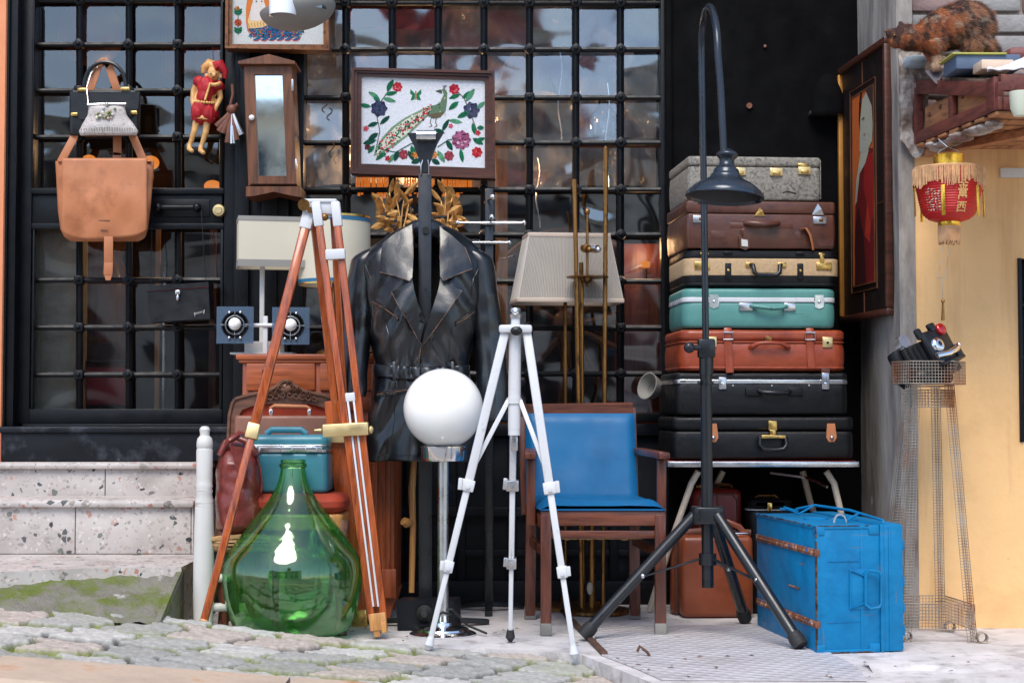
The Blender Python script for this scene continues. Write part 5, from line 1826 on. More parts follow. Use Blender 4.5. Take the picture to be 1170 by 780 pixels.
lg = None
b = MB()
for s_ in (-1, 1):
    b.bar(lr(.0, s_ * .034 - .004), lr(.96, s_ * .022), .027, .022, up=(0, 1, 0), bev=.006)
lg = b.build('leg', M['tripod_wood'], wt)
b = MB()
for s_ in (-1, 1):
    b.bar(lr(.43, s_ * .011, -.004), lr(.93, s_ * .009, -.004), .007, .02, up=(0, 1, 0), bev=.001)
b.bar(lr(.43, 0, -.004), lr(.45, 0, -.004), .035, .022, up=(0, 1, 0)); b.build('slide_rail', M['white_alu'], lg)
b = MB(); b.bar(lr(.50, 0, -.002), lr(.93, 0, -.002), .010, .014, up=(0, 1, 0)); b.build('lower_rod', M['tripod_wood'], lg)
b = MB(); c_ = lr(.517)
b.box((c_.x - .03, c_.y - .01, c_.z), (.165, .05, .047), bev=.004, ry=R(-3)); b.ball((c_.x + .062, c_.y - .02, c_.z), .015, (.6, 1, 1), 10); b.cyl((c_.x - .12, c_.y - .01, c_.z - .002), (c_.x - .145, c_.y - .01, c_.z - .002), .007, .003); b.build('clamp', M['brass_satin'], lg)
c_ = lr(.098)
MB().box((c_.x + .01, c_.y - .012, c_.z), (.072, .03, .038), bev=.004, ry=R(-3)).build('clamp', M['white_alu'], lg)
b = MB(); b.bar(lr(.945), lr(.985), .062, .03, up=(0, 1, 0), bev=.004); b.bar(lr(.975, -.008), lr(1.0, -.008), .022, .02, up=(0, 1, 0)); b.bar(lr(.965, .02), lr(.99, .02), .018, .04, up=(0, 1, 0)); b.build('foot', M['pine'], lg)
for s_ in (-1, 1):
    MB().bar(lr(-.03, s_ * .036 - .004), lr(.03, s_ * .035 - .004), .034, .028, up=(0, 1, 0), bev=.005).build('socket', M['white_alu'], lg)
# back leg: rails above, broad board below
k0, k1 = P(358, 248, YA + .05), P(412, 716, 6.24)
b = MB(); b.bar(k0, k0.lerp(k1, .55), .028, .024, up=(0, 1, 0), bev=.006); b.bar(k0 + Vector((.075, .01, 0)), k0.lerp(k1, .55) + Vector((.028, 0, 0)), .026, .024, up=(0, 1, 0), bev=.006)
lg = b.build('leg', M['tripod_wood'], wt)
b = MB(); b.bar(k0.lerp(k1, .445), k0.lerp(k1, .96), .078, .022, up=(0, 1, 0), bev=.004); b.build('lower_board', M['tripod_wood'], lg)
c_ = k0.lerp(k1, .53)
MB().box((c_.x, c_.y - .016, c_.z), (.115, .034, .055), bev=.005).build('clamp', M['brass_satin'], lg)
b = MB(); b.bar(k0.lerp(k1, .955), k1, .06, .024, up=(0, 1, 0), bev=.006); b.build('foot', M['brass'], lg)
# head
b = MB()
b.box(P(370, 239, YA), (.10, .085, .05), bev=.008); b.box(P(367, 231, YA), (.125, .10, .014), bev=.005); b.cyl(P(351, 236, YA - .05), P(351, 236, YA + .04), .018); b.build('head_plate', M['white_alu'], wt)
b = MB(); b.cyl(P(347, 234, YA - .055), P(347, 234, YA - .02), .022, n=16); b.ball(P(371, 248, YA - .05), .014, n=12); b.cyl(P(355, 240, YA - .055), P(355, 240, YA - .03), .012); b.build('wing_nut', M['brass_old'], wt)

# ================================================================ LEATHER JACKET ON ITS STAND
YJ2 = 6.24
vs = thing('valet_stand', 'matt black garment stand post with triangular head holding the leather jacket', 'stand', (X(486, YJ2), YJ2, 0))
MB().bar(P(485.5, 199, YJ2 - .02), (X(487, YJ2), YJ2 - .02, .03), .050, .022, up=(0, 1, 0)).build('post', M['stand_black'], vs)
b = MB(); b.prism([P(x, y, YJ2 - .03) for x, y in ((465, 152), (506.5, 152), (500, 163), (491, 186), (489, 197), (482, 197), (480, 186), (472, 165))], (0, .02, 0)); b.build('head', M['stand_black'], vs)
b = MB(); b.tube([P(476, 155, YJ2 - .045), P(498, 155, YJ2 - .045)], .021, 18); b.build('roller', M['chrome'], vs)
for sx in (-1, 1):
    MB().tube([P(486 + sx * 3, 183, YJ2 - .034), P(485.5 + sx * 4.5, 189, YJ2 - .036), P(485.5 + sx * 4.5, 200, YJ2 - .036)], .003, 6).build('wire', M['chrome'], vs)
b = MB(); b.tube([P(446, 288, YJ2 + .05), P(462, 270, YJ2 + .03), P(475, 262, YJ2 + .01), P(486, 259, YJ2), P(497, 262, YJ2 + .01), P(510, 270, YJ2 + .03), P(526, 288, YJ2 + .05)], [.02, .032, .036, .038, .036, .032, .02], 12, flat=.8); b.build('hanger', M['stand_black'], vs)
MB().cyl(P(486.5, 263, YJ2 - .04), P(486.5, 263, YJ2 - .03), .014).build('knob', M['rubber'], vs)
for a in (25, 155, 270):
    MB().bar((X(487, YJ2), YJ2 - .02, .03), (X(487, YJ2) + .26 * math.cos(R(a)), YJ2 - .02 + .26 * math.sin(R(a)) * .8, .012), .034, .018).build('foot', M['stand_black'], vs)

jk = thing('leather_jacket', 'worn black leather jacket with wide lapels and belt hanging on the stand', 'jacket', P(482, 520, YJ2))
JW = [(257, 487, 20, .035), (262, 487, 33, .05), (268, 487, 43, .065), (275, 486.5, 52, .08), (283, 485, 62, .09), (290, 484, 67, .10), (298, 483, 70, .108), (312, 482.5, 70, .118), (335, 482, 67.5, .125), (360, 481.5, 64.5, .125), (385, 481.5, 61, .12), (405, 482, 56, .11), (415, 482, 54, .105), (428, 482, 54, .105), (436, 482, 56, .112), (452, 482, 58.5, .12), (475, 481.5, 61, .128), (500, 481.5, 62.5, .132), (527, 482, 63.5, .134)]
VCUT = [(471, 250), (503, 250), (505, 318), (497, 346), (489, 368), (482, 396), (477, 385), (470, 350), (468, 318)]


def inside(poly, x, y):
    r_ = False
    for (x0, y0), (x1, y1) in zip(poly, poly[1:] + poly[:1]):
        if (y0 > y) != (y1 > y) and x < (x1 - x0) * (y - y0) / (y1 - y0) + x0:
            r_ = not r_
    return r_


def jfold(px, py, a):
    """soft leather folds: long verticals below the belt, gathers near it, slants on the chest"""
    w_ = noise.noise(Vector((px * .035, py * .010, 3))) * .020
    sl = px * .035 + py * .022 if px < 482 else -px * .035 + py * .022
    w_ += noise.noise(Vector((sl * 1.4, py * .012, 9))) * .020
    g = math.exp(-((py - 424) / 20.0) ** 2)
    w_ += g * .005 * math.sin(px * .42 + 5 * noise.noise(Vector((px * .03, py * .015, 5))))
    if py > 430:
        w_ += .014 * noise.noise(Vector((px * .055 + (py - 430) * .012, py * .007, 17)))
    return w_


def fy(px, py, e=2.3):
    cx, hw, ry = interp(JW, py)
    t_ = max(-.995, min(.995, (px - cx) / hw))
    return YJ2 + .02 - ry * (1 - abs(t_) ** e) ** (1 / e) + jfold(px, py, 0)


def torso(u, v):
    py = 257 + 270 * v
    cx, hw, ry = interp(JW, py)
    a = 2 * PI * u
    c, s_ = math.cos(a), math.sin(a)
    px = cx + hw * math.copysign(abs(c) ** .87, c)
    y = YJ2 + .02 - ry * math.copysign(abs(s_) ** .87, s_)
    y += jfold(px, py, a) * (1 if s_ > 0 else .6)
    return P(px + 1.6 * noise.noise(Vector((py * .05, c, 7))), py + (1.5 * noise.noise(Vector((c * 3, s_ * 3, 5))) if v > .96 else 0), y)


def unpx(p):
    t_ = (p.z - CAMH) / p.y
    v = -(t_ * CT - ST) / (CT + t_ * ST)
    py = 390 + v * F
    px = 585 + p.x / p.y * F * (CT - (390 - py) / F * ST) / 1.0
    return px, py


def keepj(vv):
    c_ = sum(vv, Vector()) / 4
    px, py = unpx(c_)
    return not (c_.y < YJ2 + .0 and inside(VCUT, px, py))


b = MB(); b.surf(torso, 200, 150, closeu=True, keep=keepj)
o = b.build('body', M['leather'], jk); so = o.modifiers.new('thick', 'SOLIDIFY'); so.thickness = .003
# lining seen through the neck
b = MB()
b.surf(lambda u, v: P(452 + 66 * u - (0 if v > .1 else 0), 262 + 160 * v, YJ2 + .085 + .02 * math.sin(u * PI)), 10, 10); b.build('lining', M['leather_dark'], jk)
b = MB(); b.surf(lambda u, v: P(472 + 29 * u, 256 + 22 * v, YJ2 + .05 + .03 * math.sin(u * PI) - .01 * v), 12, 6)
o = b.build('neckband', M['leather'], jk); so = o.modifiers.new('thick', 'SOLIDIFY'); so.thickness = .004


def sleeve(pts, rs, side):
    n_, m_ = 40, 70
    P3 = [P(x, y, Yq) for x, y, Yq in pts]

    def cen(v):
        q = v * (len(P3) - 1)
        i = min(int(q), len(P3) - 2)
        t_ = q - i
        p0, p1, p2, p3 = P3[max(0, i - 1)], P3[i], P3[i + 1], P3[min(len(P3) - 1, i + 2)]
        c_ = .5 * ((2 * p1) + (p2 - p0) * t_ + (2 * p0 - 5 * p1 + 4 * p2 - p3) * t_ * t_ + (3 * p1 - p0 - 3 * p2 + p3) * t_ ** 3)
        return c_, rs[i] + (rs[i + 1] - rs[i]) * t_

    def f(u, v):
        c_, r_ = cen(v)
        a = 2 * PI * u
        w_ = 1 + .12 * noise.noise(Vector((math.cos(a) * .9, math.sin(a) * .9, v * 3.2 + side))) + .07 * noise.noise(Vector((math.cos(a) * 1.6 + v * 3, math.sin(a) * 1.6, v * 8 + side)))
        w_ += .03 * math.exp(-((v - .55) / .12) ** 2) * math.sin(v * 46 + 2.5 * math.sin(a) + a)
        return c_ + Vector((math.cos(a) * r_ * w_, math.sin(a) * r_ * w_ * .95, 0))
    b = MB(); b.surf(f, n_, m_, closeu=True)
    o = b.build('sleeve', M['leather'], jk)
    so = o.modifiers.new('thick', 'SOLIDIFY'); so.thickness = .003
    return o


sleeve([(429, 284, YJ2 + .02), (417, 297, YJ2 + .02), (413, 335, YJ2 + .02), (408, 380, YJ2 + .015), (405.5, 420, YJ2 - .01), (404, 453, YJ2 - .03)], [.024, .052, .060, .058, .053, .047], 1)
sleeve([(537, 284, YJ2 + .02), (547, 297, YJ2 + .02), (551, 338, YJ2 + .02), (559, 385, YJ2 + .02), (561.5, 435, YJ2), (563, 480, YJ2 - .02)], [.024, .054, .065, .063, .058, .053], 2)


def lifted(off, rise=()):
    base = [fy(x_, y_) for x_, y_ in ((450, 330), (515, 330))]

    def f(x, y):
        t_ = abs(x - 486) / 50.0
        if off > .025:       # the collar springs away from the body towards its points
            v_ = (y - 258) / 62.0
            lift = .010 + .010 * v_ + .010 * t_ * v_ + .004 * noise.noise(Vector((x * .07, y * .05, 3)))
            fyy = YJ2 + .02 - (.052 + .075 * max(0, v_) ** .75) * (1 - .35 * t_ ** 2)
            return P(x, y, fyy - lift)
        if off > .01:        # lapels roll forward from the fold line
            v_ = (y - 318) / 78.0
            return P(x, y, fy(484 + (x - 484) * .8, y) - .006 - .020 * t_ - .012 * (1 - abs(2 * v_ - 1)))
        return P(x, y, fy(x, y) - off - sum(a * math.exp(-((x - cx) / sx) ** 2 - ((y - cy) / sy) ** 2) for a, cx, cy, sx, sy in rise))
    return f


def flap_(nm, poly, off, rise=(), edges=()):
    b = MB(); b.sheet(poly, lifted(off, rise), .004, 4)
    o = b.build(nm, M['leather'], jk)
    for e_ in edges:
        pts = []
        for (x0, y0), (x1, y1) in zip(e_, e_[1:]):
            for k in range(6):
                pts.append(P(x0 + (x1 - x0) * k / 6, y0 + (y1 - y0) * k / 6, lifted(off + .0035, rise)(x0 + (x1 - x0) * k / 6, y0 + (y1 - y0) * k / 6).y))
        MB().tube(pts, .0017, 6).build('worn_edge', M['leather_edge'], o)
    return o


CL = [(471, 256), (465, 259), (452, 266), (437, 278), (435, 290), (434, 311), (442, 313), (450, 315), (460, 318), (468, 321), (471, 317), (472, 300), (471.5, 280)]
CRt = [(501.5, 257), (506, 262), (515, 268), (531, 282), (536, 294), (540, 307), (532, 310), (524, 313), (514, 317), (506, 321), (503, 316), (502.5, 300), (503, 280)]
LL = [(447, 333), (456, 329), (468, 322), (471, 318), (473, 330), (477, 345), (482, 358), (486, 366), (482, 380), (480, 393), (475, 383), (466, 367), (456, 351)]
LRt = [(528, 332), (517, 327), (506, 322), (503, 318), (501, 330), (496, 346), (489, 367), (484, 385), (481, 398), (488, 388), (500, 372), (512, 355), (521, 343)]
flap_('lapel', LL, .016, (), [[(447, 333), (456, 351), (466, 367), (475, 383), (480, 393)]])
flap_('lapel', LRt, .020, (), [[(528, 332), (512, 355), (500, 372), (488, 388), (481, 398)]])
flap_('collar', CL, .028, [(.02, 470, 275, 14, 30)], [[(471, 256), (472, 280), (472, 300)], [(434, 311), (450, 315), (468, 321)]])
flap_('collar', CRt, .028, [(.02, 503, 275, 14, 30)], [[(502, 258), (503, 280), (502.5, 300)], [(540, 307), (524, 313), (506, 321)], [(531, 282), (536, 294), (540, 307)]])


def seam(nm, pts, r_, m, off=.003, n_=14, parent=None):
    q = []
    for (x0, y0), (x1, y1) in zip(pts, pts[1:]):
        for k in range(n_):
            x, y = x0 + (x1 - x0) * k / n_, y0 + (y1 - y0) * k / n_
            q.append(P(x, y, fy(x, y) - off))
    x, y = pts[-1]
    q.append(P(x, y, fy(x, y) - off))
    return MB().tube(q, r_, 6).build(nm, M[m], parent or jk)


# front closure, seams, pockets with zips
seam('front_edge', [(481, 396), (479.5, 405), (478.5, 415)], .0022, 'leather_edge', .006)
seam('front_edge', [(481, 436), (482, 470), (483, 524)], .0030, 'leather', .004)
for pts in ([(425, 345), (440, 353), (455, 364)], [(521, 370), (532, 364), (542, 356)], [(431, 450.5), (448, 448), (466, 445)]):
    z1 = seam('pocket_welt', [(x, y - 2) for x, y in pts], .0038, 'leather', .004)
    seam('zip', pts, .0022, 'leather_edge', .006, parent=z1)
    seam('pocket_welt', [(x, y + 2) for x, y in pts], .0038, 'leather', .004)
for pts in ([(417, 303), (424, 318), (427, 345), (424, 380)], [(549, 303), (541, 318), (537, 345), (540, 380)], [(440, 366), (446, 390), (448, 413)], [(516, 374), (513, 395), (513, 413)], [(420, 519), (450, 520), (480, 520), (515, 520), (544, 518)], [(452, 436), (450, 480), (446, 520)], [(506, 436), (512, 480), (516, 520)]):
    seam('seam', pts, .0018, 'leather', .0004)
for pts in ([(436, 281), (426, 290), (419, 300)], [(533, 284), (541, 291), (548, 301)]):
    seam('seam', pts, .0018, 'leather', .0005)


def belt(u, v):
    px = 427 + (537 - 427) * u
    py = 415 + 3.5 * math.sin(u * PI) + 2 * u + 14.5 * v + 1.2 * noise.noise(Vector((u * 5, v, 3)))
    return P(px, py, fy(max(429, min(535, px)), py) - .012 - .004 * math.sin(v * PI) - .004 * noise.noise(Vector((u * 9, v * 2, 4))))


b = MB(); b.surf(belt, 90, 10)
o = b.build('belt', M['leather'], jk); so = o.modifiers.new('thick', 'SOLIDIFY'); so.thickness = .006
MB().tube([belt(.02 + k / 30 * .62, .28 + .12 * math.sin(k * .3)) + Vector((0, -.003, 0)) for k in range(31)], .0018, 6).build('worn_edge', M['leather_edge'], o)
for px in (450, 517):
    MB().bar(P(px, 413, fy(px, 413) - .02), P(px + .6, 434, fy(px, 434) - .022), .012, .005, up=(0, 1, 0)).build('belt_loop', M['leather'], jk)

# dried gilt leaf sprays behind the jacket
def spray(label, base, tips, seed):
    rr = random.Random(seed)
    t_ = thing('gilt_leaf_spray', label, 'leaf spray', P(*base, 6.86))
    st_ = MB()
    for k, (x, y) in enumerate(tips):
        yy = 6.86 + rr.uniform(-.05, .03)
        mx, my = (base[0] + x) / 2 + rr.uniform(-6, 6), (base[1] + y) / 2 + rr.uniform(-3, 3)
        p0, p1, p2 = P(*base, 6.86), P(mx, my, yy - .02), P(x, y, yy)
        pts = [p0 * (1 - q) ** 2 + p1 * 2 * q * (1 - q) + p2 * q * q for q in [j / 8 for j in range(9)]]
        st_.tube(pts, [.0045] * 4 + [.003] * 5, 6)
        for q in (.5, .72, 1.0):
            c_ = p0 * (1 - q) ** 2 + p1 * 2 * q * (1 - q) + p2 * q * q
            a = rr.uniform(-.9, .9) + (math.atan2((p2 - p0).x, (p2 - p0).z) if q == 1.0 else rr.choice([-1.1, 1.1]) + math.atan2((p2 - p0).x, (p2 - p0).z))
            Lf, Wf = rr.uniform(.05, .072), rr.uniform(.024, .034)
            tw_ = rr.uniform(-.9, .9)
            cu = rr.uniform(.02, .05)

            def lf(u, v, c_=c_, a=a, Lf=Lf, Wf=Wf, tw_=tw_, cu=cu):
                w_ = Wf * math.sin(PI * min(1, v * .96 + .04)) ** .7 * (u - .5)
                loc = Vector((w_ * math.cos(tw_), -cu * 4 * v * v * .5 + w_ * math.sin(tw_) + .018 * abs(u - .5), Lf * v))
                return c_ + Matrix.Rotation(a, 3, 'Y') @ loc
            lm = MB(); lm.surf(lf, 7, 9); o_ = lm.build('leaf', M['gilt'], t_)
            so_ = o_.modifiers.new('thick', 'SOLIDIFY'); so_.thickness = .0015
    st_.build('stem', M['gilt'], t_)
    for k in range(4):
        x, y = rr.choice(tips)
        MB().ball(P((base[0] + x) / 2 + rr.uniform(-8, 8), (base[1] + y) / 2, 6.80), .008, n=10).build('berry', M['hat_grey'], t_)


spray('bunch of dried gilt leaves between the drum lampshade and the black post', (457, 276), [(437, 232), (445, 220), (434, 246), (453, 228), (463, 222), (467, 232), (438, 260), (449, 240)], 3)
spray('bunch of dried gilt leaves between the black post and the coat stand', (501, 276), [(509, 220), (517, 226), (521, 238), (524, 250), (518, 262), (504, 230), (512, 244)], 8)

# coat stand with chrome pegs
cs = thing('coat_stand', 'slim black coat stand with chrome cross pegs beside the jacket', 'stand', (X(560, 6.72), 6.72, 0))
MB().bar((X(559, 6.72), 6.72, .02), P(559, 216, 6.72), .034, .034).build('pole', M['stand_black'], cs)
for x0, x1, y, yt, r_ in ((523, 599, 254.5, 0, .0065), (534, 582, 277, 0, .0055)):
    b = MB(); b.tube([P(x0, y, 6.69), P(561, y + .2, 6.69), P(x1, y, 6.69)], [r_ * .8, r_ * 1.2, r_ * .8], 10)
    for x in (x0, x1):
        b.ball(P(x, y, 6.69), r_ * 1.5, n=10)
    b.build('peg', M['chrome'], cs)
for (x0, y0), (x1, y1) in (((554, 232), (563, 225)), ((558, 252), (562, 248))):
    b = MB(); b.tube([P(x0, y0, 6.76), P(x1, y1, 6.62)], .006, 8); b.ball(P(x1, y1, 6.62), .012, n=12); b.build('peg', M['chrome'], cs)
for a in (30, 150, 270):
    MB().bar((X(559, 6.72), 6.72, .03), (X(559, 6.72) + .18 * math.cos(R(a)), 6.72 + .18 * math.sin(R(a)), .012), .03, .02).build('foot', M['stand_black'], cs)

# ---------------------------------------------------------------- globe floor lamp
YG = 6.02
gl = thing('globe_lamp', 'floor lamp with a white opal globe on a chrome pole and round base', 'lamp', (X(506.5, YG), YG, 0))
kg = YG / F
cg = P(506.5, 466.5, YG)
MB().ball(cg, 45.6 * kg, n=48).build('globe', M['opal'], gl)
b = MB(); zc = Z(511, YG)
b.lathe([(20 * kg, -15.5 * kg), (24 * kg, -15 * kg), (25 * kg, -12 * kg), (25.5 * kg, 0), (26.5 * kg, .001), (26.5 * kg, .005), (24 * kg, .005)], Matrix.Translation((cg.x, YG, zc)), n=40)
b.lathe([(0, -15.5 * kg), (20 * kg, -15.5 * kg)], Matrix.Translation((cg.x, YG, zc)), n=40)
b.build('collar', M['chrome'], gl)
MB().cyl((cg.x, YG, .02), (cg.x, YG, zc - 15 * kg), 6.3 * kg, n=24).build('pole', M['steel'], gl)
MB().lathe([(37.5 * kg, .001), (38 * kg, .006), (36 * kg, .010), (30 * kg, .017), (29 * kg, .024), (16 * kg, .034), (12 * kg, .036), (11 * kg, .046), (7 * kg, .048), (6.3 * kg, .07)], Matrix.Translation((cg.x, YG, 0)), n=48).build('base', M['chrome'], gl)
b = MB()
b.tube([(cg.x - .03, YG - .03, .07), (cg.x, YG - .03, .085), (cg.x + .03, YG - .01, .075), (cg.x + .0, YG + .03, .08), (cg.x - .03, YG, .09), (cg.x + .035, YG - .02, .095), (cg.x + .09, YG + .03, .03), (cg.x + .16, YG - .05, .012)], .0045, 8)
b.build('cord', M['rubber'], gl)
# black box with a knob and the wooden cane behind the lamp
bx = thing('black_box', 'black box with a round dial lying on the floor behind the globe lamp', 'box', (X(487, 6.15), 6.2, 0))
q = [(X(455, 6.12), 6.12, .002), (X(520, 6.14), 6.14, .002), (X(519, 6.14), 6.14, .112), (X(453, 6.12), 6.12, .112)]
MB().prism(q, (.02, .12, 0)).build('body', M['navy_paint'], bx)
b = MB(); p = P(485, 700, 6.11); b.lathe([(.028, .012), (.03, 0), (.02, -.012), (.012, -.03), (0, -.032)], Matrix.Translation(p) @ Matrix.Rotation(-PI / 2, 4, 'X'), n=20); b.build('dial', M['rubber'], bx)
cn = thing('wooden_cane', 'gnarled honey coloured wooden stick leaning behind the globe lamp', 'cane', (X(471, 6.36), 6.36, 0))
MB().tube([(X(471, 6.32), 6.32, .12), P(471, 640, 6.33), P(472, 600, 6.34), P(470.5, 560, 6.35), P(473, 525, 6.36)], [.011, .012, .012, .014, .012], 10).build('stick', M['pine'], cn)
MB().tube([P(471, 597, 6.34), P(464, 597, 6.32), P(461, 595, 6.31)], [.012, .02, .016], 10).build('knob', M['pine'], cn)

# ---------------------------------------------------------------- white aluminium tripod
at = thing('camera_tripod', 'white enamelled metal camera tripod with its legs spread at the cobble edge', 'tripod', (X(588, 5.66), 5.66, 0))
ap = P(588.5, 377, 5.66)
MB().cyl(P(588.5, 372, 5.66), P(587.5, 490, 5.66), .0215, n=20).build('centre_column', M['white_alu'], at)
b = MB(); b.cyl(P(587.5, 488, 5.66), P(587.5, 497, 5.66), .021, n=16); b.build('column_end', M['white_alu'], at)
b = MB(); b.cyl(P(589, 382, 5.66), P(589, 371, 5.66), .03, n=20); b.box(P(589, 376, 5.65), (.115, .07, .028), bev=.008); b.cyl(P(589, 371, 5.66), P(589, 363, 5.66), .016, n=16); b.build('head', M['white_alu'], at)
b = MB(); b.lathe([(.012, 0), (.020, .004), (.022, .016), (.014, .020), (.014, .026), (.019, .03), (.016, .04), (0, .041)], Matrix.Translation(P(589, 365, 5.66)), n=24); b.build('screw_knob', M['steel'], at)
b = MB(); b.ball(P(590, 378, 5.60), .016, (1.3, .6, 1), 12); b.build('clamp_lever', M['plastic_black'], at)
for (x0, y0, Y0), (x1, y1, Y1), tw_ in (((577, 380, 5.64), (489, 742, 5.60), 1), ((602, 380, 5.64), (657, 750, 5.50), 1), ((588, 384, 5.69), (583, 736, 5.81), 0)):
    a_, c_ = P(x0, y0, Y0), P(x1, y1, Y1)
    c_.z = max(c_.z, .004)
    if x1 > 650:
        c_.z = -.01
    lg = MB().bar(a_, a_.lerp(c_, .50), .031 if tw_ else .024, .024, up=(0, 1, 0), bev=.006).build('leg', M['white_alu'], at)
    MB().bar(a_.lerp(c_, .46), a_.lerp(c_, .75), .024 if tw_ else .020, .018, up=(0, 1, 0), bev=.005).build('middle_section', M['white_alu'], lg)
    MB().bar(a_.lerp(c_, .72), a_.lerp(c_, .975), .019 if tw_ else .016, .015, up=(0, 1, 0), bev=.004).build('lower_section', M['white_alu'], lg)
    for f_, s_ in ((.485, 1.0), (.74, .8)):
        q = a_.lerp(c_, f_)
        b = MB(); b.bar(a_.lerp(c_, f_ - .018), a_.lerp(c_, f_ + .018), .045 * s_, .034, up=(0, 1, 0), bev=.004)
        sd = -1 if x1 < 585 else 1
        b.bar(q + Vector((sd * .024 * s_, -.012, .026 * s_)), q + Vector((sd * .028 * s_, -.012, -.014 * s_)), .014, .02, up=(0, 1, 0)); b.cyl(q + Vector((0, -.012, -.004)), q + Vector((0, -.024, -.004)), .007)
        b.build('leg_lock', M['white_alu'] if tw_ else M['steel'], lg)
    MB().tube([a_.lerp(c_, .96), a_.lerp(c_, .985), c_], [.012, .017, .006], 12).build('foot', M['rubber'] if not tw_ else M['white_alu'], lg)
    if tw_:
        br = P(587.5, 457, 5.65)
        MB().bar(br + Vector((.02 if x1 > 585 else -.02, 0, .0)), a_.lerp(c_, .44), .016, .008, up=(0, 1, 0)).build('brace', M['white_alu'], at)
b = MB(); b.cyl(P(587.5, 454, 5.66), P(587.5, 461, 5.66), .026, n=20); b.build('brace_collar', M['white_alu'], at)
MB().box(P(588, 505, 5.70), (.024, .03, .06), bev=.004).build('leg_catch', M['steel'], at)

# ================================================================ ARMCHAIR
ac = thing('armchair', 'mahogany armchair with bright blue vinyl seat and back', 'chair', (X(680, 6.2), 6.2, 0))
FL, FR, RL, RRt = X(623.5, 6.0), X(753.5, 6.0), X(607, 6.42), X(724, 6.42)
YFc, YRc = 6.0, 6.42
zs = Z(597, 5.98)                     # underside of seat


def leg(x0, y0, z0, x1, y1, z1, w, cap=True):
    p0, p1 = Vector((x0, y0, z0)), Vector((x1, y1, z1))
    o = MB().bar(p0, p1, w, w, up=(0, 1, 0), bev=.004).build('leg', M['mahogany'], ac)
    if cap:
        d = (p0 - p1).normalized()
        MB().bar(p1 + Vector((0, 0, .045)), p1, w + .003, w + .003, up=(0, 1, 0), bev=.003).build('metal_foot', M['dull_metal'], o)


# front legs run up from the floor to the arms set a little outside
leg(FL, YFc, zs + .03, FL, YFc, .002, .040)
leg(FR, YFc, zs + .03, FR, YFc, .002, .040)
leg(RL, YRc, .47, RL - .005, YRc + .05, .002, .042)
leg(RRt, YRc, .47, RRt + .005, YRc + .05, .002, .042)
# arms with their uprights
for xf, xr, px_o in ((X(607, 6.12), RL, 605), (X(756, 6.12), RRt + .02, 757)):
    ya = 6.14
    za = Z(522, 6.1)
    p_up = MB().bar((xf, ya, za - .01), (xf - .002, ya, zs - .02), .034, .046, up=(0, 1, 0), bev=.004).build('arm_post', M['mahogany'], ac)
    b = MB()
    b.bar((xf + (.004 if xf > .3 else -.004), 6.06, za + .006), (xr, YRc + .03, za + .014), .045, .026, up=(0, 0, 1), bev=.006)
    b.build('armrest', M['mahogany'], ac)
# rails
b = MB()
b.span((FL - .02, 5.985, Z(597, 5.98) - .012), (FR + .02, 6.03, Z(583, 5.98)), .008)
b.build('seat_rail', M['mahogany_x'], ac)
b = MB(); b.bar((FL, YFc, zs), (RL, YRc, zs + .01), .03, .05, up=(0, 0, 1)); b.build('side_rail', M['mahogany'], ac)
b = MB(); b.bar((FR, YFc, zs), (RRt, YRc, zs + .01), .03, .05, up=(0, 0, 1)); b.build('side_rail', M['mahogany'], ac)
b = MB(); b.span((FL + .01, 5.99, Z(615, 5.99)), (FR - .01, 6.015, Z(606, 5.99)), .003); b.build('stretcher', M['mahogany_x'], ac)
for xf, xr in ((FL, RL), (FR, RRt)):
    MB().bar((xf, YFc, .30), (xr, YRc + .02, .31), .022, .034, up=(0, 0, 1)).build('stretcher', M['mahogany'], ac)
b = MB()
zz = Z(618, 6.05)
pts = [(X(640, 6.05) + k * .013, 6.05, zz + .012 - .012 * abs(noise.noise(Vector((k * .7, 2, 0)))) - .004) for k in range(24)]
b.prism([(pts[0][0], 6.05, zz + .03)] + pts + [(pts[-1][0], 6.05, zz + .03)], (0, .004, 0)); b.build('torn_lining', M['rush'], ac)
# seat cushion


def seat(u, v):
    y = 5.975 + (6.43 - 5.975) * v
    xa = FL - .022 + (RL - FL - .0) * v * .75
    xb = FR + .022 + (RRt - FR) * v * .75
    x = xa + (xb - xa) * u
    eu, ev = min(1, min(u, 1 - u) * 9), min(1, min(v * 1.0, 1 - v) * 8 + .15)
    z = Z(583, 5.98) + .002 + .035 * (eu * (2 - eu)) * (.35 + .65 * ev) - .010 * math.exp(-((u - .5) / .3) ** 2 - ((v - .5) / .3) ** 2)
    z += .003 * noise.noise(Vector((u * 5, v * 5, 3)))
    return Vector((x, y, z))


b = MB(); b.surf(seat, 40, 30)
zz = Z(583, 5.98)
b.prism([(FL - .02, 5.978, zz), (FR + .02, 5.978, zz), (RRt + .01, 6.43, zz), (RL - .01, 6.43, zz)], (0, 0, .006))
b.build('seat', M['vinyl_blue'], ac)
# back: cushion between stiles and top rail
zb0, zb1 = Z(575, 6.40), Z(472, 6.50)


def backf(u, v, s_=1):
    z = zb0 + (zb1 - zb0) * v
    y = 6.40 + .10 * v
    xa = X(600.5 + 1.5 * (1 - v), y)
    xb = X(724.5 + 4 * (1 - v) ** 1.5, y)
    x = xa + (xb - xa) * u
    e = min(1, min(u, 1 - u) * 12)
    e2 = min(1, min(v, 1 - v) * 10)
    return Vector((x, y - .018 - .022 * (e * (2 - e)) * (.4 + .6 * e2 * (2 - e2)) + .004 * noise.noise(Vector((u * 3, v * 3, 6))) + .012 * math.sin(u * PI), z))


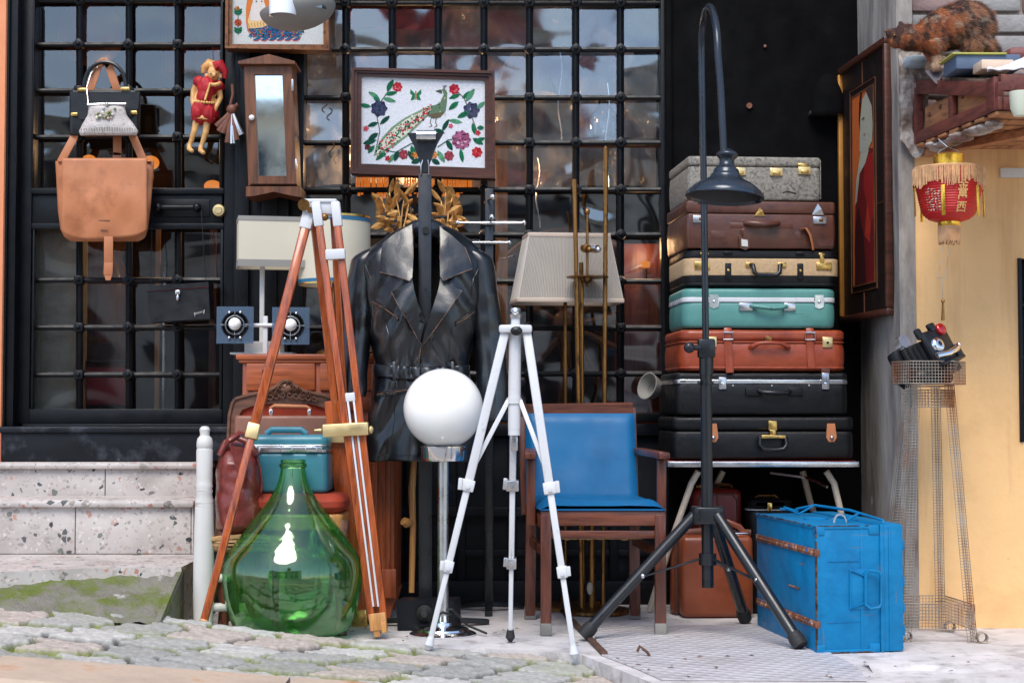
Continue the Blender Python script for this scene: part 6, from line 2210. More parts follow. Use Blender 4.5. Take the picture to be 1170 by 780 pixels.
b = MB(); b.surf(backf, 40, 30)
b.prism([(X(601, 6.4), 6.395, zb0), (X(728, 6.4), 6.395, zb0), (X(724.5, 6.5), 6.495, zb1), (X(600.5, 6.5), 6.495, zb1)], (0, .03, 0))
b.build('backrest', M['vinyl_blue'], ac)
b = MB(); b.prism([P(594, 474, 6.49), P(724, 473, 6.49), P(723, 459.5, 6.49), P(594, 461.5, 6.49)], (0, .04, 0))
b.build('top_rail', M['mahogany_x'], ac)
for x0, x1 in ((X(600, 6.42), X(596, 6.5)), (X(726, 6.42), X(722, 6.5))):
    MB().bar((x0, 6.45, zs), (x1, 6.515, zb1 + .02), .03, .03, up=(0, 1, 0)).build('stile', M['mahogany'], ac)

# ================================================================ FLOOR LAMPS BEHIND THE CHAIR
YP = 6.80
pl_ = thing('pleated_shade_lamp', 'brass floor lamp with a pleated cream trapezoid shade behind the blue armchair', 'lamp', (X(647, YP), YP, 0))
k_ = YP / F
zt1, zt0 = Z(271, YP), Z(345, YP)
cxp = X(647, YP)


def corner(tx, ty, z):
    w = 47 + (61 - 47) * (zt1 - z) / (zt1 - zt0)
    d = .085 + .03 * (zt1 - z) / (zt1 - zt0)
    a = R(8)
    x, y = tx * w * k_ * .98, ty * d
    return Vector((cxp + x * math.cos(a) - y * math.sin(a), YP + x * math.sin(a) + y * math.cos(a), z))


b = MB()
for (ta, tb, n_) in (((-1, -1), (1, -1), 62), ((1, -1), (1, 1), 24), ((1, 1), (-1, 1), 62), ((-1, 1), (-1, -1), 24)):
    nn = n_ * 4
    vs, fs = [], []
    nrm = Vector(((tb[1] - ta[1]), -(tb[0] - ta[0]), 0)).normalized()
    for j, z in enumerate((zt0, zt1)):
        for i in range(nn + 1):
            q = i / nn
            p = corner(ta[0] + (tb[0] - ta[0]) * q, ta[1] + (tb[1] - ta[1]) * q, z)
            vs.append(p + nrm * (.0055 * abs(math.sin(q * n_ * PI)) - .001))
    for i in range(nn):
        fs.append((i, i + 1, nn + 1 + i + 1, nn + 1 + i))
    b.add(vs, fs)
o = b.build('lamp_shade', M['shade_pleat'], pl_)
for z, dz in ((zt0, -.006), (zt1, -.004)):
    b = MB()
    cs_ = [corner(*c, z) for c in ((-1, -1), (1, -1), (1, 1), (-1, 1))]
    for p, q in zip(cs_, cs_[1:] + cs_[:1]):
        b.bar(p, q, .012, .018, up=(0, 0, 1), bev=.003)
    b.build('shade_trim', M['shade_trim'], o)
for p, q in ((corner(-.2, -1, zt1 - .02), corner(.1, 1, zt1 - .02)), (corner(-1, 0, zt1 - .03), corner(1, 0, zt1 - .03))):
    MB().cyl(p, q, .003, n=6).build('shade_wire', M['brass_old'], o)
xm = X(646, YP)
MB().cyl((xm, YP, .02), (xm, YP, zt0 + .12), .0075, n=14).build('pole', M['brass_old'], pl_)
MB().lathe([(.13, 0), (.13, .012), (.11, .02), (.03, .03), (.015, .06)], Matrix.Translation((xm, YP, .001)), n=32).build('base', M['brass_old'], pl_)

YR3 = 6.62
br = thing('brass_rod_lamp', 'bare brass floor lamp of three tall rods with a drip disc and bulb holders', 'lamp', (X(677, YR3), YR3, 0))
for x0, x1, yt, dy in ((664, 656.5, 205, -.03), (666.5, 664, 300, .03), (688.5, 692.5, 168, .0)):
    MB().tube([(X(x0, YR3), YR3 + dy, .03), P(x1, yt, YR3 + dy)], .0092, 12).build('rod', M['brass_old'], br)
MB().cyl((X(676, YR3), YR3, .02), (X(676, YR3), YR3, .42), .013, n=14).build('stem', M['brass_old'], br)
b = MB(); c = P(671, 318, YR3)
b.lathe([(0, -.035), (.007, -.032), (.005, -.022), (.02, -.012), (.025, 0), (.085, .002), (.086, .007), (0, .008)], Matrix.Translation(c), n=36); b.build('disc', M['brass_old'], br)
b = MB(); b.cyl(P(671, 316, YR3), P(671, 244, YR3), .0055, n=10); b.ball(P(671, 242, YR3), .011, (1, 1, 1.3), 10); b.build('finial_rod', M['brass_old'], br)
for x0, x1 in ((664, 672), (672, 682)):
    b = MB(); b.tube([P(x0, 283, YR3 - .01), P((x0 + x1) / 2, 283.5, YR3 - .015), P(x1, 284.5, YR3 - .03)], [.011, .019, .017], 12); b.ball(P(x1 + 1.5, 285, YR3 - .04), .012, n=10); b.build('bulb_holder', M['steel'] if x0 > 670 else M['brass_old'], br)
MB().lathe([(.142, 0), (.145, .006), (.14, .016), (.10, .02), (.03, .03), (.02, .05)], Matrix.Translation((X(680, 6.66), 6.66, .001)), n=40).build('base', M['brass_old'], br)
MB().ball(P(674, 672, 6.6), .013, (1, 1, 2), 12).build('switch', M['shade_cloth'], br)

# grey clip spotlight near the stack
sg = thing('grey_spotlight', 'small grey metal spotlight cone low in the window beside the suitcases', 'lamp', P(752, 450, 6.85))
p = P(748, 444, 6.84)
MB().lathe([(.0, -.07), (.018, -.07), (.022, -.03), (.045, .0), (.058, .045), (.054, .045), (.04, .0)], Matrix.Translation(p) @ Matrix.Rotation(R(-70), 4, 'Y') @ Matrix.Rotation(R(35), 4, 'X'), n=28).build('cone', M['shade_grey'], sg)
MB().tube([p + Vector((.06, 0, -.01)), p + Vector((.085, .02, -.02)), p + Vector((.085, .06, -.06))], .01, 8).build('bracket', M['steel'], sg)

# ================================================================ LAMP ON THE BLACK TRIPOD
YL2 = 5.95
lp = thing('gooseneck_lamp', 'tall black gooseneck lamp with a dished enamel shade on a tripod base', 'lamp', (X(808, YL2), YL2, 0))
xp = X(807.5, YL2)
b = MB(); b.cyl((xp, YL2, .18), P(806.5, 400, YL2), .0215, n=20); b.build('lower_tube', M['stand_black'], lp)
pts = [P(806.5, 398, YL2), P(804.5, 240, YL2), P(802.5, 120, YL2), P(801.5, 70, YL2)]
e0, e1 = P(801.5, 70, YL2), P(828, 172, 5.50)
arc = []
c0 = P(801.5, 58, YL2)
for k in range(17):
    a = PI * k / 16
    t_ = (1 - math.cos(a)) / 2
    x = c0.x + (X(822, 5.52) - c0.x) * t_
    y = YL2 + (5.52 - YL2) * t_
    z = c0.z + .16 * math.sin(a) + (Z(60, 5.52) - c0.z) * t_
    arc.append(Vector((x, y, z)))
MB().tube(pts[:-1] + [P(801.8, 80, YL2)] + arc + [P(823.5, 100, 5.515), P(827, 174, 5.50)], .0125, 16).build('arch_tube', M['lamp_pole'], lp)
b = MB(); b.box(P(807, 398, YL2 - .004), (.062, .05, .07), bev=.008); b.cyl(P(807, 408, YL2), P(807, 428, YL2), .026, n=18); b.cyl(P(800, 397, YL2 - .02), P(787, 397, YL2 - .03), .010, n=10); b.ball(P(787.5, 397, YL2 - .03), .020, (1, .8, 1), 12); b.build('height_clamp', M['stand_black'], lp)
b = MB(); b.cyl(P(807.5, 436, YL2), P(807.5, 439, YL2), .026, n=16); b.tube([P(800, 437, YL2 - .02), P(797, 437, YL2 - .02)], .008); b.build('pole_ring', M['stand_black'], lp)
b = MB(); b.box((P(803.5, 231, YL2)), (.035, .035, .012), bev=.003); b.build('pole_clip', M['stand_black'], lp)
Ls = Matrix.Translation(P(828, 226, 5.49)) @ Matrix.Rotation(R(4), 4, 'Y') @ Matrix.Rotation(R(-4), 4, 'X')
kl = 5.49 / F
b = MB(); b.lathe(smoothp([(45 * kl, 0), (44.5 * kl, 5 * kl), (34 * kl, 15 * kl), (22 * kl, 21 * kl), (18.5 * kl, 23 * kl)], 1), Ls, n=56); b.lathe([(18.5 * kl, 22.5 * kl), (22 * kl, 20 * kl), (34 * kl, 13.7 * kl), (43 * kl, 4 * kl), (44.6 * kl, -.5 * kl), (45.4 * kl, 0), (45 * kl, .6 * kl)], Ls, n=56)
sh_ = b.build('shade', M['enamel'], lp)
b = MB(); b.lathe(smoothp([(18.5 * kl, 22.5 * kl), (18 * kl, 26 * kl), (15 * kl, 28 * kl), (14.6 * kl, 33 * kl), (10 * kl, 36 * kl), (8 * kl, 41 * kl), (8.4 * kl, 45 * kl), (13 * kl, 49 * kl), (12.5 * kl, 52 * kl), (7 * kl, 55.5 * kl), (4.5 * kl, 57 * kl)], 1), Ls, n=40); b.build('neck', M['enamel'], sh_)
b = MB(); b.lathe([(42 * kl, 3.2 * kl), (33 * kl, 12.4 * kl), (20 * kl, 19.5 * kl), (0, 20.5 * kl)], Ls, n=48); b.build('shade_inside', M['mottled_black'], sh_)  # inner skin of its own, near-black with brown mottling
# tripod base
zh = Z(588, YL2)
b = MB(); b.rslab(.118, .10, .062, .03, .006, Matrix.Translation((xp, YL2, zh - .031)))
for a in (200, 340):
    b.cyl((xp + .045 * math.cos(R(a)), YL2 - .052, zh), (xp + .045 * math.cos(R(a)), YL2 - .06, zh), .009, n=10)
b.build('hub', M['stand_black'], lp)
b = MB(); b.cyl((xp, YL2, Z(645, YL2)), (xp, YL2, Z(632, YL2)), .032, n=18); b.build('brace_collar', M['stand_black'], lp)
feet = [(X(668, 5.86), 5.86), (X(911, 5.62), 5.62), (X(849, 6.33), 6.33)]
for fx_, fy_ in feet:
    d = Vector((fx_ - xp, fy_ - YL2, 0)).normalized()
    a_ = Vector((xp, YL2, zh)) + d * .05
    c_ = Vector((fx_, fy_, .026))
    lg = MB().cyl(a_, a_.lerp(c_, .97), .0205, n=18).build('leg', M['stand_black'], lp)
    MB().tube([a_.lerp(c_, .93), a_.lerp(c_, .965), c_ + (c_ - a_).normalized() * .012], [.024, .028, .026], 16).build('rubber_foot', M['rubber'], lg)
    q = a_.lerp(c_, .48)
    MB().bar((xp + d.x * .03, YL2 + d.y * .03, Z(638, YL2)), q + Vector((0, 0, -.018)), .018, .006, up=(0, 0, 1)).build('brace', M['stand_black'], lp)
    MB().ball(q + Vector((0, -.02, -.014)), .009, n=10).build('rivet', M['steel'], lg)

# ================================================================ SUITCASES ON THE FOLDING TABLE
YS = 6.45
ft = thing('folding_table', 'folding table with grey metal edge and cream bent tube legs under the suitcases', 'table', (X(868, 6.66), 6.66, 0))
zt_ = Z(526, YS)
ks = YS / F
b = MB(); b.span((X(764, YS), 6.42, zt_ - .022), (X(977, YS), 6.92, zt_ - .001), .006); b.build('tabletop', M['case_red'], ft)
b = MB(); b.span((X(763, YS), 6.412, zt_ - .024), (X(978, YS), 6.422, zt_ - .002), .003); b.span((X(978, YS) - .002, 6.422, zt_ - .024), (X(978, YS) + .004, 6.92, zt_ - .002), .002); b.span((X(763, YS) - .004, 6.422, zt_ - .024), (X(763, YS) + .002, 6.92, zt_ - .002), .002); b.build('metal_edge', M['steel'], ft)
cream = pm('cream_enamel', S(206, 192, 172), rough=.45, var=.12, c2=S(140, 96, 70), c2at=.66, c2scale=18)
for pts in ([P(798, 538, 6.5), P(790, 552, 6.51), P(768, 615, 6.58), (X(741, 6.67), 6.67, .01)], [P(944, 538, 6.5), P(953, 552, 6.5), P(962, 590, 6.52), (X(985, 6.6), 6.6, .01)], [P(917, 538, 6.8), P(925, 570, 6.8), (X(960, 6.85), 6.85, .01)], [P(826, 538, 6.8), P(816, 560, 6.8), (X(790, 6.85), 6.85, .01)]):
    MB().tube(pts, .013, 10).build('leg', cream, ft)
MB().tube([P(945, 556, 6.5), P(920, 545, 6.66), P(880, 540, 6.7)], .005, 8).build('brace', M['steel'], ft)


class Case:
    """suitcase built in its own frame: x along the front, -y towards the street, z up"""

    def __init__(s, name, label, px0, px1, yt, yb, rot, mat, r=.03, bev=.012, depth=.40, lid=None, Yf=YS, dx=0, name2='suitcase', lidmat=None, bulge=.004, z0=None, cat='suitcase', group='suitcases stacked on the folding table'):
        s.k = Yf / F
        s.w, s.h, s.d = (px1 - px0) * s.k, (yb - yt) * s.k - .003, depth
        s.x0, s.yb, s.pc = px0, yb, (px0 + px1) / 2
        a = R(rot)
        zb_ = Z(yb, Yf) + .001 if z0 is None else z0
        cx, cy = X(s.pc, Yf) - math.sin(a) * depth / 2, Yf + math.cos(a) * depth / 2
        s.L = T(cx, cy, zb_, a)
        s.t = thing(name2, label, cat, (cx, cy, zb_), group)
        if lid is None:
            MB(s.L).rslab(s.w, s.d, s.h, r, bev, bulge=bulge).build('body', M[mat], s.t)
        else:
            hl = s.z(lid)
            MB(s.L).rslab(s.w, s.d, hl - .0015, r, bev, bulge=bulge).build('body', M[mat], s.t)
            MB(s.L).rslab(s.w + .004, s.d + .004, s.h - hl, r, bev, Matrix.Translation((0, 0, hl)), bulge=bulge * .5).build('lid', M[lidmat or mat], s.t)
        s.r = r

    def x(s, px): return (px - s.pc) * s.k
    def z(s, py): return (s.yb - py) * s.k
    def f(s, off=0): return -s.d / 2 - off
    def p(s, px, py, off=0): return (s.x(px), s.f(off), s.z(py))

    def band(s, py0, py1, mat, nm='band', out=.003):
        z1, z0 = s.z(py0), s.z(py1)
        return MB(s.L).rslab(s.w + 2 * out, s.d + 2 * out, z1 - z0, s.r, min(.004, (z1 - z0) * .3), Matrix.Translation((0, 0, z0))).build(nm, M[mat], s.t)

    def plate(s, px0, px1, py0, py1, mat, nm='latch', th=.012, bev=.003, parent=None, off=0):
        b = MB(s.L)
        b.box(((s.x(px0) + s.x(px1)) / 2, s.f(off) - th / 2 + .002, (s.z(py0) + s.z(py1)) / 2), (abs(s.x(px1) - s.x(px0)), th, abs(s.z(py1) - s.z(py0))), bev=bev)
        return b.build(nm, M[mat], parent or s.t)

    def tube(s, pts, r_, mat, nm='handle', n=10, flat=1, parent=None):
        return MB(s.L).tube([s.p(*q) for q in pts], r_, n, flat=flat, ref=(0, -1, 0)).build(nm, M[mat], parent or s.t)


# 7: wide black, at the bottom
c = Case('suitcase', 'wide black suitcase with tan leather tabs and brass lock, lowest in the stack', 768, 976, 475.5, 525, 2.5, 'case_black', r=.035, lid=492, depth=.44)
for x in (814, 950):
    MB(c.L).prism([c.p(x - 5, 484, .004), c.p(x + 4, 484, .004), c.p(x + 6, 500, .004), c.p(x + 3, 505, .004), c.p(x - 3, 505, .004), c.p(x - 6, 500, .004)], (0, .008, 0)).build('leather_tab', M['tan'], c.t)
    MB(c.L).ball(c.p(x, 500, .008), .008, n=10).build('stud', M['steel'], c.t)
c.plate(877, 887, 481, 492, 'brass', th=.014); c.plate(878.5, 885.5, 491, 498, 'brass', th=.016)
c.plate(868, 896, 497, 501, 'brass', 'handle_bar', th=.03)
c.tube([(867, 499, .018), (866, 508, .026), (870, 513, .03), (882, 514, .032), (893, 513, .03), (897, 508, .026), (896, 499, .018)], .0085, 'plastic_black')
# 6: black with silver strip
c = Case('suitcase', 'black suitcase with a thin silver strip, second from the bottom of the stack', 772, 970, 425, 474, 3.5, 'case_black', r=.03, lid=437, depth=.41)
c.band(433.5, 439, 'steel', 'silver_strip', .004)
for x, yt in ((824.5, 431), (943.5, 426)):
    c.plate(x - 4.5, x + 4.5, yt, 445, 'steel', th=.014, bev=.004); c.plate(x - 2, x + 2, 437, 441, 'chrome', th=.018)
c.plate(939, 949, 420.5, 430, 'case_brown', 'leather_flap', th=.008)
c.plate(851, 867, 443, 452.5, 'case_black', 'handle_mount', th=.016); c.plate(901, 917, 443, 452.5, 'case_black', 'handle_mount', th=.016)
c.tube([(866, 447, .012), (870, 448.5, .03), (884, 449, .034), (898, 448.5, .03), (902, 447, .012)], .009, 'plastic_black')
for x in (837, 882, 925):
    MB(c.L).ball(c.p(x, 441, .002), .004, n=8).build('rivet', M['steel'], c.t)
# 5: rust leather with straps
c = Case('suitcase', 'rust red leather suitcase with two buckled straps, below the turquoise suitcase', 778, 968, 376, 424, 4, 'case_rust', r=.05, lid=390, depth=.42, bev=.014, bulge=.006)
c.band(390, 392, 'case_rust', 'piping', .005); c.band(419, 421.5, 'case_rust', 'piping', .004)
for x, yb_ in ((831, 426), (926, 421)):
    b = MB(c.L); b.tube([c.p(x, 375.5, -.03), c.p(x, 375.5, .004), c.p(x, 380, .012), c.p(x, 388, .006), c.p(x + .8, 402, .010), c.p(x + 1.8, yb_, .012)], .0155, 8, flat=.22, ref=(1, 0, 0)); o = b.build('strap', M['case_rust'], c.t)
    b = MB(c.L); x_, z_ = c.x(x), c.z(384)
    b.tube([(x_ - .019, c.f(.012), z_ - .014), (x_ + .019, c.f(.012), z_ - .014), (x_ + .019, c.f(.016), z_ + .014), (x_ - .019, c.f(.016), z_ + .014)], .0035, 6, closed=True); b.build('buckle', M['steel'], o)
for x in (812, 946.5):
    c.plate(x - 6, x + 6, 385, 397, 'brass_satin'); c.plate(x - 1.5, x + 1.5, 390, 393, 'plastic_black', 'keyhole', th=.016)
c.plate(874, 882, 384, 391, 'brass_old', th=.012)
c.tube([(857, 397, .004), (859, 396, .02), (866, 392.5, .03), (878, 392, .034), (890, 392.5, .03), (899, 396, .02), (901, 397, .004)], [.010, .011, .008, .008, .008, .011, .010], 'case_rust')
for x in (857.5, 900.5):
    MB(c.L).ball(c.p(x, 397, .012), .008, n=10).build('stud', M['brass'], c.t)
# 4: teal
c = Case('suitcase', 'turquoise suitcase with a white metal strip and chrome latches, below the straw banded suitcase', 781, 957, 328.5, 375, 3, 'case_teal', r=.05, lid=344, depth=.41, bev=.014)
c.band(339.5, 345.5, 'white_alu', 'metal_strip', .004)
for x in (815.5, 937):
    MB(c.L).prism([c.p(x - 5, 337, .006), c.p(x + 5, 337, .006), c.p(x + 6, 344, .008), c.p(x + 5, 351, .006), c.p(x, 353, .006), c.p(x - 5, 351, .006), c.p(x - 6, 344, .008)], (0, .012, 0)).build('latch', M['steel'], c.t)
    MB(c.L).ball(c.p(x, 345, .01), .006, n=8).build('key_boss', M['chrome'], c.t)
for x0, x1 in ((844, 860), (896, 909.5)):
    c.plate(x0, x1, 346.5, 355.5, 'steel', 'handle_mount', th=.014, bev=.003)
c.tube([(858, 350, .008), (864, 351, .026), (880, 353, .034), (892, 352.5, .03), (898, 350, .008)], .011, 'case_teal', flat=.8)
# 3: black and straw
c = Case('suitcase', 'black suitcase with a wide straw coloured band and brass latches', 783, 961, 285.5, 327.5, 3.5, 'case_black', r=.05, lid=297, depth=.42, bev=.008)
c.band(295.5, 315.5, 'case_tan', 'straw_band', .0045)
c.band(287, 289, 'case_black', 'piping', .004); c.band(324, 326, 'case_black', 'piping', .004)
for x in (802, 943):
    c.plate(x - 9, x + 9, 299.5, 308.5, 'brass', th=.012); c.plate(x - 6.5 + (4 if x < 850 else 0), x + (7.5 if x < 850 else 1), 289, 292, 'brass', 'hasp', th=.014); c.plate(x - 2 + (4 if x < 850 else -3), x + (4 if x < 850 else -1) + 1, 290, 301, 'brass', 'hasp', th=.014)
for x in (832, 915.5):
    c.plate(x - 3.6, x + 3.6, 301, 320, 'case_black', 'strap', th=.010); c.plate(x - 5, x + 5, 287.5, 291, 'case_black', 'strap_loop', th=.014)
    c.plate(x - 1.6, x + 1.6, 308, 311, 'brass', 'stud', th=.014)
c.tube([(858, 303, .006), (860, 304, .02), (861, 312, .028), (865, 315, .03), (886, 315, .03), (890, 312, .028), (891, 304, .02), (893, 303, .006)], .009, 'plastic_black')
for x in (857, 894):
    c.plate(x - 5, x + 5, 300, 306, 'brass', 'handle_mount', th=.012)
# 2: brown leather
c = Case('suitcase', 'dark brown leather suitcase with luggage tag, second from the top of the stack', 785, 957, 229, 284.5, 5, 'case_brown', r=.012, lid=244, depth=.43, bev=.006)
for x in (799, 939):
    c.plate(x - 8, x + 8, 247, 255.5, 'steel'); MB(c.L).ball(c.p(x + 1, 251, .012), .008, n=8).build('button', M['brass_old'], c.t)
MB(c.L).prism([c.p(930, 245, .004), c.p(944, 245, .004), c.p(941, 238, .006), c.p(937, 232, .004), c.p(932, 238, .006)], (0, .006, 0)).build('hasp', M['steel'], c.t)
MB(c.L).prism([c.p(863, 247, .004), c.p(875, 247, .004), c.p(872, 241, .008), c.p(869, 237, .004), c.p(865, 241, .008)], (0, .008, 0)).build('hasp', M['brass'], c.t)
c.plate(834, 908, 255, 262, 'case_brown', 'handle_patch', th=.006)
MB(c.L).prism([c.p(831, 258, .003), c.p(839, 251, .003), c.p(853, 254, .003), c.p(853, 263, .003), c.p(839, 265, .003)], (0, .004, 0)).build('handle_patch', M['case_brown'], c.t)
MB(c.L).prism([c.p(909, 258, .003), c.p(901, 251, .003), c.p(889, 254, .003), c.p(889, 263, .003), c.p(901, 265, .003)], (0, .004, 0)).build('handle_patch', M['case_brown'], c.t)
c.tube([(852, 255, .004), (856, 256, .022), (871, 257.5, .028), (886, 256, .022), (890, 255, .004)], .012, 'case_brown')
tg = MB(c.L).prism([c.p(844, 271, .014), c.p(856, 273, .012), c.p(857, 283, .010), c.p(852, 286.5, .010), c.p(845, 284, .012)], (0, .005, 0)).build('luggage_tag', M['case_brown'], c.t)
MB(c.L).prism([c.p(846.5, 274, .016), c.p(854, 275, .014), c.p(854.5, 282.5, .012), c.p(847, 282, .014)], (0, .002, 0)).build('paper', M['white_paint'], tg)
c.tube([(850, 262, .02), (847, 264, .02), (849, 268, .016), (850, 272, .014)], .0035, 'brown_leather', 'tag_loop', n=6)
b = MB(c.L); b.tube([c.p(918, 262, .004), c.p(922, 261, .02), c.p(926, 268, .024), c.p(929, 279, .02), c.p(930, 286, .02)], .013, 8, flat=.2, ref=(1, 0, 0)); b.build('loose_strap', M['tan'], c.t)
for x0, x1 in ((812, 830), (910, 920)):
    c.plate(x0, x1, 264, 274, 'case_brown', 'strap_loop', th=.006)
MB(c.L).prism([c.p(935, 276, .003), c.p(946, 264, .003), c.p(955, 264, .003), c.p(955, 281, .003), c.p(939, 281, .003)], (0, .004, 0)).build('corner_patch', M['case_brown'], c.t)
# 1: grey tweed
c = Case('suitcase', 'grey tweed suitcase with three small brass latches on top of the stack', 787, 941, 178, 229, 5, 'grey_tweed', r=.02, lid=190, depth=.42, bev=.008, dx=0)
for x in (844, 887, 920):
    y0 = 192 if x < 900 else 190
    c.plate(x - 6, x + 9, y0, y0 + 9, 'brass_satin'); c.plate(x - 3, x + 6, y0 + 4, y0 + 8, 'brass', 'hasp', th=.018)
c.plate(914, 926, 186, 191, 'brass', 'hasp', th=.012)
c.tube([(896, 220, .002), (902, 218.5, .004), (906, 219.5, .004), (912, 221, .002)], .0025, 'mottled_black', 'scratch', n=6)
c.plate(940.2, 941.2, 182, 227, 'grey_tweed', 'edge', th=.006)

# ------------------------------------------------------- cases under the table
def soft_case(name, label, px0, px1, yt, Yf, depth, rot, mat, r, cat):
    k = Yf / F
    w, h = (px1 - px0) * k, Z(yt, Yf)
    L = T(X((px0 + px1) / 2, Yf), Yf + depth / 2, .003, R(rot))
    t_ = thing(name, label, cat, (X((px0 + px1) / 2, Yf), Yf + depth / 2, 0))
    return t_, L, w, h, k


t_, L, w, h, k = soft_case('cognac_case', 'cognac brown hard case with leather handle on the floor under the table', 777, 859, 613, 6.47, .20, 3, 'cognac', .03, 'case')
MB(L).rslab(w, .14, h, .022, .022, Matrix.Translation((0, -.02, 0)), bulge=.002).build('body', M['cognac'], t_)
MB(L).rslab(w + .008, .075, h + .004, .022, .02, Matrix.Translation((-.02, .062, 0))).build('lid', M['cognac'], t_)
b = MB(L); b.rslab(w + .004, .010, h + .006, .004, .003, Matrix.Translation((-.012, .022, 0))); b.build('seam', M['case_brown'], t_)
b = MB(L); b.tube([(-.01, .0, h + .005), (.0, -.0, h + .045), (.05, -.01, h + .05), (.10, -.02, h + .03), (.125, -.02, h + .0)], [.012, .013, .014, .013, .012], 10, flat=.7); b.build('handle', M['cognac'], t_)
MB(L).box((.10, -.03, h + .004), (.06, .03, .01), bev=.003).build('latch', M['chrome'], t_)
MB(L).tube([(-.15, .0, h + .004), (-.05, 0, h + .012), (.05, 0, h + .012), (.15, 0, h + .004)], .014, 8, flat=.5).build('top_strap', M['brown_leather'], t_)
t_, L, w, h, k = soft_case('red_vanity_case', 'dark red vanity case with stitched edge and brass handle, at the back under the table', 791, 847, 559, 6.68, .16, 0, 'case_red', .04, 'case')
# stands on the floor behind the cognac case
MB(L).rslab(w, .16, h, .03, .03, bulge=.002).build('body', M['case_red'], t_)
b = MB(L)
b.tube([(-w / 2 + .02, -.082, .1), (-w / 2 + .02, -.083, h - .045), (-w / 2 + .04, -.083, h - .022), (w / 2 - .04, -.083, h - .022), (w / 2 - .02, -.083, h - .045), (w / 2 - .02, -.082, .1)], .003, 6)
b.tube([(0, -.083, .1), (0, -.083, h - .022)], .003, 6); b.build('stitched_piping', M['case_brown'], t_)
b = MB(L); b.tube([(-.07, 0, h), (-.06, 0, h + .012), (.06, 0, h + .012), (.07, 0, h)], .008, 8); b.box((-.065, -.01, h + .006), (.03, .02, .014)); b.build('handle', M['brass_old'], t_)
t_, L, w, h, k = soft_case('black_vanity_case', 'small black vanity case with a brass clasp at the back under the table', 853, 906, 571, 6.62, .16, 0, 'case_black', .04, 'case')
MB(L).rslab(w, .15, h - .04, .04, .02).build('body', M['case_black'], t_)
MB(L).rslab(w + .003, .155, .045, .04, .028, Matrix.Translation((0, 0, h - .042))).build('lid', M['case_black'], t_)
b = MB(L); b.box((-.005, -.085, h - .03), (.02, .014, .035), bev=.004); b.build('clasp', M['brass'], t_)
b = MB(L); b.tube([(-.05, 0, h), (-.04, 0, h + .01), (.03, 0, h + .01), (.04, 0, h)], .006, 8); b.build('handle', M['brass_old'], t_)
b = MB(L); b.rslab(w + .004, .157, .004, .04, .001, Matrix.Translation((0, 0, h - .045))); b.build('piping', M['white_paint'], t_)

# ================================================================ BLUE METAL TRUNK
A = Vector((X(931, 5.54), 5.54, 0))
Bv = Vector((X(1030, 5.60), 5.60, 0))
Cv = Vector((X(863, 6.24), 6.24, 0))
tr = thing('metal_trunk', 'bright blue painted metal trunk standing on its side with rusty metal bands', 'trunk', tuple((A + Bv + Cv) / 3))
ux, uy = (Bv - A), (Cv - A)
Wt, Dt = ux.length, uy.length
ux.normalize(); uy.normalize()
Ht = Z(602, 5.54)
Lt = Matrix(((ux.x, uy.x, 0, A.x), (ux.y, uy.y, 0, A.y), (0, 0, 1, .002), (0, 0, 0, 1)))
lidx = Wt * .74


def tb_(nm, m, *boxes, parent=None, bev=.004):
    b = MB(Lt)
    for a_, c_ in boxes:
        b.span(a_, c_, bev)
    return b.build(nm, M[m], parent or tr)


tb_('body', 'trunk_blue', ((0, 0, 0), (lidx - .001, Dt, Ht)), bev=.008)
ld_ = tb_('lid', 'trunk_blue', ((lidx + .006, -.004, -.001), (Wt, Dt + .004, Ht + .005)), bev=.010)
tb_('lid_flange', 'trunk_blue', ((lidx - .004, -.006, -.0015), (lidx + .010, Dt + .006, Ht + .006)), ((lidx + .026, -.008, .002), (lidx + .034, -.002, Ht - .002)), parent=ld_, bev=.003)
for z0, z1 in ((Ht * .765, Ht * .82), (Ht * .20, Ht * .255)):
    b = MB(Lt)
    b.span((-.006, .012, z0), (.002, Dt - .012, z1), .002); b.span((-.006, -.005, z0), (.012, .012, z1), .002)
    for k in range(24):
        b.ball((-.006, .03 + k * (Dt - .06) / 23, (z0 + z1) / 2), .005, n=6)
    b.build('rusty_band', M['rust'], tr)
# corner plates and edge rims
b = MB(Lt)
for x0, x1 in ((-.003, .03), (lidx - .045, lidx - .006)):
    for z0, z1 in ((-.001, .03), (Ht - .03, Ht + .003)):
        b.span((x0, -.004, z0), (x1, .03, z1), .004)
b.span((-.003, -.003, 0), (.012, .010, Ht), .003); b.span((.0, -.003, Ht - .010), (lidx - .01, .008, Ht + .002), .003); b.span((.0, -.003, .0), (lidx - .01, .006, .012), .003)
b.span((-.003, .0, Ht - .010), (.008, Dt, Ht + .002), .003)
b.span((lidx - .075, -.003, .01), (lidx - .065, .003, Ht - .01), .002)
b.build('corner_plate', M['trunk_blue'], tr)
b = MB(Lt); b.span((.04, -.0025, Ht * .72), (lidx - .08, .002, Ht * .725), .001); b.span((.04, -.0025, Ht * .24), (lidx - .08, .002, Ht * .245), .001); b.build('pressed_rib', M['trunk_blue'], tr)
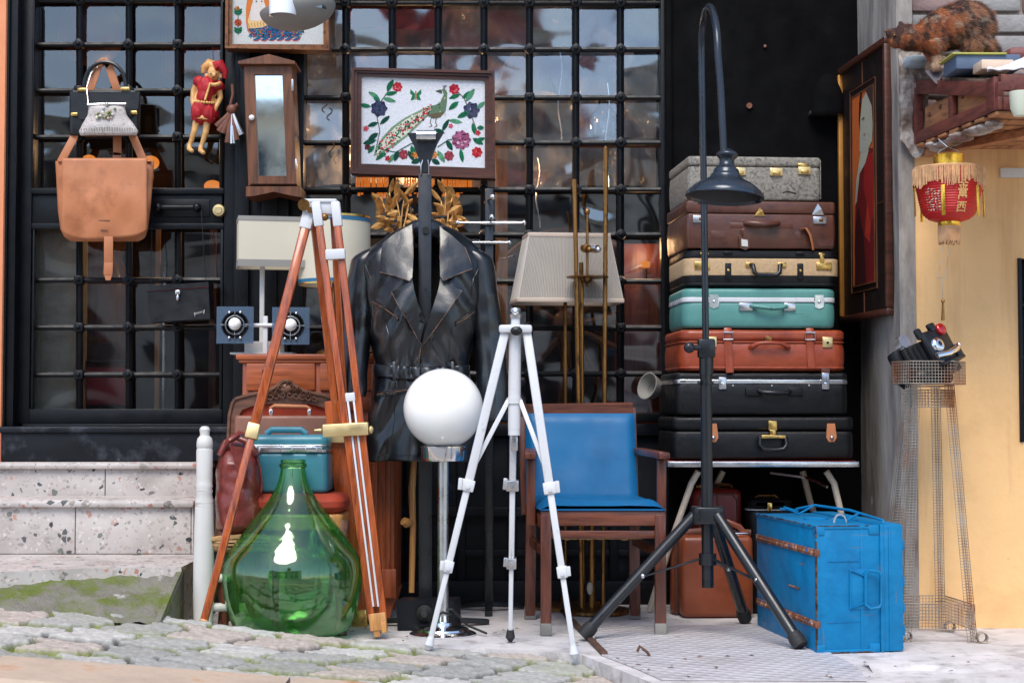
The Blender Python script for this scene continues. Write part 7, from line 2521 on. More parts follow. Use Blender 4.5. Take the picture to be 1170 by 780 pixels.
# handle with recessed back plate
hx, hz = Wt * .545, Ht * .50
b = MB(Lt)
b.span((hx - .055, -.004, hz - .068), (hx + .04, .001, hz + .068), .003); b.build('handle_plate', M['trunk_blue'], tr)
b = MB(Lt)
b.tube([(hx - .0, -.008, hz - .045), (hx - .052, -.006, hz - .064), (hx - .052, -.006, hz + .064), (hx, -.008, hz + .045)], .003, 6)
b.tube([(hx + .0, -.010, hz - .05), (hx + .014, -.022, hz - .064), (hx + .044, -.026, hz - .060), (hx + .052, -.026, hz - .046), (hx + .052, -.026, hz + .046), (hx + .044, -.026, hz + .060), (hx + .014, -.022, hz + .064), (hx, -.010, hz + .05)], .0045, 8)
b.tube([(hx + .002, -.010, hz - .055), (hx + .002, -.010, hz + .055)], .006, 8)
b.build('handle', M['trunk_blue'], tr)
# hasps and hinge lugs on the lid side, wire stay on top
for z_ in (.12, .30, .51, .80):
    tb_('hinge_lug', 'trunk_blue', ((Wt - .002, .008, Ht * z_), (Wt + .009, .05, Ht * z_ + .034)), parent=ld_)
b = MB(Lt)
b.tube([(lidx + .02, .02, Ht + .004), (lidx + .02, .03, Ht + .016), (lidx - .0, .30, Ht + .034), (lidx - .06, .52, Ht + .04), (lidx - .10, .62, Ht + .02)], .005, 8)
b.tube([(lidx - .06, .52, Ht + .04), (lidx - .13, .50, Ht + .01), (lidx - .16, .58, Ht + .03), (lidx - .10, .60, Ht + .014), (lidx - .15, .66, Ht + .02)], .004, 8)
b.tube([(lidx - .0, .22, Ht + .026), (lidx - .07, .16, Ht + .004)], .005, 8); b.build('wire_stay', M['trunk_blue'], tr)
for xx, yy in ((lidx - .10, .13), ):
    b = MB(Lt); b.tube([(xx - .022 * math.cos(PI * k / 8), yy, Ht + .002 + .03 * math.sin(PI * k / 8)) for k in range(9)], .004, 6); b.build('ring', M['steel'], tr)
b = MB(Lt); b.lathe([(.045, 0), (.045, .004), (.03, .008), (0, .009)], Matrix.Translation((Wt * .38, Dt * .5, Ht)), n=24); b.build('cap', M['trunk_blue'], tr)
# chipped paint along the edges
rr = random.Random(31)
b = MB(Lt)
for k in range(46):
    z_ = rr.uniform(.01, Ht - .02); l_ = rr.uniform(.006, .03)
    b.span((-.0038, -.0038, z_), (rr.uniform(.001, .004), rr.uniform(.0, .002), min(Ht, z_ + l_)), 0)
for k in range(24):
    x_ = rr.uniform(.0, lidx - .04); l_ = rr.uniform(.006, .025)
    b.span((x_, -.0036, Ht - .0005), (x_ + l_, rr.uniform(-.002, .001), Ht + .0026), 0)
    x_ = rr.uniform(.0, lidx - .04)
    b.span((x_, -.0036, .0), (x_ + l_, -.002, rr.uniform(.002, .005)), 0)
for k in range(30):
    y_ = rr.uniform(.0, Dt - .04); l_ = rr.uniform(.008, .04)
    b.span((-.0036, y_, Ht - .002), (-.002, y_ + l_, Ht + .0026), 0)
b.build('chipped_edge', M['rust_strip'], tr)
tb_('lid_label', 'rust', ((-.0045, Dt * .25, Ht * .46), (-.0005, Dt * .42, Ht * .475)), bev=.001)

# ================================================================ PAINTING ON THE PIER
pa, pb_, zt0, zt1 = P(1013, 360, 6.30), P(959, 372, 6.92), None, None
ptop = (P(1013, 41, 6.30).z + P(959, 79, 6.92).z) / 2
pbot = (P(1013, 358, 6.30).z + P(959, 371, 6.92).z) / 2
ph, pw = ptop - pbot, (Vector((pb_.x, 6.92, 0)) - Vector((pa.x, 6.30, 0))).length
dirn = (Vector((pb_.x, 6.92, 0)) - Vector((pa.x, 6.30, 0))).normalized()   # from near edge to far edge
nrm_ = Vector((-dirn.y, dirn.x, 0))
if nrm_.x > 0:
    nrm_ = -nrm_
Lp = Matrix(((dirn.x, 0, nrm_.x, pa.x), (dirn.y, 0, nrm_.y, 6.30), (0, 1, 0, pbot), (0, 0, 0, 1)))
pt = thing('portrait_painting', 'dark framed painting of a figure in a red robe leaning on the grey pier', 'painting', (pa.x, 6.3, pbot))
b = MB(Lp)
fw = .028
for a_, c_ in (((0, 0, -.03), (pw, fw, .0)), ((0, ph - fw, -.03), (pw, ph, .0)), ((0, fw, -.03), (fw, ph - fw, .0))):
    b.span(a_, c_, .006)
b.build('frame', M['frame_wood'], pt)
MB(Lp).span((pw - .022, fw, -.03), (pw, ph - fw, .003), .006).build('gold_edge', M['gold_frame'], pt)
MB(Lp).span((.01, .01, -.026), (pw - .01, ph - .01, -.016), 0).build('mount_board', M['mat_board'], pt)
ix0, ix1, iz0, iz1 = pw * .30, pw * .74, ph * .135, ph * .855
b = MB(Lp)
for o_, w_ in ((0, .006), (.028, .003)):
    for a_, c_ in (((ix0 - o_ - w_, iz0 - o_ - w_, -.016), (ix1 + o_ + w_, iz0 - o_, -.0125)), ((ix0 - o_ - w_, iz1 + o_, -.016), (ix1 + o_ + w_, iz1 + o_ + w_, -.0125)), ((ix0 - o_ - w_, iz0 - o_, -.016), (ix0 - o_, iz1 + o_, -.0125)), ((ix1 + o_, iz0 - o_, -.016), (ix1 + o_ + w_, iz1 + o_, -.0125))):
        b.span(a_, c_, 0)
for xx in ((ix0 + ix1) / 2,):
    b.span((xx - .0015, iz1 + .035, -.016), (xx + .0015, ph - fw, -.0128), 0); b.span((xx - .0015, fw, -.016), (xx + .0015, iz0 - .035, -.0128), 0)
b.span((fw, iz0 + .30, -.016), (ix0 - .035, iz0 + .303, -.0128), 0)
b.build('gilt_line', M['oak'], pt)
b = MB(Lp)
kk = [0]


def pp_(pts, col):
    kk[0] += 1
    b.c = col
    b.flat([(ix0 + (ix1 - ix0) * (1 - u), iz0 + (iz1 - iz0) * v, -.0155 + .0004 * kk[0]) for u, v in pts])


pp_([(0, 0), (1, 0), (1, 1), (0, 1)], S(196, 96, 40))
pp_([(.1, 0), (1, 0), (1, .3), (1, .68), (.5, .70), (.3, .62), (.12, .45), (.05, .2)], S(112, 20, 22))
pp_([(.05, .0), (.6, 0), (.5, .25), (.25, .42), (.1, .3)], S(60, 10, 16))
pp_([(.5, .5), (.9, .3), (1, .35), (1, .66), (.6, .66)], S(150, 30, 26))
pp_([(.55, .25), (.8, .2), (.86, .3), (.7, .42)], S(176, 52, 34))
pp_([(.10, .42), (.18, .55), (.42, .70), (.62, .72), (.8, .68), (.62, .62), (.35, .58), (.2, .44)], S(176, 170, 150))
pp_([(.36, .70), (.40, .86), (.52, .96), (.72, .99), (.94, .92), (1, .82), (.96, .72), (.74, .68), (.5, .68)], S(170, 166, 148))
pp_([(.50, 1), (.42, .92), (.40, .80), (.34, .86), (.36, .95), (.42, 1)], S(40, 26, 26))
pp_([(.70, .99), (.96, .9), (1, .8), (1, 1), (.72, 1)], S(60, 44, 40))
pp_([(.50, .86), (.62, .865), (.62, .855), (.5, .85)], S(90, 70, 64))
pp_([(.56, .77), (.64, .775), (.64, .765)], S(150, 80, 70))
b.build('canvas', M['canvas'], pt, recalc=False)

# dark hood on the black wall
hd = thing('dark_wall_hood', 'dusty black wall lamp hood on the black wall beside the painting', 'lamp', P(944, 134, 6.9))
b = MB(); p = P(946, 132, 6.92)
b.lathe(smoothp([(.075, 0), (.078, .01), (.07, .07), (.05, .13), (.02, .165), (0, .17)], 2), Matrix.Translation(p) @ Matrix.Diagonal((1, .8, 1.05, 1)), n=32); b.build('hood', M['black_wall'], hd)
MB().box((p.x, 6.93, p.z + .01), (.16, .05, .02), bev=.006).build('rim', M['rubber'], hd)

# ================================================================ CRATE SHELF WITH THE CAT
cr = thing('wooden_crate', 'reddish wooden crate fixed to the wall as a shelf above the lantern', 'crate', (X(1100, 5.8), 5.85, Z(168, 6.19)))
CX0, CY0 = X(1049, 6.19), 6.185           # far left bottom corner
CX1, CY1 = X(1148, 5.45), 5.45            # near left bottom corner
zbt = Z(166, 6.19)
ztf, ztn = Z(93, 6.19), Z(98, 5.45) - .0
dv = Vector((CX1 - CX0, CY1 - CY0, 0))
Ls_ = dv.length
dv.normalize()
sv = Vector((-dv.y, dv.x, 0))
if sv.x < 0:
    sv = -sv


def cp(s_, q, z):          # s along the side towards the street, q across to the right
    return Vector((CX0, CY0, 0)) + dv * s_ + sv * q + Vector((0, 0, z))


def zt_at(s_): return ztf + (ztn - ztf) * s_ / Ls_


Wc = .62
for q in (0, Wc):
    MB().bar(cp(.018, q, zbt), cp(.018, q, zt_at(0) - .0), .034, .03, up=tuple(dv)).build('post', M['crate_red'], cr)
    b = MB(); b.bar(cp(Ls_ - .05, q, zbt), cp(Ls_ - .05, q, zt_at(Ls_) + .035), .06, .034, up=tuple(sv))
    b.build('post', M['crate_red'], cr)
    MB().bar(cp(Ls_ * .46, q, zbt + .03), cp(Ls_ * .46, q, zt_at(Ls_ * .46) - .03), .032, .02, up=tuple(sv)).build('post', M['crate_red'], cr)
    b = MB(); b.bar(cp(.03, q, zt_at(0) - .028), cp(Ls_, q, zt_at(Ls_) - .014), .024, .052, up=(0, 0, 1)); b.build('rail', M['crate_red'], cr)
    b = MB(); b.bar(cp(.03, q, zbt + .022), cp(Ls_, q, zbt + .022), .024, .044, up=(0, 0, 1)); b.build('rail', M['crate_red'], cr)
    b = MB(); b.bar(cp(.05, q + .022, zbt + .095), cp(Ls_ * .9, q + .022, zbt + .085), .012, .085, up=(0, 0, 1)); o = b.build('side_board', M['plank'], cr)
    if q == 0:
        nb = MB()
        for k in range(6):
            c_ = cp(.10 + k * .10, .0145, zbt + .10 + .01 * (k % 2)); nb.ball(c_, .009, n=8)
        nb.build('knot', M['brown_leather'], o)
b = MB(); b.bar(cp(Ls_ - .012, .0, zt_at(Ls_) + .012), cp(Ls_ - .012, Wc, zt_at(Ls_) + .012), .024, .055, up=(0, 0, 1)); b.bar(cp(Ls_ - .012, 0, zbt + .022), cp(Ls_ - .012, Wc, zbt + .022), .024, .044, up=(0, 0, 1)); b.build('front_rail', M['crate_red'], cr)
for k in range(7):
    s_ = .05 + k * (Ls_ - .1) / 6
    MB().bar(cp(s_, -.01, zbt - .008), cp(s_, Wc + .01, zbt - .008), .075, .012, up=(0, 0, 1)).build('bottom_slat', M['plank'], cr)
for k in range(5):
    q = .06 + k * (Wc - .12) / 4
    MB().bar(cp(0, q, zt_at(0) + .012), cp(Ls_ - .04, q, zt_at(Ls_ - .04) + .012), .10, .012, up=(0, 0, 1)).build('top_board', M['old_wood'], cr)
MB().bar(cp(.0, .03, zbt - .03), cp(Ls_ * .9, .28, zbt - .03), .04, .03, up=(0, 0, 1)).build('batten', M['plank'], cr)
# rag of junk stuffed under the shelf edge
b = MB(); rr = random.Random(6)
for k in range(16):
    c_ = cp(.12 + k * .035, -.0 + rr.uniform(0, .05), zbt - .024 - rr.uniform(0, .01))
    b.ball(c_, rr.uniform(.016, .03), (1.6, 1.2, .55), 8)
tag(b.build('dry_bark', M['plaster_rag']), 'lumpy dry bark pieces along the underside of the crate shelf', 'bark', kind='stuff')
# papers and cloth on the crate
pz = zt_at(.25) + .022


def paper(nm, label, cat, poly, Y, colr, up, d):
    b = MB(); b.c = colr
    b.sheet(poly, lambda x, y: P(x, y, Y + .02 * noise.noise(Vector((x * .12, y * .12, 4))) + d * (y - poly[0][1])), .003, 3)
    return tag(b.build(nm, M['paper']), label, cat)


def slab(nm, label, cat, px0, px1, py0, py1, Y, dep, colr, rz=0, mat='paper', bev=.004):
    p0, p1 = P(px0, py1, Y), P(px1, py0, Y)
    b = MB(); b.c = colr
    b.box(((p0.x + p1.x) / 2, Y + dep / 2, (p0.z + p1.z) / 2), (p1.x - p0.x, dep, p1.z - p0.z), bev=bev, rz=rz)
    return tag(b.build(nm, M[mat]), label, cat)


slab('plastic_tray', 'blue grey plastic tray with yellow rim on the crate behind the paper cloth', 'tray', 1092, 1166, 62, 79, 5.72, .16, S(88, 106, 130), rz=.02)
slab('tray_lid', 'thin yellow green lid lying on the blue grey tray', 'lid', 1088, 1150, 60, 62, 5.71, .18, S(176, 176, 84), rz=.02, bev=.001)
slab('flower_box', 'cream box with faint orange flowers on the crate', 'box', 1121, 1158, 68, 79, 5.62, .1, S(216, 190, 166), rz=.03)
slab('blue_scrap', 'crumpled pale blue scrap on the wall top under the cat', 'scrap', 1036, 1060, 62, 76, 6.10, .1, S(160, 176, 186), rz=.1, bev=.02)
b = MB(); b.c = S(226, 222, 228)


def crumple(u, v):
    px = 1128 + 62 * u
    py = 82 - 26 * max(0, u - .25) ** .8 * (1 - abs(2 * v - 1) ** 2) - 3
    return P(px, py + 5 * noise.noise(Vector((u * 4, v * 3, 2))), 5.46 + .2 * v + .02 * noise.noise(Vector((u * 5, v * 5, 8))))


b.surf(crumple, 40, 24)
o = tag(b.build('white_cloth', M['paper']), 'crumpled white cloth on the near corner of the crate', 'cloth')
so = o.modifiers.new('thick', 'SOLIDIFY'); so.thickness = .004
b = MB(); b.c = S(92, 84, 90)
b.sheet([(1066, 81), (1093, 77), (1080, 96), (1078, 95)], lambda x, y: P(x, y, 5.98 - .002 * (y - 78)) + Vector((-.03, 0, 0)), .003, 3)
tag(b.build('dark_rag', M['paper']), 'pointed dark grey rag hanging over the crate edge below the cat paw', 'rag')
slab('red_brown_bundle', 'red brown bundle lying behind the white cloth on the crate', 'bundle', 1152, 1190, 53, 68, 5.75, .12, S(128, 74, 70), rz=.05, bev=.02)
b = MB(); b.c = S(214, 218, 196)
c_ = P(1166, 134, 5.40)
b.lathe([(0, .0), (.022, .004), (.033, .03), (.036, .085), (.034, .085), (.03, .03), (0, .008)], Matrix.Translation(c_), n=24)
hk = tag(b.build('hanging_cup', M['paper']), 'pale green plastic cup hung on the front of the crate', 'cup')

# ---- the cat: one continuous skin, then fur in patches
ct = thing('cat', 'tortoiseshell cat standing on the crate, sniffing the top of the painting', 'cat', P(1085, 78, 6.0))
b = MB()
Yk_ = 6.0
q = lambda x, y, d=0: P(x, y, Yk_ + d)
b.tube([q(1128, 44), q(1121, 36), q(1110, 31), q(1098, 29), q(1086, 32), q(1072, 37), q(1060, 42), q(1050, 44), q(1042, 43)], [.050, .082, .098, .094, .084, .078, .068, .052, .042], 20, flat=.82, ref=(0, 0, 1))
b.tube([q(1124, 48), q(1120, 56), q(1114, 62)], [.07, .075, .055], 16)                       # haunch
b.tube([q(1046, 44), q(1036, 43), q(1027, 44)], [.048, .052, .042], 16)                       # neck to skull
b.ball(q(1029, 42, -.01), .042, (1, .92, .86), 18)                                              # skull
b.tube([q(1024, 42, -.01), q(1017, 38, -.012), q(1013, 36.5, -.012)], [.030, .021, .014], 14)  # muzzle
b.tube([q(1024, 47, -.015), q(1020, 51, -.015), q(1018, 53, -.015)], [.03, .024, .012], 10)    # cheek and chin
for d in (-.034, .03):
    b.tube([q(1032, 35, d), q(1030, 30, d * 1.1), q(1027.5, 23.5, d * 1.2)], [.026, .018, .004], 10, flat=.55)                # ears
# front leg reaching down, with paw; second behind it
for dx_, d in ((0, -.045), (-6, .035)):
    b.tube([q(1066 + dx_, 46, d), q(1069 + dx_, 56, d), q(1072 + dx_, 66, d), q(1071 + dx_, 73, d)], [.044, .034, .024, .020], 12)
    b.tube([q(1073 + dx_, 75, d), q(1067 + dx_, 77.5, d), q(1064 + dx_, 78, d)], [.020, .021, .013], 10)
for dx_, d in ((0, -.05), (3, .05)):
    b.tube([q(1120 + dx_, 50, d), q(1112 + dx_, 60, d), q(1120 + dx_, 69, d), q(1118 + dx_, 75, d), q(1110 + dx_, 77, d)], [.06, .048, .028, .022, .018], 12)
b.tube([q(1127, 46), q(1134, 56, .02), q(1137, 66, .04), q(1133, 75, .06), q(1122, 78, .08)], [.030, .024, .021, .019, .014], 12)  # tail


def furcol(co):
    a = noise.fractal(Vector((co.x * 36 + co.z * 12, co.y * 16, co.z * 15)) + Vector((3, 1, 5)), .7, 2, 5)
    c2 = noise.fractal(co * 26 + Vector((9, 4, 2)), .7, 2, 4)
    st = noise.noise(Vector((co.x * 60, co.y * 20, co.z * 26)))
    col = Vector(S(134, 66, 32)).lerp(Vector(S(170, 100, 56)), max(0, min(1, .5 + st)))
    if co.x > q(1094, 40).x:
        col = col.lerp(Vector(S(150, 116, 90)), .5)
    k1 = max(0, min(1, (a + .08) * 2.6))
    col = col.lerp(Vector(S(44, 30, 26)), k1 * .92)
    k2 = max(0, min(1, (c2 - .3) * 3))
    col = col.lerp(Vector(S(176, 156, 134)), k2 * .6)
    if co.z < q(1070, 68).z:
        col = col.lerp(Vector(S(206, 170, 140)), .7)
    if co.x < q(1040, 40).x:
        col = col.lerp(Vector(S(74, 44, 32)), .6 if co.z > q(1030, 44).z else .1)
    return col


body = remeshed(b, 'body', M['fur'], ct, .007, 5, furcol)
# fur: short tapered blades over the skin
fb = MB(); rr = random.Random(9)
me = body.data
polys = list(me.polygons)
for k in range(24000):
    pg = rr.choice(polys)
    n_ = pg.normal
    c_ = pg.center + Vector((rr.uniform(-.003, .003), rr.uniform(-.003, .003), rr.uniform(-.003, .003)))
    fl = Vector((1, 0, -.5)); fl = fl - n_ * fl.dot(n_)
    if fl.length < .05:
        continue
    fl.normalize()
    big = .6 if (c_.x < q(1042, 40).x or c_.z < q(1070, 60).z) else 1.0
    tip = c_ + (n_ * rr.uniform(.3, .9) + fl * rr.uniform(.5, 1.1)).normalized() * rr.uniform(.010, .020) * big
    sd = n_.cross(fl) * .0007
    col = furcol(c_) * rr.uniform(.7, 1.35)
    fb.c = tuple(min(.9, x) for x in col)
    fb.add([c_ - sd, c_ + sd, tip], [(0, 1, 2)], None, True)
fur = fb.build('fur', M['fur'], ct, recalc=False, sharp=180)
for d in (-.05,):
    MB().ball(q(1022, 40.5, d + .006), .0055, n=10).build('eye', M['brass_old'], ct)
MB().ball(q(1012.4, 36, -.012), .0065, (1, 1.2, .8), 10).build('nose', M['brown_leather'], ct)

# ================================================================ RED LANTERN
YN = 5.84
kn = YN / F
ln = thing('paper_lantern', 'red Chinese paper lantern with gold characters and tan fringe', 'lantern', P(1087, 280, YN))
cx_, Zc = X(1086.5, YN), lambda y: Z(y, YN)
body_px = [(9, 190.5), (17, 190.8), (24, 191.5), (31, 192.5), (38, 195), (39.5, 199), (38.6, 208), (36, 220), (34, 230), (31.5, 240), (28.5, 246), (23, 250.5), (17, 252.8), (12, 253.5)]


def lr_at(py):
    for (r0_, y0_), (r1_, y1_) in zip(body_px, body_px[1:]):
        if y0_ <= py <= y1_ and y1_ > y0_:
            return (r0_ + (r1_ - r0_) * (py - y0_) / (y1_ - y0_)) * kn
    return 12 * kn


prof = []
for i in range(90):
    py = 190.6 + (253.4 - 190.6) * i / 89
    r_ = lr_at(py) + .0012 * math.sin(i * 2 * PI / 4) * (1 if py > 199 else 0)
    prof.append((r_, Zc(py)))
MB().lathe(prof, Matrix.Translation((cx_, YN, 0)), n=64).build('paper_body', M['lantern_red'], ln)
MB().lathe([(15 * kn, Zc(190)), (17 * kn, Zc(189)), (16.6 * kn, Zc(179)), (17 * kn, Zc(177)), (15 * kn, Zc(177)), (15 * kn, Zc(188))], Matrix.Translation((cx_, YN, 0)), n=40).build('gold_band', M['gold_foil'], ln)
MB().lathe([(12.5 * kn, Zc(258.5)), (12.8 * kn, Zc(258)), (12.4 * kn, Zc(253.6)), (11 * kn, Zc(253.3))], Matrix.Translation((cx_, YN, 0)), n=40).build('gold_band', M['gold_foil'], ln)
# fringe
b = MB(); rr = random.Random(12)
b.lathe([(40 * kn, Zc(194.5)), (40.6 * kn, Zc(193)), (39 * kn, Zc(191.8)), (37 * kn, Zc(192.2))], Matrix.Translation((cx_, YN, 0)), n=56)
for k in range(190):
    a = 2 * PI * k / 190 + rr.uniform(-.01, .01)
    seg = abs(math.sin(a * 3 + .4))
    L_ = 14 + 8 * seg + rr.uniform(-2, 3)
    r0_ = 40.3 * kn
    pts = [Vector((cx_ + r0_ * math.cos(a + rr.uniform(-.02, .02) * t_), YN + r0_ * math.sin(a) , Zc(193.5 + L_ * t_))) for t_ in (0, .5, 1)]
    b.tube(pts, [.0016, .0022, .0016], 4)
b.build('fringe', M['fringe'], ln)
b = MB()
b.lathe([(12.6 * kn, Zc(262)), (12.8 * kn, Zc(258.6)), (11 * kn, Zc(258.6))], Matrix.Translation((cx_, YN, 0)), n=40)
for k in range(80):
    a = 2 * PI * k / 80
    L_ = 18 + rr.uniform(-3, 2)
    b.tube([Vector((cx_ + 12.3 * kn * math.cos(a), YN + 12.3 * kn * math.sin(a), Zc(260 + L_ * t_))) for t_ in (0, .5, 1)], [.0016, .002, .0014], 4)
b.build('tassel_fringe', M['fringe'], ln)
for k in range(6):
    a = PI * 2 * k / 6 + .10
    r_ = 40.5 * kn
    MB().bar((cx_ + r_ * math.cos(a), YN + r_ * math.sin(a), Zc(216)), (cx_ + r_ * math.cos(a) + .002, YN + r_ * math.sin(a), Zc(250 if k % 3 else 248)), .0135, .003, up=(math.cos(a), math.sin(a), 0), bev=.001).build('ribbon', M['gold_foil'], ln)
# characters: real glyphs bent round the paper
def glyph(ch, pxc, pyc, size, mat, parent):
    cu = bpy.data.curves.new('glyph', 'FONT')
    cu.body = ch
    cu.size = size
    cu.align_x, cu.align_y = 'CENTER', 'CENTER'
    cu.offset = size * .02
    tmp = bpy.data.objects.new('glyph', cu)
    COL.objects.link(tmp)
    dg = bpy.context.evaluated_depsgraph_get()
    me = bpy.data.meshes.new_from_object(tmp.evaluated_get(dg))
    bpy.data.objects.remove(tmp)
    bm = bmesh.new(); bm.from_mesh(me)
    bmesh.ops.triangulate(bm, faces=bm.faces[:])
    ang0 = math.asin(max(-.99, min(.99, (pxc - 1086.5) / 36)))
    for v in bm.verts:
        z = Zc(pyc) + v.co.y
        py = pyc - v.co.y / kn
        r_ = lr_at(py) + .0022
        th = ang0 + v.co.x / r_
        v.co = Vector((cx_ + r_ * math.sin(th), YN - r_ * math.cos(th), z))
    bm.to_mesh(me); bm.free()
    me.materials.clear(); me.materials.append(M[mat])
    me.name = 'character'
    o = bpy.data.objects.new('character', me)
    COL.objects.link(o); adopt(o, parent)
    return o


for ch, py in (('金', 216.5), ('萬', 227), ('西', 240.5)):
    glyph(ch, 1093, py, .040, 'gold_print', ln)
# worn silver print on the left face: small scattered flecks
b = MB()
for j in range(9):
    for k in range(6):
        py, th = 219 + j * 2.9, -1.05 + k * .115
        r_ = lr_at(py) + .0016
        b.c = rr.choice([S(206, 196, 176), S(190, 160, 120), S(150, 120, 100)])
        for _ in range(2):
            a_ = th + rr.uniform(-.03, .03); p_ = py + rr.uniform(-.8, .8); w_ = rr.uniform(.012, .035)
            b.flat([(cx_ + r_ * math.sin(a_ - w_), YN - r_ * math.cos(a_ - w_), Zc(p_ + .5)), (cx_ + r_ * math.sin(a_ + w_), YN - r_ * math.cos(a_ + w_), Zc(p_ + .5)), (cx_ + r_ * math.sin(a_ + w_), YN - r_ * math.cos(a_ + w_), Zc(p_ - .5)), (cx_ + r_ * math.sin(a_ - w_), YN - r_ * math.cos(a_ - w_), Zc(p_ - .5))])
b.build('faded_print', M['painted'], ln)
b = MB(); b.tube([(cx_ - 14 * kn, YN, Zc(178)), (cx_ - .03, YN, Zc(172)), (cx_ - .002, YN, Zc(168)), (cx_ + .03, YN, Zc(172)), (cx_ + 14 * kn, YN, Zc(178))], .0018, 6); b.tube([(cx_ - .002, YN, Zc(168)), (cx_ - .03, YN + .02, Zc(158))], .0022, 6); b.build('hanger', M['steel'], ln)
b = MB()
for x0, x1 in ((1079, 1072), (1085, 1081)):
    b.tube([P(x0, 270, YN), P(x1, 318, YN)], .0009, 5)
b.tube([P(1070, 318, YN), P(1081, 318, YN)], .001, 5); b.tube([P(1077, 318, YN), P(1077, 344, YN)], .0009, 5); b.build('string', M['steel'], ln)
b = MB(); b.ball(P(1077.5, 344, YN), .007, n=8); b.tube([P(1077.5, 346, YN), P(1077.5, 366, YN)], [.004, .007], 8); b.build('tassel', M['brass_old'], ln)

# ================================================================ WIRE STAND AND FOLDING CAMERA
YWs = 5.93
ws = thing('wire_mesh_stand', 'tall rusty wire mesh plant stand against the yellow wall', 'stand', (X(1070, YWs), YWs, 0))


def mesh_strip(b, A0, A1, B0, B1, nu, nv, r_=.00115):
    """grid of wires on the quad A0-A1 (bottom edge) to B0-B1 (top edge)"""
    for i in range(nu + 1):
        u = i / nu
        b.tube([A0.lerp(A1, u), B0.lerp(B1, u)], r_, 4, caps=False)
    for j in range(nv + 1):
        v = j / nv
        b.tube([A0.lerp(B0, v), A1.lerp(B1, v)], r_, 4, caps=False)


ztop, zmid = Z(440, YWs), Z(470, YWs)
topc = [(X(1041, 5.85), 5.85), (X(1090, 5.86), 5.86), (X(1074, 6.06), 6.06), (X(1037, 6.04), 6.04)]
botc = [(X(1033, 5.83), 5.83), (X(1114, 5.80), 5.80), (X(1075, 6.10), 6.10), (X(1018, 6.06), 6.06)]
botc = [(X(1027, 5.84), 5.84), (X(1113, 5.80), 5.80), (X(1077, 6.09), 6.09), (X(1006, 6.10), 6.10)]
for (tx, ty), (bx_, by_) in zip(topc, botc):
    b = MB()
    t0, b0 = Vector((tx, ty, ztop)), Vector((bx_, by_, .004))
    for wv in (Vector((.034, .0, 0)), Vector((-.012, .030, 0))):
        sgn = -1 if tx > X(1070, 5.9) and wv.x > .01 else 1
        mesh_strip(b, b0, b0 + wv * sgn * 1.0, t0, t0 + wv * sgn, 3, 90)
    b.build('leg', M['rust_wire'], ws)


def hoop(z0, z1, pts, r_=.0011, cell=.0112):
    b = MB()
    nv = max(2, int(round((z1 - z0) / cell)))
    for (xa, ya), (xb_, yb_) in zip(pts, pts[1:] + pts[:1]):
        A0, A1 = Vector((xa, ya, z0)), Vector((xb_, yb_, z0))
        n_ = max(2, int((A1 - A0).length / cell))
        mesh_strip(b, A0, A1, A0 + Vector((0, 0, z1 - z0)), A1 + Vector((0, 0, z1 - z0)), n_, nv, r_)
    return b


tray = [(X(1019, 5.90), 5.90), (X(1040, 5.78), 5.78), (X(1090, 5.80), 5.80), (X(1103, 5.90), 5.90), (X(1103, 6.06), 6.06), (X(1024, 6.06), 6.06)]
hoop(Z(438, 5.85), Z(413, 5.85), tray).build('basket', M['rust_wire'], ws)
b = MB(); A0, A1, B0, B1 = [Vector((x, y, Z(438, 5.85))) for x, y in (tray[1], tray[2], tray[5], tray[4])]
mesh_strip(b, A0, A1, B0, B1, 24, 26); b.build('basket_floor', M['rust_wire'], ws)
hoop(Z(465, 5.9), Z(445, 5.9), topc).build('upper_hoop', M['rust_wire'], ws)
def at_z(z):
    t_ = (ztop - z) / ztop
    return [(tx + (bx_ - tx) * t_, ty + (by_ - ty) * t_) for (tx, ty), (bx_, by_) in zip(topc, botc)]
hoop(.045, .135, at_z(.09)).build('lower_hoop', M['rust_wire'], ws)
for pts, z in ((tray, Z(438, 5.85)), (tray, Z(413, 5.85)), (topc, Z(441, 5.9)), (at_z(.045), .045), (at_z(.135), .135)):
    MB().tube([(x, y, z) for x, y in pts], .0018, 6, closed=True).build('rim_wire', M['rust_wire'], ws)
for bx_, by_ in botc:
    fb_ = MB()
    for k in range(5):
        fb_.tube([(bx_ + .018 + .018 * math.cos(2 * PI * q_ / 14), by_ - .012 + .008 * k, .02 + .018 * math.sin(2 * PI * q_ / 14)) for q_ in range(14)], .0015, 4, closed=True)
    for q_ in range(14):
        fb_.tube([(bx_ + .018 + .018 * math.cos(2 * PI * q_ / 14), by_ - .012, .02 + .018 * math.sin(2 * PI * q_ / 14)), (bx_ + .018 + .018 * math.cos(2 * PI * q_ / 14), by_ + .02, .02 + .018 * math.sin(2 * PI * q_ / 14))], .0013, 4)
    fb_.build('curled_foot', M['rust_wire'], ws)

cm = thing('folding_camera', 'old black folding camera with bellows and red lens, in the wire basket', 'camera', P(1062, 438, 5.9))
YC = 5.88
kc = YC / F
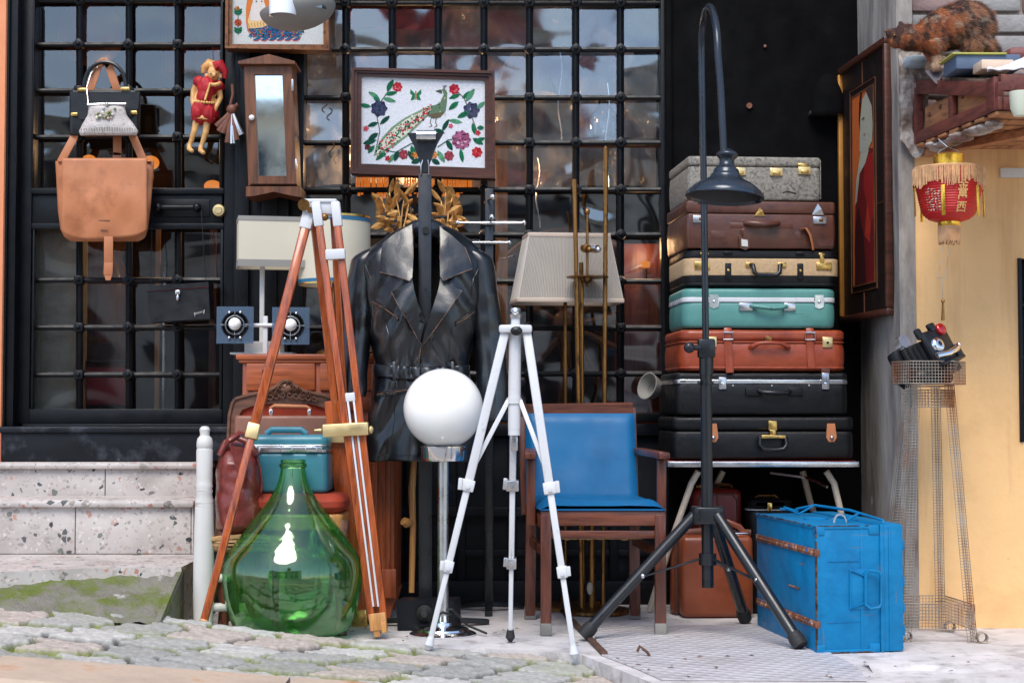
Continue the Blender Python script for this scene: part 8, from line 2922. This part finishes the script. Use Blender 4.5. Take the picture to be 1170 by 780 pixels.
# camera frame: x towards the lens (right, toward the street, tilted up), built along an axis
ax_ = (P(1082, 392, 5.80) - P(1040, 418, 5.95)).normalized()
up_ = Vector((-.35, .05, 1)); up_ = (up_ - ax_ * up_.dot(ax_)).normalized()
sd_ = ax_.cross(up_)
org = P(1047, 415, 5.95)
Lc = Matrix(((ax_.x, sd_.x, up_.x, org.x), (ax_.y, sd_.y, up_.y, org.y), (ax_.z, sd_.z, up_.z, org.z), (0, 0, 0, 1))) @ Matrix.Scale(1.08, 4)
MB(Lc).box((-.02, 0, .0), (.05, .15, .13), bev=.012).build('body', M['plastic_black'], cm)
b = MB(Lc)
b.tube([(-.02, .03, -.02), (-.02, .03, -.06)], [.06, .045], 14); b.build('back_cover', M['case_black'], cm)
b = MB(Lc)
for k in range(9):
    s_ = 1 - .028 * k
    b.box((.012 + k * .0105, 0, .004), (.0105, .108 * s_ + (.012 if k % 2 else 0), .10 * s_ + (.012 if k % 2 else 0)), bev=.004)
b.build('bellows', M['rubber'], cm)
b = MB(Lc); b.box((.118, 0, .01), (.026, .125, .12), bev=.012); b.box((.125, .0, .075), (.02, .03, .03), bev=.006); b.box((.11, .055, .07), (.02, .025, .04), bev=.008); b.box((.122, -.06, -.03), (.03, .03, .05), bev=.006); b.build('front_standard', M['plastic_black'], cm)
b = MB(Lc); b.lathe([(0, .012), (.014, .013), (.022, .010), (.026, .004), (.027, -.006)], Matrix.Translation((.132, .022, .012)) @ Matrix.Rotation(PI / 2, 4, 'Y'), n=28); b.build('lens', M['chrome'], cm)
b = MB(Lc); b.ball((.14, .022, .012), .013, (.5, 1, 1), 16); b.build('glass', M['dark_glass'], cm)
b = MB(Lc); b.lathe([(0, .012), (.014, .011), (.020, .006), (.022, -.01)], Matrix.Translation((.132, -.032, .058)) @ Matrix.Rotation(PI / 2, 4, 'Y'), n=28); b.build('red_lens', M['red_lens'], cm)
b = MB(Lc); b.tube([(.138, .06, -.022), (.142, .0, -.028), (.138, -.055, -.022), (.135, -.066, -.012)], .011, 10, flat=.7); b.ball((.138, -.07, -.012), .007, n=8); b.build('chrome_bar', M['chrome'], cm)
b = MB(Lc); b.span((.02, -.06, -.06), (.15, .06, -.048), .004); b.box((.10, .0, -.075), (.07, .07, .03), bev=.008); b.build('bed', M['plastic_black'], cm)
b = MB(Lc); b.cyl((.0, .035, .075), (.03, .035, .078), .026, n=24); b.box((.015, .03, .062), (.03, .05, .012), bev=.003); b.build('viewfinder', M['steel'], cm)
tag_box = MB().box(P(1062, 431, 5.93), (.14, .16, .05), bev=.02).build('bag_cover', M['case_black'], cm)

# little litter on the ground
b = MB(); p = P(735, 748, 5.47)
b.tube([p + Vector((-.02, 0, .012)), p + Vector((-.012, .0, .03)), p + Vector((.0, 0, .02)), p + Vector((.012, -.01, .012)), p + Vector((.02, -.01, -.002))], .005, 8)
tag(b.build('bent_hook', M['rust_strip']), 'small bent rusty hook on the ground before the armchair', 'hook')
rr = random.Random(21)
b = MB()
for k in range(40):
    x = rr.uniform(-1.0, 1.5)
    y = edge_y(x) + rr.uniform(.05, .5)
    z = .008
    a = rr.uniform(0, 6)
    L_ = rr.uniform(.006, .016)
    b.c = rr.choice([S(120, 84, 56), S(96, 80, 60), S(150, 120, 90), S(90, 90, 60)])
    b.flat([(x + L_ * math.cos(a), y + L_ * math.sin(a), z), (x + L_ * .4 * math.cos(a + 1.6), y + L_ * .4 * math.sin(a + 1.6), z + .004), (x - L_ * math.cos(a), y - L_ * math.sin(a), z), (x + L_ * .4 * math.cos(a - 1.6), y + L_ * .4 * math.sin(a - 1.6), z + .002)])
tag(b.build('leaf_litter', M['paper'], recalc=False), 'tiny scraps of dry leaf scattered on the floor', 'litter', kind='stuff')

# ================================================================ LIGHT AND CAMERA
w = bpy.data.worlds.new('World')
scene.world = w
w.use_nodes = True
nt = w.node_tree
nt.nodes.clear()
sky = nt.nodes.new('ShaderNodeTexSky')
sky.sky_type = 'NISHITA'
sky.sun_disc = False
SUN_EL, SUN_AZ = 55, 192           # azimuth clockwise from +Y: behind and to the right of the camera
sky.sun_elevation = R(SUN_EL)
sky.sun_rotation = R(SUN_AZ)
sky.air_density = 1.0
sky.dust_density = .9
sky.ozone_density = 1.0
bg = nt.nodes.new('ShaderNodeBackground')
bg.inputs['Strength'].default_value = .135
out = nt.nodes.new('ShaderNodeOutputWorld')
nt.links.new(sky.outputs[0], bg.inputs[0])
nt.links.new(bg.outputs[0], out.inputs[0])
ld = bpy.data.lights.new('sun', 'SUN')
ld.energy = 1.55
ld.angle = R(32)
ld.color = (1.0, .94, .85)
sun = bpy.data.objects.new('sun', ld)
COL.objects.link(sun)
az, el = R(SUN_AZ), R(SUN_EL)
d = Vector((math.sin(az) * math.cos(el), math.cos(az) * math.cos(el), math.sin(el)))
sun.rotation_euler = (-d).to_track_quat('-Z', 'Y').to_euler()
sun.location = d * 12

cd = bpy.data.cameras.new('camera')
cam = bpy.data.objects.new('camera', cd)
COL.objects.link(cam)
cd.sensor_fit = 'HORIZONTAL'
cd.sensor_width = 36
cd.lens = F / 1170.0 * 36
cd.clip_start = .05
cd.clip_end = 500
cam.location = (0, 0, CAMH)
cam.rotation_euler = (PI / 2 + TILT, 0, 0)
scene.camera = cam
scene.view_settings.view_transform = 'Standard'
scene.view_settings.look = 'None'
scene.view_settings.exposure = 1.0
scene.view_settings.gamma = 1
scene.cycles.max_bounces = 10
scene.cycles.transmission_bounces = 8
scene.cycles.transparent_max_bounces = 12
scene.cycles.use_denoising = True
